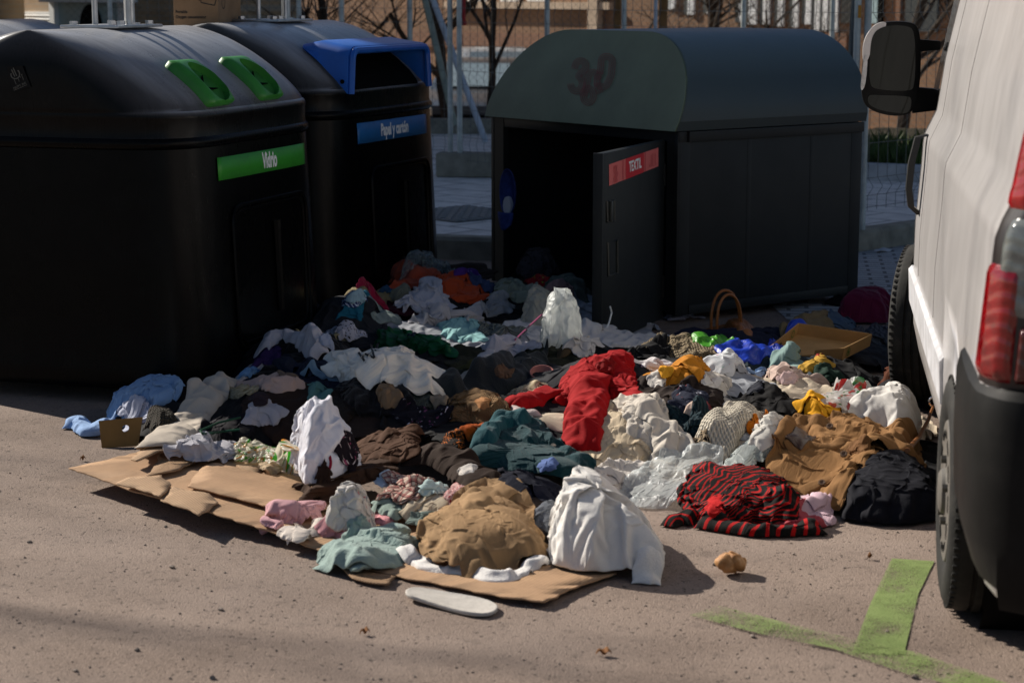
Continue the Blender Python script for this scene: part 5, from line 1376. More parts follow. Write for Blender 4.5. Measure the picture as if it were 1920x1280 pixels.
def blob(name, poly, mat, label=None, cat=None, group=None, b=None, k=.75, slack=.28, n=30, seed=None, parent=None, flat=1.9, bend=.012, aniso=0.0, lump=.22, thick=None, nf=5.0, amp=.007, raise_=True, bmax=.5, sub=1, pw=3.4, world=False, steps=34, edge_hold=.25, fold=None, wl=None, grow=1.08, bundle=False, extra=None, nsys=None, tilt=0.0):
    NITEM[0] += 1; rng = np.random.default_rng(NITEM[0] * 17 + 3 if seed is None else seed)
    poly = np.array(poly, float); n = int(n * 1.75)
    if grow != 1: poly = poly.mean(0) + (poly - poly.mean(0)) * grow
    if not world and not bundle:
        W_ = np.array([march(x, y, .0) for x, y in poly]); P2 = W_[:, :2].copy(); Wm = np.ptp(P2[:, 0]); y0_ = np.sort(P2[:, 1])[:2].mean()
        lim = max(1.5 * Wm, .16); ex = np.ptp(P2[:, 1])
        if ex > lim: P2[:, 1] = y0_ + (P2[:, 1] - y0_) * np.where(P2[:, 1] > y0_, lim / ex, 1)
        need = float(np.clip(.16 * min(Wm, np.ptp(P2[:, 1])), .012, .05)) if b is None else b
    elif not world:
        yb, yt = poly[:, 1].max(), poly[:, 1].min(); xb = poly[poly[:, 1] > yb - .2 * (yb - yt), 0].mean(); xt = poly[poly[:, 1] < yt + .2 * (yb - yt), 0].mean()
        Fp = march(xb, yb, .004); dF = Fp[1]; Wm = (poly[:, 0].max() - poly[:, 0].min()) * dF / F
        D = k * Wm
        for _ in range(30):
            Yc = dF + .55 * D; zt = zray(xt, yt, Yc); need = zt - float(hf((xt - 960) / F * Yc, Yc))
            if need < .015: D *= .85
            elif need > bmax * Wm and D < flat * Wm: D *= 1.08
            else: break
        need = max(.015, min(need, bmax * Wm * 1.5)); zf_ = float(Fp[2])
        if b is not None: need = b
        P2 = []
        for x, y in poly:
            t = (yb - y) / (yb - yt); Y = dF + D * t; q = at(x, y, Y); P2.append((q.x, q.y))
        P2 = np.array(P2)
    else: P2 = poly; need = b if b is not None else .03; Wm = .5
    c, r, px_, py_ = footprint(P2, n, rng)
    need = float(need); dome = need * np.clip(1 - r ** pw, 0, 1) ** .8 * (1 + lump * np.clip(snoise(rng, n, n, 3), -1.3, 1.0) * .6)
    if bundle and not world:
        prof = dome / max(need, 1e-6) * (1 - tilt * np.clip((px_ - px_.min()) / np.ptp(px_) - .30, 0, 1) / .7); g0 = hf(px_, py_)
        for _ in range(6):       # make the crest meet the height seen in the photo
            dome = np.maximum(0, zf_ + need * prof - g0); top = min(proj((x, y, z_))[1] for x, y, z_ in zip(px_.ravel()[::3], py_.ravel()[::3], (g0 + dome).ravel()[::3]))
            need = max(.02, need + (top - yt + 6) * dF / F * .8)
    z = hf(px_, py_) + dome + .006
    P = np.stack([px_, py_, z], -1)
    kd0 = kindof(mat); soft = kd0 in ('terry', 'fleece', 'knit')
    if soft: bend = max(bend, .06)
    sz = min(np.ptp(px_), np.ptp(py_)) ; f_ = float(np.clip(.075 * sz, .006, .024)) if fold is None else fold
    P = settle(P, dome, slack, rng, bend=bend, aniso=aniso, nf=nf, amp=amp, steps=steps, edge_hold=edge_hold, fold=f_, wl=(float(np.clip(.22 * sz, .035, .085)) * (1.5 if soft else 1)) if wl is None else wl, nsys=nsys or (2 if soft else 3))
    if not bundle:
        cap_ = np.percentile(P[..., 2], 82) + .045; over = P[..., 2] - cap_; P[..., 2] = np.where(over > 0, cap_ + .012 * np.tanh(over / .03), P[..., 2])
    if raise_: raise_field(P)
    su = np.linalg.norm(P[1:] - P[:-1], axis=2).sum(0).max(); sv_ = np.linalg.norm(P[:, 1:] - P[:, :-1], axis=2).sum(1).max()
    kd = kindof(mat)
    o = cloth_obj(name, P, (su, sv_), mat, THICK.get(kd, .0025) if thick is None else thick, parent, label, cat, group, sub)
    if label and extra is not False and name in LIMB and (extra or rng.random() < .72):
        # sleeves, legs and turned-over edges of the same garment, lying across it
        S_ = min(np.ptp(P[..., 0]), np.ptp(P[..., 1]), .40); x0, y0 = P[..., 0].mean(), P[..., 1].mean()
        for q in range(int(rng.integers(1, 3)) if S_ > .16 else 1):
            if S_ < .09: break
            a = rng.uniform(0, 6.28); L_ = S_ * rng.uniform(.65, 1.05); r0 = S_ * rng.uniform(.0, .25); bnd = rng.uniform(-1.0, 1.0)
            pth = []
            for k_ in range(5):
                t_ = k_ / 4; aa = a + bnd * t_; pth.append((x0 - r0 * math.cos(a) + L_ * t_ * .8 * math.cos(aa), y0 - r0 * math.sin(a) + L_ * t_ * .8 * math.sin(aa)))
            strip(LIMB[name], pth, float(np.clip(S_ * rng.uniform(.24, .36), .035, .115)), mat, parent=o, b=float(np.clip(S_ * .05, .006, .018)), slack=.35, world=True, raise_=raise_)
    return o
LIMB = {'garment': 'fold', 'shirt': 'sleeve', 'jumper': 'sleeve', 'jacket': 'sleeve', 'blouse': 'sleeve', 'trousers': 'trouser_leg', 'skirt': 'fold', 'sheet': 'fold', 'towel': 'fold', 'hoodie': 'sleeve', 'sweatshirt': 'sleeve'}
def strip(name, path, width, mat, label=None, cat=None, group=None, b=.03, slack=.25, m=12, step=.014, parent=None, bend=.03, aniso=.3, fold=None, wl=None, thick=None, amp=.007, offs_=0.0, seed=None, world=False, lifts=None, raise_=True, sub=1, taper=None):
    NITEM[0] += 1; rng = np.random.default_rng(NITEM[0] * 17 + 3 if seed is None else seed)
    pts = np.array([march(x, y, offs_) for x, y in path]) if not world else np.array(path, float)
    P2 = pts[:, :2]
    # Catmull-like smoothing and even resampling
    seg = np.r_[0, np.cumsum(np.linalg.norm(np.diff(P2, axis=0), axis=1))]; L = seg[-1]; nL = max(8, int(L / step))
    s = np.linspace(0, L, nL); cx = np.interp(s, seg, P2[:, 0]); cy = np.interp(s, seg, P2[:, 1])
    for _ in range(3):
        cx[1:-1] = (cx[:-2] + 2 * cx[1:-1] + cx[2:]) / 4; cy[1:-1] = (cy[:-2] + 2 * cy[1:-1] + cy[2:]) / 4
    tx, ty = np.gradient(cx), np.gradient(cy); l_ = np.hypot(tx, ty) + 1e-9; nx, ny = -ty / l_, tx / l_
    v = np.linspace(-1, 1, m); wd = np.full(nL, width) * (1 + .12 * np.interp(s, np.linspace(0, L, 6), rng.uniform(-1, 1, 6)))
    if taper: wd = wd * np.interp(s / L, [0, 1], taper)
    px_ = cx[:, None] + nx[:, None] * wd[:, None] * .5 * v[None]; py_ = cy[:, None] + ny[:, None] * wd[:, None] * .5 * v[None]
    prof = np.sqrt(np.clip(1 - np.abs(v) ** 2.2, 0, 1))[None] * np.minimum(1, np.minimum(s, L - s) / (.5 * width + 1e-6))[:, None] ** .5
    dome = b * prof
    if lifts is not None: dome = dome + np.interp(s / L, np.linspace(0, 1, len(lifts)), lifts)[:, None]
    P = np.stack([px_, py_, hf(px_, py_) + dome + .006], -1)
    P = settle(P, dome, slack, rng, bend=bend, aniso=aniso, amp=amp, nf=max(4.0, nL / 7.0) if nL < 60 else 8.0, hold=.04, fold=min(.012, width * .09) if fold is None else fold, wl=max(.03, width * .5) if wl is None else wl)
    if lifts is None:
        cap_ = np.percentile(P[..., 2], 85) + .04; over = P[..., 2] - cap_; P[..., 2] = np.where(over > 0, cap_ + .012 * np.tanh(over / .03), P[..., 2])
    if raise_: raise_field(P)
    return cloth_obj(name, P, (L * 1.2, width * 1.4), mat, THICK.get(kindof(mat), .003) if thick is None else thick, parent, label, cat, group, sub)
# ------------------------------------------------------------------ flattened cardboard under the front of the heap
def card_mat(name, c, corr=0.0, rot=0.0):
    m, nt, b = newmat(name); v = coords(nt, 'Object', (1, 1, 1), (0, 0, rot))
    f = noise(nt, v, 5, 6, .6)
    col = ramp(nt, f, [(.3, tuple(x * .84 for x in c)), (.7, tuple(x * 1.1 for x in c))])
    wv = nd(nt, 'ShaderNodeTexWave', wave_type='BANDS', bands_direction='X'); wv.inputs['Scale'].default_value = 32 if corr > .3 else 22; lk(nt, v, wv.inputs['Vector'])
    if corr > .3: col = mixc(nt, mth(nt, 'MULTIPLY', wv.outputs['Fac'], .45), col, tuple(x * .45 for x in c))
    st = ramp(nt, noise(nt, v, 9, 6, .6), [(.58, (0, 0, 0)), (.74, (.55, .55, .55))]); col = mixc(nt, st, col, tuple(x * .5 for x in c))
    lk(nt, col, b.inputs['Base Color']); b.inputs['Roughness'].default_value = .85; b.inputs['Specular IOR Level'].default_value = .2
    bump(nt, b, mth(nt, 'ADD', mth(nt, 'MULTIPLY', wv.outputs['Fac'], corr), mth(nt, 'MULTIPLY', noise(nt, v, 30, 4), .5)), .45, .008)
    return m
M_KRAFT = card_mat('kraft_cardboard', (.40, .25, .145), .12, .5); M_TORN = card_mat('torn_cardboard', (.34, .215, .125), .9, .9); M_LIP = card_mat('folded_cardboard', (.44, .29, .175), .35, -.5)
def plate(name, pix, z, mat, parent=None, zf=None, thick=.005, jag=.006, cuts=5, sd=1, lab=None):
    rj = random.Random(sd); P = [gp(x, y, z) for x, y in pix]; Q = []
    for i, p in enumerate(P):
        q = P[(i + 1) % len(P)]; n_ = max(1, int((q - p).length / .03))
        for k in range(n_):
            r_ = p.lerp(q, k / n_); j = jag if k else 0; Q.append(r_ + Vector((rj.uniform(-j, j), rj.uniform(-j, j), 0)))
    bm = bmesh.new(); f = bm.faces.new([bm.verts.new(q) for q in Q]); bmesh.ops.triangulate(bm, faces=[f])
    bmesh.ops.subdivide_edges(bm, edges=bm.edges[:], cuts=2, use_grid_fill=True)
    c = sum((v.co for v in bm.verts), Vector()) / len(bm.verts); c.z = 0.0
    for v in bm.verts:
        a = math.sin(v.co.x * 7 + sd) * .003 + math.sin(v.co.y * 9 + sd * 2) * .003
        v.co.z = z + a + (zf(v.co.x, v.co.y) if zf else 0)
    bm.verts.index_update()
    vs = [v.co - c for v in bm.verts]; fs = [[v.index for v in f_.verts] for f_ in bm.faces]; bm.free()
    o = mesh_obj(name, vs, fs, mat, None, True, auto=40); o.location = c
    if parent is not None: o.parent = parent; o.location = c - parent.location
    s = o.modifiers.new('thickness', 'SOLIDIFY'); s.thickness = thick; s.offset = 0
    if lab: tag(o, *lab)
    # let garments rest on it
    global HF
    zz = np.array([(v[0] + c.x, v[1] + c.y, v[2] + c.z) for v in vs]); ix = ((zz[:, 0] - GX0) / CELL).astype(int); iy = ((zz[:, 1] - GY0) / CELL).astype(int)
    for a in range(-2, 3):
        for b_ in range(-2, 3):
            ok = (ix + a >= 0) & (ix + a < NX) & (iy + b_ >= 0) & (iy + b_ < NYY); np.maximum.at(HF, (ix[ok] + a, iy[ok] + b_), zz[ok, 2] + .004)
    return o
left_up = lambda x, y: .05 * max(0.0, min(1.0, (-.55 - x) / .5))
cbox = plate('flattened_box', [(130, 906), (180, 893), (245, 874), (322, 850), (402, 886), (470, 895), (560, 908), (640, 930), (760, 960), (900, 985), (1050, 1030), (1156, 1073), (1090, 1098), (1022, 1132), (940, 1122), (850, 1100), (722, 1072), (600, 1036), (500, 1010), (420, 994), (300, 958), (225, 936), (170, 918)], .016, M_KRAFT, None, left_up, lab=('flattened brown cardboard box lying torn on the asphalt under the front garments', 'cardboard'))
fl = lambda h: (lambda x, y: left_up(x, y) + h)
plate('torn_flap', [(276, 924), (292, 898), (300, 878), (370, 882), (374, 890), (330, 912)], .026, M_TORN, cbox, fl(.008), sd=2)
plate('raised_flap', [(246, 887), (300, 854), (310, 844), (345, 852), (378, 866), (372, 880), (300, 877), (258, 892)], .050, M_LIP, cbox, lambda x, y: left_up(x, y) + .012 * math.sin(x * 9), sd=3)
plate('folded_lip', [(218, 938), (240, 928), (304, 924), (312, 933), (322, 941), (302, 964), (262, 950)], .028, M_LIP, cbox, fl(.010), sd=4)
plate('folded_lip', [(302, 964), (324, 940), (348, 948), (392, 952), (410, 964), (392, 980), (374, 992)], .030, M_LIP, cbox, lambda x, y: left_up(x, y) + .006 * math.sin(x * 16), sd=5)
plate('raised_flap', [(390, 886), (402, 862), (446, 849), (470, 858), (520, 858), (500, 880), (460, 906)], .055, M_LIP, cbox, lambda x, y: .012 * math.sin(x * 8 + y * 5), sd=6)
plate('inner_sheet', [(352, 938), (380, 905), (400, 896), (470, 906), (560, 920), (640, 950), (560, 980), (470, 962)], .030, M_KRAFT, cbox, fl(.004), sd=7)
plate('torn_flap', [(640, 1062), (648, 1056), (700, 1072), (742, 1078), (730, 1092), (690, 1088), (660, 1080)], .020, M_TORN, cbox, None, sd=8)
# ------------------------------------------------------------------ what lies in the heap, back layers first
def pp(s): return [tuple(float(a) for a in t.split(',')) for t in s.split()]
def B(name, s, mat, label=None, **kw): return blob(name, pp(s), mat, label, kw.pop('cat', 'clothing' if label else None), kw.pop('group', 'clothes dumped in the heap' if label else None), **kw)
def T(name, s, w_, mat, label=None, **kw): return strip(name, pp(s), w_, mat, label, kw.pop('cat', 'clothing' if label else None), kw.pop('group', 'clothes dumped in the heap' if label else None), **kw)
def ell(cx, cy, rx_, ry_, rot=0.0, n=12, sd=0):
    r_ = random.Random(sd); out = []
    for k in range(n):
        a = 2 * math.pi * k / n; f = r_.uniform(.82, 1.12); x, y = rx_ * f * math.cos(a), ry_ * f * math.sin(a)
        out.append((cx + x * math.cos(rot) - y * math.sin(rot), cy + x * math.sin(rot) + y * math.cos(rot)))
    return out
DK = {'black': '#141416', 'navy': '#161a2c', 'char': '#26272b', 'brown': '#2c1f19', 'dolive': '#26281d', 'wine': '#34101c', 'slate': '#28333a', 'dkteal': '#12272b', 'cream': '#cbbca6', 'white': '#cfcdcc', 'lgrey': '#8f9298'}
DKM = {k: fab('cotton', v) for k, v in DK.items()}
# dark garments at the bottom of the heap
UND = [(-1.15, 7.70, .30, .22, 'black', 'black garment at the left foot of the heap behind the beige trousers'), (-.62, 7.62, .36, .26, 'brown', 'dark brown garment under the white towel and plastic bag'), (-.05, 7.35, .36, .30, 'black', 'black garment under the brown skirt and orange crochet'), (.55, 7.25, .36, .3, 'cream', 'cream garment between the teal fleece and the clear sheet'), (1.05, 7.35, .34, .30, 'white', 'white garment under the clear plastic sheets'), (1.42, 7.25, .30, .30, 'black', 'black garment under the khaki coat'),
       (-.80, 8.15, .34, .28, 'navy', 'navy garment in the shade of the glass bin'), (-.25, 8.05, .34, .28, 'dolive', 'dark olive garment under the white paper bag'), (.28, 7.95, .36, .3, 'char', 'charcoal garment under the red hoodie'), (.85, 7.95, .34, .3, 'lgrey', 'light grey garment under the black skirt'), (1.35, 7.95, .32, .3, 'cream', 'cream garment under the translucent printed bag'),
       (-.98, 8.75, .26, .3, 'black', 'black garment tight against the glass bin'), (-.50, 8.75, .34, .3, 'black', 'black garment under the green carrier bag'), (.08, 8.70, .36, .32, 'dolive', 'olive black garment behind the red hoodie'), (.68, 8.75, .34, .32, 'black', 'black garment below the beige knit'), (1.22, 8.75, .34, .32, 'slate', 'slate garment under the blue jacket'), (1.62, 8.65, .24, .3, 'black', 'black garment beside the front wheel of the van'),
       (-.72, 9.5, .28, .34, 'char', 'charcoal garment under the khaki cloth'), (-.22, 9.5, .34, .34, 'lgrey', 'light grey garment under the white shirt'), (.36, 9.55, .34, .34, 'white', 'white garment at the foot of the upright translucent bag'), (1.20, 9.45, .36, .34, 'navy', 'navy garment under the brown tote'), (1.68, 9.45, .26, .34, 'char', 'charcoal garment under the maroon towel'),
       (-.58, 10.4, .30, .38, 'wine', 'wine garment at the foot of the paper bin'), (-.08, 10.4, .36, .38, 'black', 'black garment under the orange towel'), (.42, 10.35, .28, .36, 'lgrey', 'light grey garment at the sill of the open container'), (-.42, 11.05, .24, .34, 'brown', 'dark brown garment behind the crimson cloth')]
for i, (cx, cy, rx_, ry_, c_, lb_) in enumerate(UND):
    blob('garment', ell(cx, cy, rx_ * 1.12, ry_ * 1.12, random.uniform(-.5, .5), sd=i), DKM[c_], lb_, 'clothing', 'clothes at the bottom of the heap', world=True, b=.035, slack=.22, n=28, steps=24)
# inside the container
B('dark_net_cloth', '972,505 985,480 1005,470 1030,478 1042,500 1030,520 985,525', fab('mesh', '#3a3538'), 'dark gauzy cloth heaped just inside the open container', b=.10)
B('garment', '1004,530 1020,515 1058,512 1090,522 1104,540 1085,552 1030,552', fab('fleece', '#4c554d'), 'grey-green fleece lying in the mouth of the container')
B('scarf', '984,526 1000,514 1018,514 1030,526 1012,536 992,536', fab('floral', '#8c1a20', '#6aa02c', '#1a1a1a', scale=40), 'small red and lime patterned scrap at the container mouth', n=20, b=.02)
B('garment', '1020,560 1030,538 1054,533 1075,545 1072,565 1045,572', fab('cotton', '#8a6f6b'), 'dusty pink garment beside the translucent bag', n=24)
# back rows in front of the paper bin
B('plastic_bag', '806,492 825,482 856,484 866,502 850,515 822,512', fab('clear', '#9fb4b8', key=2), 'small clear plastic bag beside the purple ruffle', cat='plastic bag', k=.6, n=24)
B('garment', '684,512 706,496 728,494 722,512 700,520', fab('cotton', '#7a2b12'), 'rust garment tucked beside the flowered towel', n=22)
B('towel', '706,525 722,506 760,500 795,498 822,512 818,532 770,545 735,548 712,540', fab('terry', '#b04c32'), 'salmon towel with dark appliqué flowers, back of the heap', cat='towel', n=34)
B('towel', '806,520 830,509 868,510 896,532 920,556 890,568 850,566 826,548', fab('terry', '#b04420'), 'plain burnt orange towel beside the flowered one', cat='towel', n=34)
T('ruffle', '852,512 866,509 880,512 892,520', .07, fab('floral', '#4a2a78', '#8a70c0'), 'purple lace ruffle behind the orange towel', b=.02, slack=.5)
B('garment', '880,522 895,512 915,514 932,530 920,545 895,540', fab('denim', '#2c3a5c'), 'blue denim piece by the left jamb of the container', n=24)
B('garment', '620,535 640,524 690,526 718,536 706,560 680,578 645,574 626,556', fab('cotton', '#1e5f76'), 'turquoise top near the paper bin')
B('garment', '545,568 560,556 610,546 662,541 668,570 662,592 612,592 570,582', fab('cotton', '#8d8468'), 'khaki cloth laid flat beside the glass bin', k=.5)
T('sleeve', '662,548 690,545 712,556 722,572', .10, fab('cotton', '#84785a', key=2), 'khaki sleeve draped right of the khaki cloth', b=.05)
B('garment', '660,516 680,494 705,480 735,472 756,482 752,504 715,522 680,526', fab('fleece', '#8c1238'), 'crimson fleece at the foot of the paper bin', b=.08)
B('plastic_bag', '740,486 755,474 780,470 810,478 830,494 815,506 775,504 748,500', fab('clear', '#9fb4b8'), 'bluish clear plastic bag at the very back of the heap', cat='plastic bag', b=.07)
B('garment', '728,556 740,542 762,540 775,552 768,566 742,568', fab('fleece', '#6d7266'), 'round sage fleece bundle below the flowered towel', n=22, bundle=True)
B('shirt', '738,575 748,556 782,545 806,526 824,522 838,545 856,572 820,582 760,586', fab('cotton', '#c6c8d2'), 'rumpled white shirt at the middle back of the heap', n=36, slack=.45)
B('garment', '698,586 712,574 742,575 756,590 748,606 712,608', fab('cotton', '#7e8a86'), 'grey-green bundle left of the white shirt', n=26)
B('sock', '640,566 652,556 678,562 690,574 668,580 646,577', fab('stripe', '#31406a', '#aab6c8', key='sock', period=.02, duty=.4), 'blue sock with pale stripes beside the turquoise top', cat='sock', n=20)
B('sheet', '768,606 790,590 850,570 905,560 912,580 900,594 850,600 800,612', fab('cotton', '#bdbcc0'), 'long white cloth stretched behind the mint towel', n=36, slack=.5, k=.4)
B('plastic_bag', '922,556 935,538 955,528 1000,530 1018,542 1000,562 960,568 935,566', fab('plastic', '#a6b2a0', t=.3), 'pale greenish plastic bag behind the translucent bag', cat='plastic bag')
B('plastic_bag', '905,572 918,556 940,552 962,566 958,585 930,594 910,590', fab('plastic', '#b9bcc0', key=3), 'crumpled white carrier bag left of the pale greenish one', cat='plastic bag', n=28, slack=.5)
B('plastic_bag', '980,592 988,560 1006,545 1036,550 1042,580 1032,606 1000,612', fab('plastic', '#c4c4b8', t=.3), 'standing off-white plastic bag behind the translucent one', cat='plastic bag', k=.6, bundle=True)
# left side against the glass bin
B('jumper', '478,598 500,580 560,578 622,598 664,645 684,690 655,700 600,670 540,640 490,622', fab('fleece', '#0e0d11'), 'large black jumper spread against the glass bin', n=36)
B('trousers', '598,606 620,592 640,590 662,606 660,628 632,634 606,624', fab('denim', '#6f8390'), 'pale washed denim bundle left of the green bag', n=28)
B('shirt', '612,620 640,612 672,624 690,636 660,642 636,640', fab('dots', '#c4c2cc', '#15151c', scale=36, size=.22, skip=.1), 'white blouse with black spots above the paper bag', n=28)
B('plastic_bag', '704,622 716,606 748,598 812,606 824,640 846,668 800,668 750,648 722,638', fab('plastic', '#0b6a38', t=.1), 'green plastic carrier bag in the middle of the heap', cat='plastic bag', n=38, slack=.4)
B('towel', '826,602 835,592 866,590 896,602 914,640 885,642 850,632 832,620', fab('cotton', '#86b3b4'), 'folded mint blue towel beside the green bag', cat='towel', n=32, slack=.22)
B('jumper', '898,612 912,594 940,586 976,588 984,610 968,632 930,632', fab('knit', '#787d76', '#33352f', pitch=.022), 'chunky grey knitted jumper right of the mint towel', n=32)
B('shirt', '898,646 920,625 944,608 958,625 1000,640 1010,655 960,664 920,660', fab('cotton', '#c9c4ca'), 'white vest below the grey knitted jumper', n=32, slack=.4)
T('scarf', '1046,672 1062,664 1078,652', .05, fab('floral', '#4d4130', '#1d1a14', '#6a5a40', scale=40), 'brown mottled scarf in front of the upright white bag', b=.02)
B('plastic_bag', '1016,632 1020,590 1032,562 1046,553 1066,568 1084,600 1092,628 1066,650 1030,652', fab('plastic', '#d8dcda', t=.25, key=9), 'upright translucent white bag glowing beside the door', cat='plastic bag', n=34, k=.55, bmax=.9, bundle=True)
B('garment', '1055,652 1075,636 1108,622 1112,660 1085,672', fab('cotton', '#c9c6c4'), 'white scraps at the foot of the open door', n=24, slack=.5)
B('garment', '838,668 860,654 905,648 930,662 915,690 885,704 848,692', fab('cotton', '#3a3a1e'), 'olive green top right of the green bag')
B('plastic_bag', '888,712 898,684 930,664 956,664 952,700 930,722 900,722', fab('plastic', '#c9c9d0', key=5), 'knotted white plastic bag right of the paper bag', cat='plastic bag', n=30, slack=.55, k=.6, bundle=True)
B('garment', '852,722 880,706 908,710 918,732 900,746 866,742', fab('cotton', '#a59d92'), 'pale beige cloth at the end of the paper bag', n=24)
# white paper carrier with black letters
B('plastic_bag', '756,745 768,722 800,722 832,746 824,770 775,774', fab('plastic', '#5d6357', t=.35), 'grey-green translucent bag under the paper bag', cat='plastic bag', n=26)
# heap left: shirts, trousers, jeans
B('jumper', '335,745 350,690 370,674 425,668 440,688 390,715 355,752', fab('knit', '#2c201a', '#120c0a', pitch=.014), 'dark brown jumper between the jeans and the beige trousers')
T('sleeve', '385,676 425,645 462,616 482,612', .09, fab('cotton', '#b9b3b4', key=7), 'off-white sleeve reaching up towards the glass bin', b=.03)
B('garment', '462,668 478,645 500,634 526,656 524,676 490,684', fab('cotton', '#35234f'), 'purple garment tucked beside the off-white sleeve', n=26)
T('shirt', '490,640 530,628 570,636 596,656 604,676', .09, fab('cotton', '#c4c0c6', key=8), 'white shirt sleeve curling over the black jumper', b=.035, slack=.35)
B('trousers', '512,664 540,650 580,654 618,684 624,702 580,706 545,690', fab('denim', '#171c2c'), 'dark navy jeans below the white shirt sleeve', n=32)
B('garment', '434,680 450,664 474,664 490,686 470,704 445,700', fab('denim', '#5f86ac'), 'light blue denim scrap beside the purple garment', n=24)
B('garment', '470,722 480,690 506,677 552,680 580,692 566,722 540,735 500,732', fab('cotton', '#b59a8e'), 'blush pink top with an open cuff, left of the paper bag', n=34)
B('shirt', '400,706 425,684 450,694 488,724 472,746 430,746 408,730', fab('check', '#a0957c', '#7c7258', period=.022), 'khaki shirt bunched above the beige trousers', n=34, slack=.4)
T('strap', '566,702 600,704 632,712 650,716', .035, fab('denim', '#6d8391'), 'thin pale denim strap below the navy jeans', b=.02)
B('jumper', '588,790 594,752 626,730 668,738 682,770 650,796 615,800', fab('cotton', '#241c17', key='m'), 'dark brown jumper behind the white towel')
B('garment', '580,745 590,722 616,714 622,735 604,756', fab('cotton', '#4f7674'), 'small teal lace piece on the dark jumper', n=22)
B('jumper', '640,710 668,698 712,698 758,728 776,770 735,780 680,776 650,745', fab('fleece', '#0c0a0e', key='r'), 'black fleece jumper below the paper bag', n=36)
B('cardboard_piece', '704,740 712,732 746,746 760,768 720,770', fab('paper', '#7d6347'), 'scrap of brown card standing up behind the brown skirt', cat='cardboard', n=18, slack=.03, b=.05)
pbag = B('paper_bag', '636,640 648,625 690,636 755,645 790,672 830,702 864,728 856,748 805,748 762,728 700,712 665,682', fab('paper', '#e4ddd0'), 'large crumpled white paper bag with black letters', cat='paper bag', n=40, slack=.16, k=.38, b=.10, bend=.0, lump=.6)
T('trousers', '428,694 410,722 385,760 355,795 328,818 296,840', .18, fab('cotton', '#b5aa9c', key='t'), 'long beige trousers running down to the asphalt at left', b=.035, slack=.22, m=14)
B('garment', '204,766 214,730 238,715 262,716 250,745 225,775', fab('fleece', '#5a5652'), 'grey fleece roll behind the blue jeans', n=24)
jn = B('trousers', '206,790 216,762 240,722 290,688 325,678 342,702 336,735 318,762 275,786 235,794', fab('denim', '#6a88ac'), 'pale blue jeans bundled at the left edge of the heap', n=40, slack=.30, k=.6, b=.10)
B('shirt', '222,792 236,766 258,744 280,768 290,786 262,800', fab('cotton', '#c3c6d6'), 'white T-shirt spilling from the pale blue jeans', n=26, slack=.5)
T('sleeve', '136,806 146,796 158,812 172,818 188,808 206,800', .09, fab('denim', '#7f9ac0'), 'pale denim cuff lying on the asphalt at the far left', b=.035, slack=.3)
B('trousers', '376,812 390,770 410,745 470,742 485,780 462,812 420,818', fab('cotton', '#15131a', key='k'), 'black trousers beside the beige trousers', n=30)
B('shirt', '322,846 350,824 405,830 440,818 466,830 450,852 390,868 345,862', fab('cotton', '#bcbac0', key='f'), 'white T-shirt flat on the ground behind the cardboard', n=32, slack=.35)
B('garment', '455,796 470,766 484,752 512,762 540,776 520,796 490,804', fab('cotton', '#b3b1ba', key='p'), 'stiff white cloth cupped behind the printed plastic bag', n=26, slack=.2)
# right half, in the shade of the container
B('garment', '1252,602 1256,590 1270,580 1292,584 1284,600', fab('cotton', '#a3a3b2'), 'pale lilac collar behind the lime green jacket', n=22)
B('jumper', '1186,630 1200,606 1216,598 1255,600 1296,630 1336,645 1352,668 1306,672 1262,658 1220,648', fab('knit', '#7f7058', '#3c3428', pitch=.016), 'beige ribbed knit jumper beside the open door', n=36)
B('shirt', '1165,672 1178,642 1215,628 1246,634 1256,668 1210,680', fab('cotton', '#0f0f12', key='bs'), 'black shirt below the beige ribbed jumper', n=26)
B('jacket', '1488,640 1462,622 1466,590 1484,566 1512,560 1540,585 1560,612 1530,626', fab('cotton', '#6a5e48'), 'khaki canvas trousers behind the cardboard tray', n=32, cat='clothing')
B('garment', '1540,608 1550,590 1580,585 1600,600 1585,618', fab('denim', '#33465c'), 'faded blue denim behind the maroon towel', n=22)
B('bag', '1548,570 1568,545 1600,524 1622,540 1612,562 1575,575', fab('cotton', '#0c0b0e', key='bg'), 'black bag against the far corner of the container', n=26, cat='bag')
B('towel', '1572,596 1580,566 1612,546 1668,548 1680,580 1660,604 1610,606', fab('terry', '#6a1838'), 'maroon towel piled beside the front wheel of the van', n=34, cat='towel', bundle=True)
B('jumper', '1582,622 1598,604 1632,590 1668,604 1672,632 1640,642 1605,636', fab('check', '#55555c', '#1c1c22', period=.03), 'grey and black patterned knit beside the front wheel', n=30)
# brown tote with two hoop handles
M_LEA = fab('leather', '#7d4c20')
tote = blob('tote_bag', pp('1284,612 1290,582 1330,576 1366,580 1392,606 1384,626 1340,620'), M_LEA, 'brown leather tote lying on its side with two hoop handles up', 'handbag', n=26, slack=.08, b=.05, fold=.004)
for (cx, w_, h_, Y_) in ((1360, 27, 74, 9.72), (1367, 23, 66, 9.66)):
    pts = []
    for k in range(17):
        a = math.pi * (1.0 - k / 16.0); x = cx + w_ * math.cos(a) ; y = 618 - h_ * math.sin(a) ** .7
        pts.append(at(x, y, Y_ + .05 * math.cos(a)) - tote.location)
    m = MB(); m.tube(pts, .0075, 8); o = m.build('handle', M_LEA, None); o.parent = tote
T('bag_strap', '1360,612 1378,618 1396,626 1412,632', .05, M_LEA, parent=tote, b=.02, slack=.05)
B('jacket', '1260,606 1272,588 1290,582 1330,598 1368,616 1408,630 1385,646 1340,650 1300,636', fab('satin', '#3f8a10'), 'lime green jacket half behind the royal blue one', n=36, slack=.22, b=.03, extra=False, fold=.010)
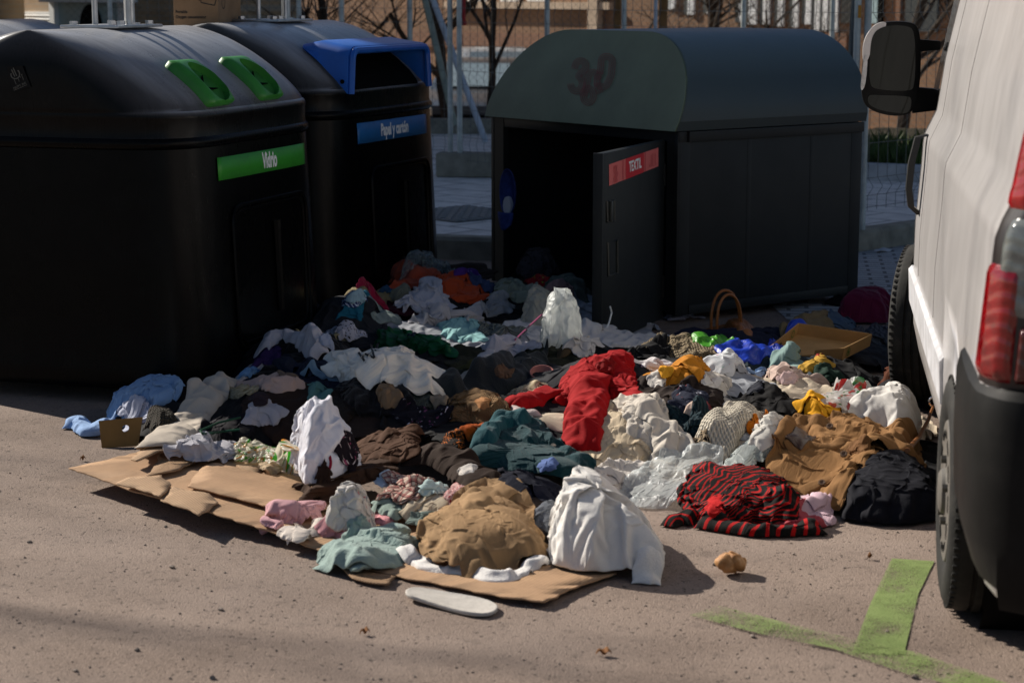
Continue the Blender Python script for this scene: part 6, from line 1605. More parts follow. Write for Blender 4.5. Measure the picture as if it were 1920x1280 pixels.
B('jacket', '1335,650 1372,636 1410,628 1436,610 1462,598 1468,632 1446,662 1410,680 1362,670', fab('satin', '#0f34a8'), 'royal blue jacket beside the cardboard tray', n=36, slack=.25, b=.04, extra=False, fold=.012)
B('shirt', '1440,664 1450,652 1470,656 1500,676 1534,696 1500,704 1462,688', fab('cotton', '#7c9490'), 'sage shirt in front of the cardboard tray', n=28)
B('shirt', '1492,690 1496,670 1520,668 1548,684 1540,700 1512,702', fab('floral', '#b89038', '#8a2420', '#23201c', scale=22, size=.5), 'yellow and red printed shirt at the corner of the tray', n=26)
B('garment', '1520,712 1530,690 1556,690 1576,704 1560,718', fab('cotton', '#20362c'), 'dark green cloth right of the printed shirt', n=22)
B('garment', '1640,738 1650,700 1672,676 1704,700 1712,730 1680,745', fab('floral', '#50260f', '#1c0f08', scale=16), 'rust cloth with dark leaves under the van', n=28)
B('garment', '1560,726 1570,690 1610,676 1650,688 1650,728 1610,742', fab('cotton', '#101014', key='bb'), 'black cloth in front of the cardboard tray', n=28)
# middle right, at the shadow line and in the sun
B('garment', '1432,704 1452,692 1500,694 1534,700 1520,714 1480,718 1445,714', fab('cotton', '#b59f94'), 'pinkish beige cloth strip behind the translucent bag', n=28)
B('blouse', '1298,696 1312,672 1340,664 1372,660 1404,676 1404,698 1370,706 1330,708', fab('floral', '#d4d6d8', '#b87a90', '#9fbcae', scale=30, size=.38), 'white blouse with pink and mint flowers above the black skirt', n=34, slack=.4)
B('garment', '1400,690 1406,676 1426,680 1430,698 1414,704', fab('cotton', '#8fa9cc'), 'light blue cloth corner beside the flowered blouse', n=20)
B('garment', '1202,690 1210,672 1248,664 1262,672 1240,688 1215,698', fab('cotton', '#d8d2d2'), 'white cloth with a purple edge behind the mustard shirt', n=24)
B('sheet', '1256,742 1285,718 1310,708 1362,706 1362,730 1310,742', fab('cotton', '#d6cfc4', key='w2'), 'white cloth between the mustard shirt and the black skirt', n=28)
B('shirt', '1196,700 1204,684 1230,674 1278,666 1298,680 1308,700 1280,722 1258,738 1232,738 1222,716', fab('cotton', '#b4741c'), 'mustard shirt catching the sun right of the red hoodie', n=38, slack=.38)
B('skirt', '1224,772 1236,744 1270,730 1316,728 1352,742 1350,770 1300,790 1250,790', fab('cotton', '#2a201c', key='br'), 'dark brown skirt edge around the navy flowered cloth', n=30)
B('blouse', '1256,764 1266,742 1296,732 1322,744 1330,770 1310,785 1280,780', fab('floral', '#1d2234', '#a8a8b4', '#7a2a2a', scale=24), 'navy cloth with white and red flowers below the mustard shirt', n=30, slack=.4)
B('scarf', '1282,782 1290,764 1320,762 1328,776 1310,786', fab('floral', '#d0b8a8', '#b02c28', '#d89a30', scale=30), 'cream square with red flowers on the navy cloth', n=22)
B('jumper', '1240,800 1250,768 1285,778 1350,800 1345,838 1300,836 1262,824', fab('knit', '#182e36', '#081014', pitch=.018), 'dark teal knitted jumper beside the white sheet', n=32)
B('garment', '1328,792 1345,776 1372,776 1368,790 1345,798', fab('cotton', '#5a1018'), 'dark red scrap under the black skirt', n=20)
B('skirt', '1350,752 1356,716 1376,698 1408,690 1440,708 1475,732 1520,762 1548,778 1505,796 1450,806 1420,778 1375,770', fab('cotton', '#0d0b0c', key='sk'), 'large black skirt spread over the right of the heap', n=40, slack=.22)
B('garment', '1504,764 1512,746 1534,738 1560,758 1566,778 1545,788 1520,780', fab('cotton', '#d89a1c'), 'bright yellow cloth beside the black skirt', n=28, slack=.4)
B('plastic_bag', '1478,740 1486,718 1510,708 1575,710 1632,730 1642,758 1600,780 1565,772 1540,752 1505,748', fab('plastic', '#d8d8d6', '#b8302c', '#2c7a3c', t=.2, pscale=7), 'white translucent bag with a red and green print', cat='plastic bag', n=38, slack=.35)
B('pillow', '1568,806 1600,782 1650,764 1655,742 1684,728 1708,742 1722,772 1714,808 1685,832 1635,820', fab('cotton', '#dcd8d2', key='pl'), 'plump white pillow beside the front of the van', cat='pillow', n=36, slack=.10, fold=.009, bend=.12, lump=.1, k=.6, nf=3, bundle=True)
T('scarf', '1402,788 1380,800 1358,822 1330,850', .14, fab('knit', '#c8bfae', '#b0a590', pitch=.012), 'cream ribbed scarf below the black skirt', b=.06, slack=.2)
B('scarf', '1298,838 1304,826 1330,828 1334,840 1314,846', fab('dots', '#c8b090', '#1a1410', scale=60, size=.4, skip=0), 'scrap of leopard print under the cream scarf', n=18)
B('jacket', '1560,945 1580,915 1612,880 1660,850 1715,862 1748,900 1756,962 1712,984 1640,978 1590,968', fab('cotton', '#0d0e18', key='nj'), 'navy black jacket on the asphalt next to the rear wheel', n=40, cat='clothing', bundle=True, bmax=.3)
B('garment', '1400,806 1404,782 1432,768 1450,790 1462,814 1430,832', fab('cotton', '#b3620f'), 'orange cloth poking out under the black skirt', n=28, slack=.4)
B('plastic_bag', '1362,892 1356,870 1400,830 1462,812 1478,832 1450,856 1410,872 1385,900', fab('plastic', '#d4dcda', key=12, t=.45), 'crinkled clear wrapper left of the khaki coat', cat='plastic bag', n=34, slack=.35)
B('sheet', '1404,838 1424,812 1470,798 1496,808 1468,836 1430,850', fab('cotton', '#d4d0c8', key='w3'), 'white cloth between the black skirt and the khaki coat', n=28)
coat = B('coat', '1438,898 1452,866 1462,826 1498,790 1552,782 1610,796 1660,812 1712,846 1708,866 1640,866 1602,890 1586,928 1540,948 1496,930', fab('cotton', '#84603a', key='coat'), 'khaki brown coat with buttons, open collar facing the sun', n=48, slack=.32, cat='clothing')
# centre: cream sheet, red hoodie, teal fleece
B('garment', '952,744 956,720 982,706 1018,716 1022,738 994,750', fab('stripe', '#bfae92', '#a08e70', key='tw', period=.03, duty=.4), 'twisted cream striped cloth left of the red hoodie', n=28, slack=.5)
T('jumper', '1000,676 985,692 948,716 900,738 845,756', .15, fab('fleece', '#23282a', key='dg'), 'long dark grey fleece running down from the back of the hoodie', b=.035, slack=.2)
B('sheet', '1062,868 1080,830 1122,764 1160,752 1195,758 1214,800 1222,850 1198,880 1140,890 1090,888', fab('cotton', '#d2c0a4', key='cr'), 'cream dress gathered under the red hoodie', n=44, slack=.35)
B('sheet', '1150,740 1170,722 1198,714 1236,748 1280,796 1304,826 1294,852 1256,868 1222,838 1180,796', fab('cotton', '#d6cdc0', key='ws'), 'smooth white sheet hanging right of the red hoodie', n=40, slack=.16)
B('blouse', '1118,880 1150,868 1198,868 1216,888 1180,920 1140,925 1104,905', fab('cotton', '#ddd6ce', key='wb'), 'white blouse at the foot of the cream dress', n=34, slack=.4)
hd = B('hoodie', '1040,716 1056,690 1080,670 1110,658 1155,664 1182,698 1206,738 1168,732 1134,716 1108,732 1066,732', fab('cotton', '#97060d', key='hd'), 'bright red hooded top thrown over the cream dress', n=44, slack=.35, extra=False)
rf = fab('cotton', '#97060d', key='hd')
T('sleeve', '1108,706 1104,745 1096,800 1086,850', .165, rf, parent=hd, b=.055, slack=.30, m=14)
T('sleeve', '1050,738 1020,752 985,764 948,768', .09, rf, parent=hd, b=.04, slack=.25)
T('hood_lining', '956,778 985,784 1012,780', .05, fab('cotton', '#c9b8b4'), parent=hd, b=.025, slack=.2)
B('jumper', '822,774 842,758 886,748 932,754 956,780 930,800 880,796 840,790', fab('knit', '#8a6b48', '#5e472e', pitch=.011), 'tan sweater catching the sun left of the red hoodie', n=34)
B('blouse', '735,782 748,764 795,766 846,772 838,796 800,808 760,800', fab('floral', '#15131c', '#6a3a5a', '#c0b8c0', scale=34), 'black cloth with purple flowers behind the brown skirt', n=30, slack=.4)
B('jumper', '828,840 838,806 862,784 884,768 890,784 870,806 872,836 848,850', fab('crochet', '#1a120c', '#a8581a'), 'orange and black crocheted top beside the brown skirt', n=32)
B('garment', '864,806 874,792 906,788 936,800 915,822 880,830', fab('cotton', '#a0480f', key='oc'), 'orange cloth inside the crocheted top', n=26, slack=.45)
tf_ = B('jacket', '888,856 898,822 925,800 965,788 1014,798 1036,830 1092,868 1104,892 1060,905 1000,890 935,878 900,872', fab('fleece', '#0a363c'), 'dark teal fleece jacket below the red hoodie', n=44, slack=.3, extra=False, b=.06, cat='clothing')
B('jacket', '925,912 932,876 990,886 1052,900 1030,935 980,948 945,938', fab('cotton', '#0f1222', key='nv'), 'dark navy cloth in front of the teal fleece', n=32)
# sunny left-centre: towel, printed bag, brown skirt
B('skirt', '560,946 590,915 640,882 690,862 745,852 735,890 660,915 600,945', fab('cotton', '#3c281b', key='bk2'), 'long brown skirt hem lying on the cardboard', n=34, slack=.3)
T('skirt', '770,862 830,864 870,886 905,918', .13, fab('cotton', '#2e2018', key='bk3'), 'dark brown skirt tail right of the checked shirt', b=.04)
B('skirt', '668,832 676,800 700,778 735,764 768,772 786,812 780,852 735,868 692,858', fab('cotton', '#4a301f', key='bk'), 'brown skirt with soft folds in the middle of the heap', n=44, slack=.35, k=.6)
B('blouse', '496,868 508,852 532,850 540,872 522,886 502,884', fab('cotton', '#cbb494', key='fr'), 'cream frilled cloth under the white towel', n=26, slack=.6)
B('towel', '546,802 558,770 580,756 602,776 640,800 668,836 676,856 640,882 616,904 572,908 562,860', fab('terry', '#dcdce4'), 'white towel with a red thread beside the printed bag', n=44, slack=.3, cat='towel', bundle=True, bmax=.30, pw=2.6, seed=31, grow=1.05, extra=False, fold=.022, lump=.2)
B('plastic_bag', '458,840 462,806 492,798 552,806 560,836 548,866 505,858 475,850', fab('plastic', '#d8d2c0', '#2f8f1a', '#d08a18', t=.15, pscale=11, key=20), 'white bag with a green and orange print on the ground at left', cat='plastic bag', n=34, slack=.45)

B('blouse', '625,850 640,822 672,808 684,838 668,858 640,862', fab('floral', '#181018', '#8a3a5a', '#c8b8b8', scale=42), 'black blouse with pink flowers beside the brown skirt', n=28, slack=.45)
# ------------------------------------------------------------------ the sunny front of the heap, on and beside the cardboard
B('shirt', '496,986 494,965 515,946 560,942 606,946 600,968 560,985 520,995', fab('cotton', '#d9a9ae', key='pk'), 'pink baby garment at the left end of the front row', n=32, slack=.35)
B('shirt', '524,1000 560,972 605,950 640,960 640,980 600,1010 560,1022 535,1014', fab('cotton', '#e0d5ca', key='iv'), 'ivory cloth draped over the cardboard edge', n=32, slack=.3)
B('blouse', '604,1012 622,988 655,980 690,990 690,1008 655,1020 622,1020', fab('cotton', '#d59ba0', key='pr'), 'pink ruffled garment below the red-flowered white one', n=30, slack=.65)
B('shirt', '700,960 710,950 734,948 740,975 722,988 705,985', fab('cotton', '#cf8f94', key='pr2'), 'deeper pink scrap right of the red-flowered white garment', n=22)
B('shirt', '700,945 730,932 760,940 765,965 740,978 712,968', fab('cotton', '#84948c', key='sg'), 'sage sleeve end behind the pink scrap', n=24)
B('shirt', '756,955 780,932 806,922 840,950 838,970 800,976 768,972', fab('cotton', '#d8c8ae', key='cm'), 'cream cloth behind the tan bundle', n=28)
B('shirt', '762,984 772,966 812,964 822,976 795,990', fab('cotton', '#6c7a74', key='sg2'), 'dark sage scrap tucked beside the tan bundle', n=22)
B('blouse', '702,898 728,880 742,890 738,908 716,918', fab('cotton', '#cdd7e0', key='pb'), 'pale blue cloth behind the red-flowered white garment', n=22)
B('shirt', '708,938 738,904 726,876 742,862 772,856 806,866 826,880 812,908 784,940 745,944', fab('check', '#d6c2b0', '#a03038', '#3a2020', period=.030), 'red and cream checked shirt in the front row', n=44, slack=.35)
B('shirt', '784,928 806,902 836,890 842,915 815,930', fab('cotton', '#c6dad6', key='mw'), 'pale mint cloth beside the checked shirt', n=26)
B('shirt', '834,928 852,906 866,904 890,926 862,944 842,946', fab('dots', '#dcb4ae', '#a02230', scale=60, size=.3, skip=0), 'pink cloth with red dots above the tan bundle', n=26)
B('jacket', '980,955 1000,942 1036,930 1034,968 1026,998 1005,985', fab('cotton', '#6f737a', key='gy'), 'grey cloth between the tan bundle and the fluffy towel', n=26)
B('blouse', '622,972 636,932 648,898 688,874 710,892 706,940 696,988 662,992', fab('floral', '#e2dcd4', '#b83a50', '#c88088', scale=17, size=.36, skip=.3), 'white gathered garment with small red flowers and thin straps', n=44, slack=.5, b=.12, pw=2.2)
bl_ = [o for o in COL.objects if o.name.startswith('blouse')][-1]
for s_ in ('655,970 680,985 700,1002 720,1005', '640,960 670,990 690,1008'): T('strap', s_, .014, fab('cotton', '#e2dcd4', key='st'), parent=bl_, b=.012, slack=.1, m=6, thick=.003, raise_=False)
ss_ = B('sweatshirt', '592,1048 600,1036 640,1014 700,990 742,980 775,996 782,1030 770,1058 674,1074 620,1072', fab('fleece', '#8fa39c', key='sw'), 'pale sage sweatshirt at the front edge of the cardboard', n=46, slack=.3, b=.05, grow=1.0)
T('sleeve', '610,1052 640,1046 680,1050 740,1046', .10, fab('fleece', '#8fa39c', key='sw'), parent=ss_, b=.025)
T('belt', '758,1030 768,1048 782,1064 812,1076 850,1080 885,1078 918,1092 952,1089 990,1078 1030,1060', .060, fab('terry', '#e6e2de', key='belt'), 'white towelling belt winding in front of the tan bundle', b=.022, slack=.25, cat='belt', m=9)
tb_ = B('skirt', '783,1000 790,978 818,968 850,946 880,924 912,914 970,930 1000,965 1018,1000 1022,1026 973,1040 900,1056 849,1066 815,1058 792,1030', fab('cotton', '#967856', key='tb'), 'big tan bundle of cloth in the middle of the front row', n=52, slack=.16, k=.62, fold=.022, lump=.18, pw=3.0, seed=101, tilt=.25, grow=1.0, wl=.10, bundle=True)
T('hem', '862,1060 910,1048 960,1034 1005,1020 1036,1036', .10, fab('cotton', '#8c7050', key='tb2'), parent=tb_, b=.015, slack=.3)
tw_ = B('towel', '1027,1010 1030,960 1040,926 1084,884 1132,896 1176,922 1212,960 1236,1000 1248,1024 1228,1044 1240,1070 1190,1078 1090,1072 1040,1056', fab('terry', '#e4e0da', key='bigt'), 'large fluffy white towel heaped at the right end of the front row', n=56, slack=.30, bend=.05, k=.62, cat='towel', fold=.024, nsys=2, lump=.18, pw=3.0, seed=207, tilt=.62, grow=1.0, wl=.19, bundle=True, extra=False)
T('corner', '1190,1066 1215,1072 1240,1082', .09, fab('terry', '#e4e0da', key='bigt'), parent=tw_, b=.03)
# right front: clear sheets, striped top, pinks
B('plastic_sheet', '1158,918 1190,890 1236,858 1306,840 1344,856 1362,888 1304,920 1270,948 1226,952 1190,946', fab('plastic', '#dfe4e4', key=21, t=.40), 'large clear plastic sheet lying in front of the cream dress', n=46, slack=.2, cat='plastic sheet', b=.03)
B('shirt', '1470,965 1495,942 1556,936 1563,985 1535,990 1500,978', fab('cotton', '#dbbcc6', key='pp'), 'pale pink cloth beside the striped top', n=28, slack=.3)
B('shirt', '1440,978 1460,962 1494,954 1544,990 1520,1000 1470,994', fab('cotton', '#a84850', key='rs'), 'rose cloth under the right side of the striped top', n=26)
stp = fab('stripe', '#141311', '#a80f10', key='rb', period=.030, duty=.30)
st_ = B('shirt', '1278,948 1288,922 1310,898 1350,889 1400,898 1440,902 1472,912 1492,944 1482,974 1424,984 1350,986 1300,980', stp, 'black and red striped top on the asphalt at right', n=52, slack=.6, b=.07, extra=False, fold=.022, wl=.09)
T('sleeve', '1312,984 1360,996 1420,1004 1480,1004 1542,1000', .075, fab('stripe', '#141311', '#a80f10', key='rb2', period=.045, duty=.30, axis=0), parent=st_, b=.03, slack=.2)
T('sleeve', '1252,990 1275,980 1305,972', .06, stp, parent=st_, b=.03, slack=.2)
B('patch', '1318,960 1330,938 1352,932 1366,945 1350,966 1330,970', fab('cotton', '#b01416', key='rp'), parent=st_, n=22, slack=.4)
# details on single garments
def on(px, py, off=.002): p = march(px, py, .0); return Vector((p[0], p[1], float(hf(p[0], p[1])) + off))
from mathutils.bvhtree import BVHTree
def hit(o, px, py, off=.004):    # point of an object's own surface seen at a photo position
    me = o.data; bv_ = BVHTree.FromPolygons([v.co for v in me.vertices], [tuple(p.vertices) for p in me.polygons])
    d = ray(px, py); h = bv_.ray_cast(CAM - o.location, d)
    return (h[0] + o.location - d * off) if h[0] is not None else on(px, py, off)
def nrm_at(p, e=.02):
    a = float(hf(p.x + e, p.y) - hf(p.x - e, p.y)) / (2 * e); b_ = float(hf(p.x, p.y + e) - hf(p.x, p.y - e)) / (2 * e); return Vector((-a, -b_, 1)).normalized()
def child(o, parent): o.parent = parent; o.location = o.location - parent.location; return o
M_BTN = pbr('coat_button', (.12, .075, .045), .35, .5)
for (x, y) in ((1582, 852), (1541, 906), (1556, 800)):
    p = hit(coat, x, y, .006); n_ = (nrm_at(p) + Vector((0, -.6, .1))).normalized(); M_ = n_.to_track_quat('X', 'Z').to_matrix().to_4x4()
    m = MB(); m.lathe([(.001, .006), (.006, .006), (.008, .0085), (.0125, .008), (.0135, .004), (.0125, .0), (.001, .0)], 24, M_); child(m.build('button', M_BTN, None, loc=p), coat)
cf = fab('cotton', '#7b5935', key='coat2')
T('collar', '1466,838 1480,812 1508,798 1548,796', .07, cf, parent=coat, b=.018, slack=.12)
T('collar', '1480,850 1515,838 1550,846 1590,830', .06, cf, parent=coat, b=.018, slack=.12)
T('sleeve', '1600,838 1640,838 1680,846 1708,856', .14, fab('cotton', '#84603a', key='coat'), parent=coat, b=.035, slack=.35)
T('pocket_flap', '1502,924 1530,914 1562,898', .055, cf, parent=coat, b=.012, slack=.06)
T('coat_lining', '1488,836 1500,824 1518,820', .06, fab('satin', '#3c2413'), parent=coat, b=.008, slack=.05)
T('belt_loop', '292,690 298,700 300,712', .02, fab('denim', '#7f9cc0', key='bl'), parent=jn, b=.012, slack=.02, m=6, raise_=False)
T('waistband', '240,724 268,700 298,684 326,682', .045, fab('denim', '#5c7a9e', key='wbn'), parent=jn, b=.012, slack=.08, m=8)
T('pocket', '286,742 300,722 318,716 330,728', .05, fab('denim', '#587698', key='pkt'), parent=jn, b=.010, slack=.05)
T('care_label', '1020,842 1032,840 1044,842', .016, fab('satin', '#b8ae9c'), parent=tf_, b=.004, slack=.02, m=6, raise_=False)
T('fold_edge', '902,838 930,812 962,796 990,800', .09, fab('fleece', '#12474e', key='tl2'), parent=tf_, b=.045, slack=.2)
T('hood', '1112,690 1140,690 1168,700', .10, rf, parent=hd, b=.02, slack=.4)
T('thread', '618,862 622,874 616,884', .010, fab('cotton', '#8c1230', key='thr'), parent=[o for o in COL.objects if o.get('label', '').startswith('white towel with a red')][0], b=.006, slack=.02, m=6, raise_=False)
# small scraps lying between the bigger garments
for s_, c_, lb_ in (('650,566 664,556 684,560 680,574 660,576', '#93aeb8', 'small pale blue scrap on the turquoise top'), ('770,622 782,612 800,616 796,628 778,632', '#2a2c3c', 'small navy scrap at the top of the green carrier bag'), ('872,596 884,584 904,588 900,602 880,604', '#b8b4b0', 'small white scrap between the mint towel and the grey knit'), ('705,540 716,530 734,536 730,548 714,550', '#2f4f6c', 'small blue scrap below the salmon towel'), ('600,640 614,630 632,636 626,650 608,650', '#a8b0c4', 'small lilac scrap left of the spotted blouse'), ('540,700 556,692 572,698 566,710 548,712', '#6d5a4c', 'small brown scrap under the blush pink top'), ('470,752 484,744 502,750 496,762 478,764', '#2c2228', 'small plum scrap above the stiff white cloth'), ('808,752 822,744 838,750 832,762 814,764', '#8a7a66', 'small taupe scrap below the translucent grey-green bag'),
        ('930,700 944,690 962,696 956,710 938,712', '#5b4636', 'small brown scrap left of the pink bowl'), ('1216,716 1228,706 1246,712 1240,726 1222,728', '#d2ccc4', 'small white scrap under the mustard shirt'), ('1460,712 1474,704 1494,708 1488,722 1468,722', '#d4b8b4', 'small pale pink scrap behind the translucent printed bag'), ('1236,700 1246,692 1262,698 1256,710 1242,710', '#e0a02c', 'small bright orange scrap on the mustard shirt'), ('1318,716 1330,706 1350,712 1344,724 1324,726', '#e0dcd6', 'small white scrap below the flowered white blouse'), ('1395,730 1408,722 1426,728 1420,740 1402,740', '#20222c', 'small dark navy scrap on the large black skirt'), ('890,760 902,752 920,756 916,768 898,770', '#a8764a', 'small tan scrap on the tan sweater'), ('1010,880 1022,870 1044,874 1040,888 1018,890', '#5a6ea0', 'small blue scrap under the teal fleece'), ('860,880 874,872 894,878 888,892 868,892', '#d8d0c8', 'small white scrap on the brown skirt tail'),
        ('590,900 604,890 622,896 616,910 598,910', '#2a1c16', 'small dark brown scrap below the white towel with a red thread'), ('1120,690 1132,680 1152,686 1146,700 1126,700', '#7a0408', 'dark red crumpled cuff lying on the red hoodie'), ('1590,840 1606,832 1626,836 1620,850 1598,850', '#6c4a2a', 'small dark tan tab lying on the khaki coat')):
    blob('cloth_scrap', pp(s_), fab('cotton', c_), lb_, 'cloth scrap', 'small scraps among the clothes', n=16, slack=.4, b=.018, grow=1.25)
# letters on the paper bag
m = MB()
def rib(pts, wd):
    P = [Vector(p) for p in pts]; Q = []
    for a, b_ in zip(P, P[1:]):
        for k in range(6): Q.append(a.lerp(b_, k / 6))
    Q.append(P[-1]); vs = []
    for i, p in enumerate(Q):
        t = (Q[min(i + 1, len(Q) - 1)] - Q[max(0, i - 1)]).normalized(); s_ = Vector((-t.y, t.x)) * wd / 2
        for q in (p + s_, p - s_): vs.append(hit(pbag, q.x, q.y, .010) - pbag.location)
    m.add(vs, [(2 * i, 2 * i + 1, 2 * i + 3, 2 * i + 2) for i in range(len(Q) - 1)])
rib([(672, 660), (685, 679)], 4); rib([(684, 663), (702, 671)], 4); rib([(702, 671), (696, 648)], 4); rib([(690, 665), (699, 659)], 3); rib([(703, 657), (712, 646)], 4)
o = m.build('lettering', pbr('black_letters', (.02, .02, .02), .6, .2), None, False); o.parent = pbag
# kraft card with a punched hole, leaning on the jeans
A_, B_, C_, D_ = [at(x, y, Y) for x, y, Y in ((185, 789, 7.66), (268, 782, 7.70), (259, 836, 7.62), (191, 840, 7.60))]
def bil(u, v): return (A_.lerp(B_, u)).lerp(D_.lerp(C_, u), v)
outl = [(0, 0), (.2, 0), (.4, .0), (.6, 0), (.8, 0), (1, 0), (1, .25), (1, .5), (1, .75), (1, 1), (.8, 1), (.6, 1), (.4, 1), (.2, 1), (0, 1), (0, .75), (0, .5), (0, .25)]
hole = []
for u, v in outl:
    a = math.atan2((v - .35) * .65, u - .62); hole.append((.62 + .085 * math.cos(a), .35 + .13 * math.sin(a)))
vs = [bil(u, v) for u, v in outl] + [bil(u, v) for u, v in hole]; n_ = len(outl)
kc = mesh_obj('card_tag', vs, [(i, (i + 1) % n_, n_ + (i + 1) % n_, n_ + i) for i in range(n_)], pbr('kraft_card', (.27, .145, .045), .8, .2, var=(9, .15)), None, False)
s_ = kc.modifiers.new('thickness', 'SOLIDIFY'); s_.thickness = .003
tag(kc, 'brown kraft card with a punched hole standing against the blue jeans', 'card')
T('sock', '272,800 300,792 318,800', .09, fab('knit', '#3a352e', pitch=.012), 'dark grey sock beside the kraft card', b=.05, cat='sock')
# cardboard tray
TL_, TR_, FR_, FL_ = at(1498, 606, 9.25), at(1634, 626, 9.22), at(1581, 652, 8.92), at(1444, 650, 8.95)
nn = (TR_ - TL_).cross(FL_ - TL_).normalized(); nn = nn if nn.z > 0 else -nn; dn = -nn * .062
M_TRAY = pbr('tray_cardboard', (.36, .215, .085), .8, .2, var=(7, .15), bmp=(90, .2, .003))
def slab(name, quad, th, mat, par): 
    a, b_, c, d = quad; n_ = (b_ - a).cross(d - a).normalized() * th
    return mesh_obj(name, [a, b_, c, d, a + n_, b_ + n_, c + n_, d + n_], [(3, 2, 1, 0), (4, 5, 6, 7), (0, 1, 5, 4), (1, 2, 6, 5), (2, 3, 7, 6), (3, 0, 4, 7)], mat, par, False)
tray = slab('cardboard_tray', [TL_ + dn, FL_ + dn, FR_ + dn, TR_ + dn], .004, M_TRAY, None); tag(tray, 'shallow brown cardboard tray with small green printed rings, on the heap by the van', 'tray')
slab('wall', [TL_, TR_, TR_ + dn, TL_ + dn], .004, M_TRAY, tray); slab('wall', [TR_, FR_, FR_ + dn, TR_ + dn], .004, M_TRAY, tray); slab('wall', [FL_, TL_, TL_ + dn, FL_ + dn], .004, M_TRAY, tray)
fm = FL_.lerp(FR_, .62); slab('torn_wall', [FR_, fm - nn * .012, fm + dn, FR_ + dn], .004, M_TRAY, tray); slab('torn_wall', [fm - nn * .034, FL_.lerp(FR_, .06) - nn * .05, FL_.lerp(FR_, .02) + dn, fm + dn], .004, M_TRAY, tray)
def ring_on(c, u, v, r0_, r1_, mat, par, off):
    vs = []
    for r_ in (r1_, r0_):
        for k in range(24): a = 2 * math.pi * k / 24; vs.append(c + u * r_ * math.cos(a) + v * r_ * math.sin(a) + off)
    return mesh_obj('printed_ring', vs, [(k, (k + 1) % 24, 24 + (k + 1) % 24, 24 + k) for k in range(24)], mat, par, False)
M_GPR = pbr('green_print', (.05, .14, .02), .7, .2); M_KPR = pbr('dark_print', (.02, .02, .02), .7, .2)
u_ = (FR_ - TR_).normalized(); w_n = u_.cross(-dn.normalized()); w_n = w_n if w_n.y < 0 else -w_n
cc = TR_.lerp(FR_, .82) + dn * .5; ring_on(cc, u_, -dn.normalized(), .016, .021, M_GPR, tray, w_n * .0065); ring_on(cc, u_, -dn.normalized(), .001, .009, M_GPR, tray, w_n * .0065)
u2 = (TL_ - FL_).normalized(); wn2 = u2.cross(nn); wn2 = wn2 if wn2.x > 0 else -wn2
cc = FL_.lerp(TL_, .35) + dn * .5; ring_on(cc, u2, nn, .001, .013, M_KPR, tray, wn2 * .0065); cc = FL_.lerp(TL_, .78) + dn * .45; ring_on(cc, u2, nn, .014, .02, M_GPR, tray, wn2 * .0065)
# pink bowl
p = on(1016, 704, -.025); m = MB(); M_ = Matrix.Rotation(R(-90), 4, 'Y') 
m.lathe([(r_ * .68, h_ * .8) for r_, h_ in ((.001, .004), (.03, .002), (.05, .012), (.068, .045), (.072, .06), (.069, .06), (.064, .045), (.046, .016), (.001, .009))], 40, Matrix.Rotation(R(24), 4, 'X') @ M_)
tag(m.build('bowl', pbr('pink_plastic', (.42, .17, .15), .45, .4), None, loc=p), 'pink plastic bowl half buried left of the red hoodie', 'bowl')
# hangers
def hanger(pts, r_, mat, label):
    P = [on(x, y, .012 + dz) for x, y, dz in pts]; c = P[0].copy(); m = MB(); Q = []
    for a, b_ in zip(P, P[1:]):
        for k in range(4): Q.append(a.lerp(b_, k / 4) - c)
    Q.append(P[-1] - c); m.tube(Q, r_, 6); tag(m.build('clothes_hanger', mat, None, loc=c), label, 'clothes hanger')
hanger([(452, 800, .02), (410, 808, .02), (376, 818, .01), (380, 824, .01), (420, 824, .02), (450, 822, .02)], .0045, pbr('dark_green_plastic', (.012, .06, .03), .3, .5), 'dark green plastic hanger on the ground beside the black trousers')
hanger([(966, 642, .0), (990, 630, .03), (1016, 616, .04)], .0045, pbr('pink_hanger_plastic', (.45, .10, .22), .35, .5), 'pink plastic hanger sticking out beside the upright white bag')
# brown strap with a metal buckle near the van
q0, q1, q2, q3 = on(1700, 856, .02), on(1722, 844, .05), on(1738, 828, .08), on(1748, 814, .11)
m = MB(); m.tube([Vector(), q1 - q0, q2 - q0, q3 - q0], [.010, .009, .008, .006], 8); st_b = m.build('leather_strap', M_LEA, None, loc=q0); tag(st_b, 'brown leather strap with a chrome buckle rising beside the rear wheel', 'strap')
m = MB(); c_ = q3 - q0
m.tube([c_ + Vector((.018 * math.cos(a), 0, .02 + .018 * math.sin(a))) for a in [R(30 * k) for k in range(12)]], .004, 6, closed=True); m.build('buckle', pbr('chrome', (.7, .7, .72), .12, .5, 1.0), st_b)
# ------------------------------------------------------------------ loose things on the asphalt
# slipper insole
P = [Vector(p) for p in [(758, 1109), (770, 1101), (800, 1100), (850, 1106), (905, 1116), (934, 1127), (934, 1138), (915, 1146), (880, 1144), (840, 1134), (790, 1122), (764, 1117)]]
for _ in range(2):
    Q = []
    for i in range(len(P)): a, b_ = P[i], P[(i + 1) % len(P)]; Q += [a.lerp(b_, .25), a.lerp(b_, .75)]
    P = Q
base = [gp(p.x, p.y, .022) for p in P]; c_ = sum(base, Vector()) / len(base); c_.z = 0
def ir(f, z0): return [Vector(((b_.x - c_.x) * f, (b_.y - c_.y) * f, z0 + .012 * max(0, -(b_.x - c_.x) / .14) ** 1.5)) for b_ in base]
m = MB(); m.loft([ir(.93, .004), ir(.99, .006), ir(1.0, .010), ir(.995, .0145), ir(.97, .0165), ir(.95, .0155), ir(.5, .0145)])
ins = m.build('insole', pbr('insole_felt', (.47, .44, .40), .9, .2, var=(30, .12), bmp=(160, .5, .003)), None, True, 60, loc=c_); tag(ins, 'off-white felt insole lying alone on the asphalt in front', 'insole')
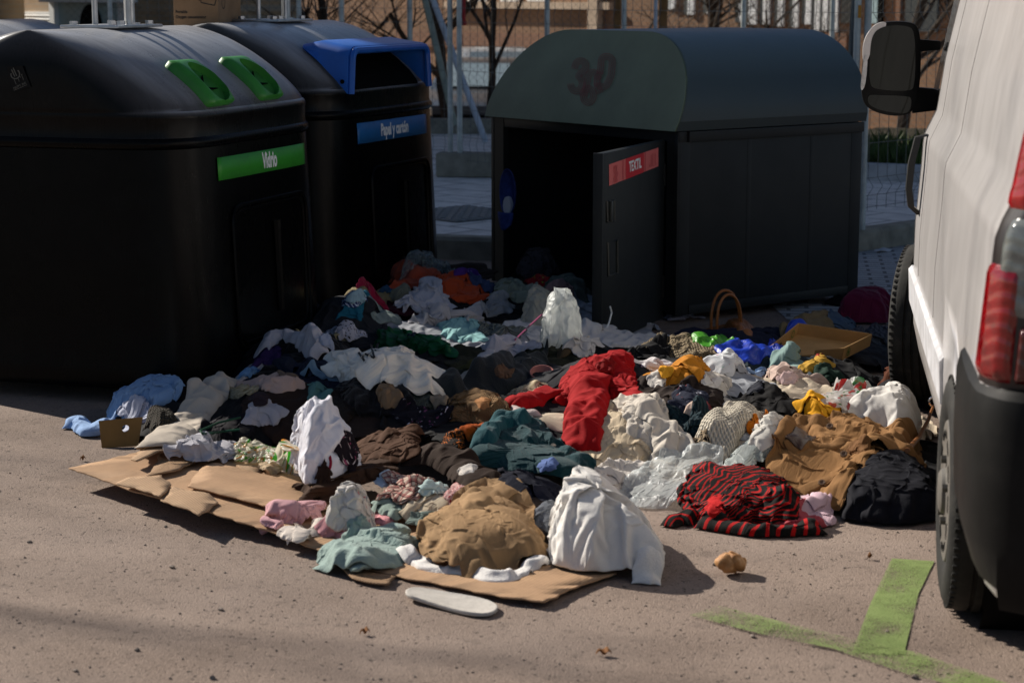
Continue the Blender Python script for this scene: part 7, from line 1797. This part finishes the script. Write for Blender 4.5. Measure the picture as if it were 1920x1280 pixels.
# bread roll
pc_ = gp(1371, 1058, .03); rb = np.random.default_rng(5); NB, NM = 36, 24; vs = []; 
for j in range(NM + 1):
    ph = math.pi * j / NM
    for i in range(NB):
        a = 2 * math.pi * i / NB; x, y, z = math.sin(ph) * math.cos(a), math.sin(ph) * math.sin(a), math.cos(ph)
        cr = .0
        for (nx_, ny_, nz_, d_) in ((.5, .75, .25, .12), (-.5, .6, .5, -.1), (.85, -.25, .4, .1)):
            t = x * nx_ + y * ny_ + z * nz_ - d_; cr += math.exp(-(t / .10) ** 2) * .16
        f = 1 - cr + .05 * math.sin(5 * x + 3 * z) + .04 * math.sin(7 * y - 4 * x); vs.append((.052 * x * f, .040 * y * f, .033 * z * f + .004))
fs = [(j * NB + i, j * NB + (i + 1) % NB, (j + 1) * NB + (i + 1) % NB, (j + 1) * NB + i) for j in range(NM) for i in range(NB)]
mbr, nt, b = newmat('bread_crust'); v = coords(nt); lk(nt, ramp(nt, noise(nt, v, 34, 5), [(.3, (.28, .115, .028)), (.5, (.46, .22, .075)), (.72, (.62, .38, .19))]), b.inputs['Base Color']); b.inputs['Roughness'].default_value = .7; bump(nt, b, noise(nt, v, 140, 4), .5, .004)
br_ = mesh_obj('bread_roll', vs, fs, mbr, None, True, loc=(pc_.x, pc_.y, .033)); br_.rotation_euler = (0, R(8), R(25)); tag(br_, 'torn golden bread roll lying on the bare asphalt', 'bread')
# dry leaves, crumbs of litter
M_LEAF = pbr('dry_leaf', (.22, .10, .04), .85, .2, var=(30, .3)); M_PAP = pbr('paper_scrap', (.6, .6, .62), .8, .2)
def leaf(px, py, sz, rot, label, mat=M_LEAF, nm='dry_leaf', cat='leaf', z0=0.0):
    c = gp(px, py, z0 + .004); vs = []; 
    for i in range(9):
        t = i / 8; w_ = math.sin(math.pi * t) ** .8 * .32
        for s in (-1, 0, 1): vs.append((sz * (t - .5), sz * w_ * s, .012 * abs(s) * math.sin(3 * t) + .006 * math.sin(9 * t + s) + .008))
    o = mesh_obj(nm, vs, [(i * 3 + k, i * 3 + k + 1, i * 3 + k + 4, i * 3 + k + 3) for i in range(8) for k in range(2)], mat, None, True, loc=(c.x, c.y, z0)); o.rotation_euler = (R(6), 0, R(rot)); s = o.modifiers.new('thickness', 'SOLIDIFY'); s.thickness = .0015; tag(o, label, cat)
leaf(684, 1187, .026, 10, 'tiny brown leaf scrap on the asphalt below the insole'); leaf(1132, 1226, .040, -12, 'curled brown leaf near the bottom edge right of centre'); leaf(155, 862, .02, 30, 'small orange leaf scrap at the far left near the cardboard'); leaf(1630, 1046, .02, 40, 'tiny leaf scrap above the painted stripe')
leaf(1655, 472, .14, 20, 'crumpled white paper on the paving near the right kerb', M_PAP, 'paper_scrap', 'paper', .0)
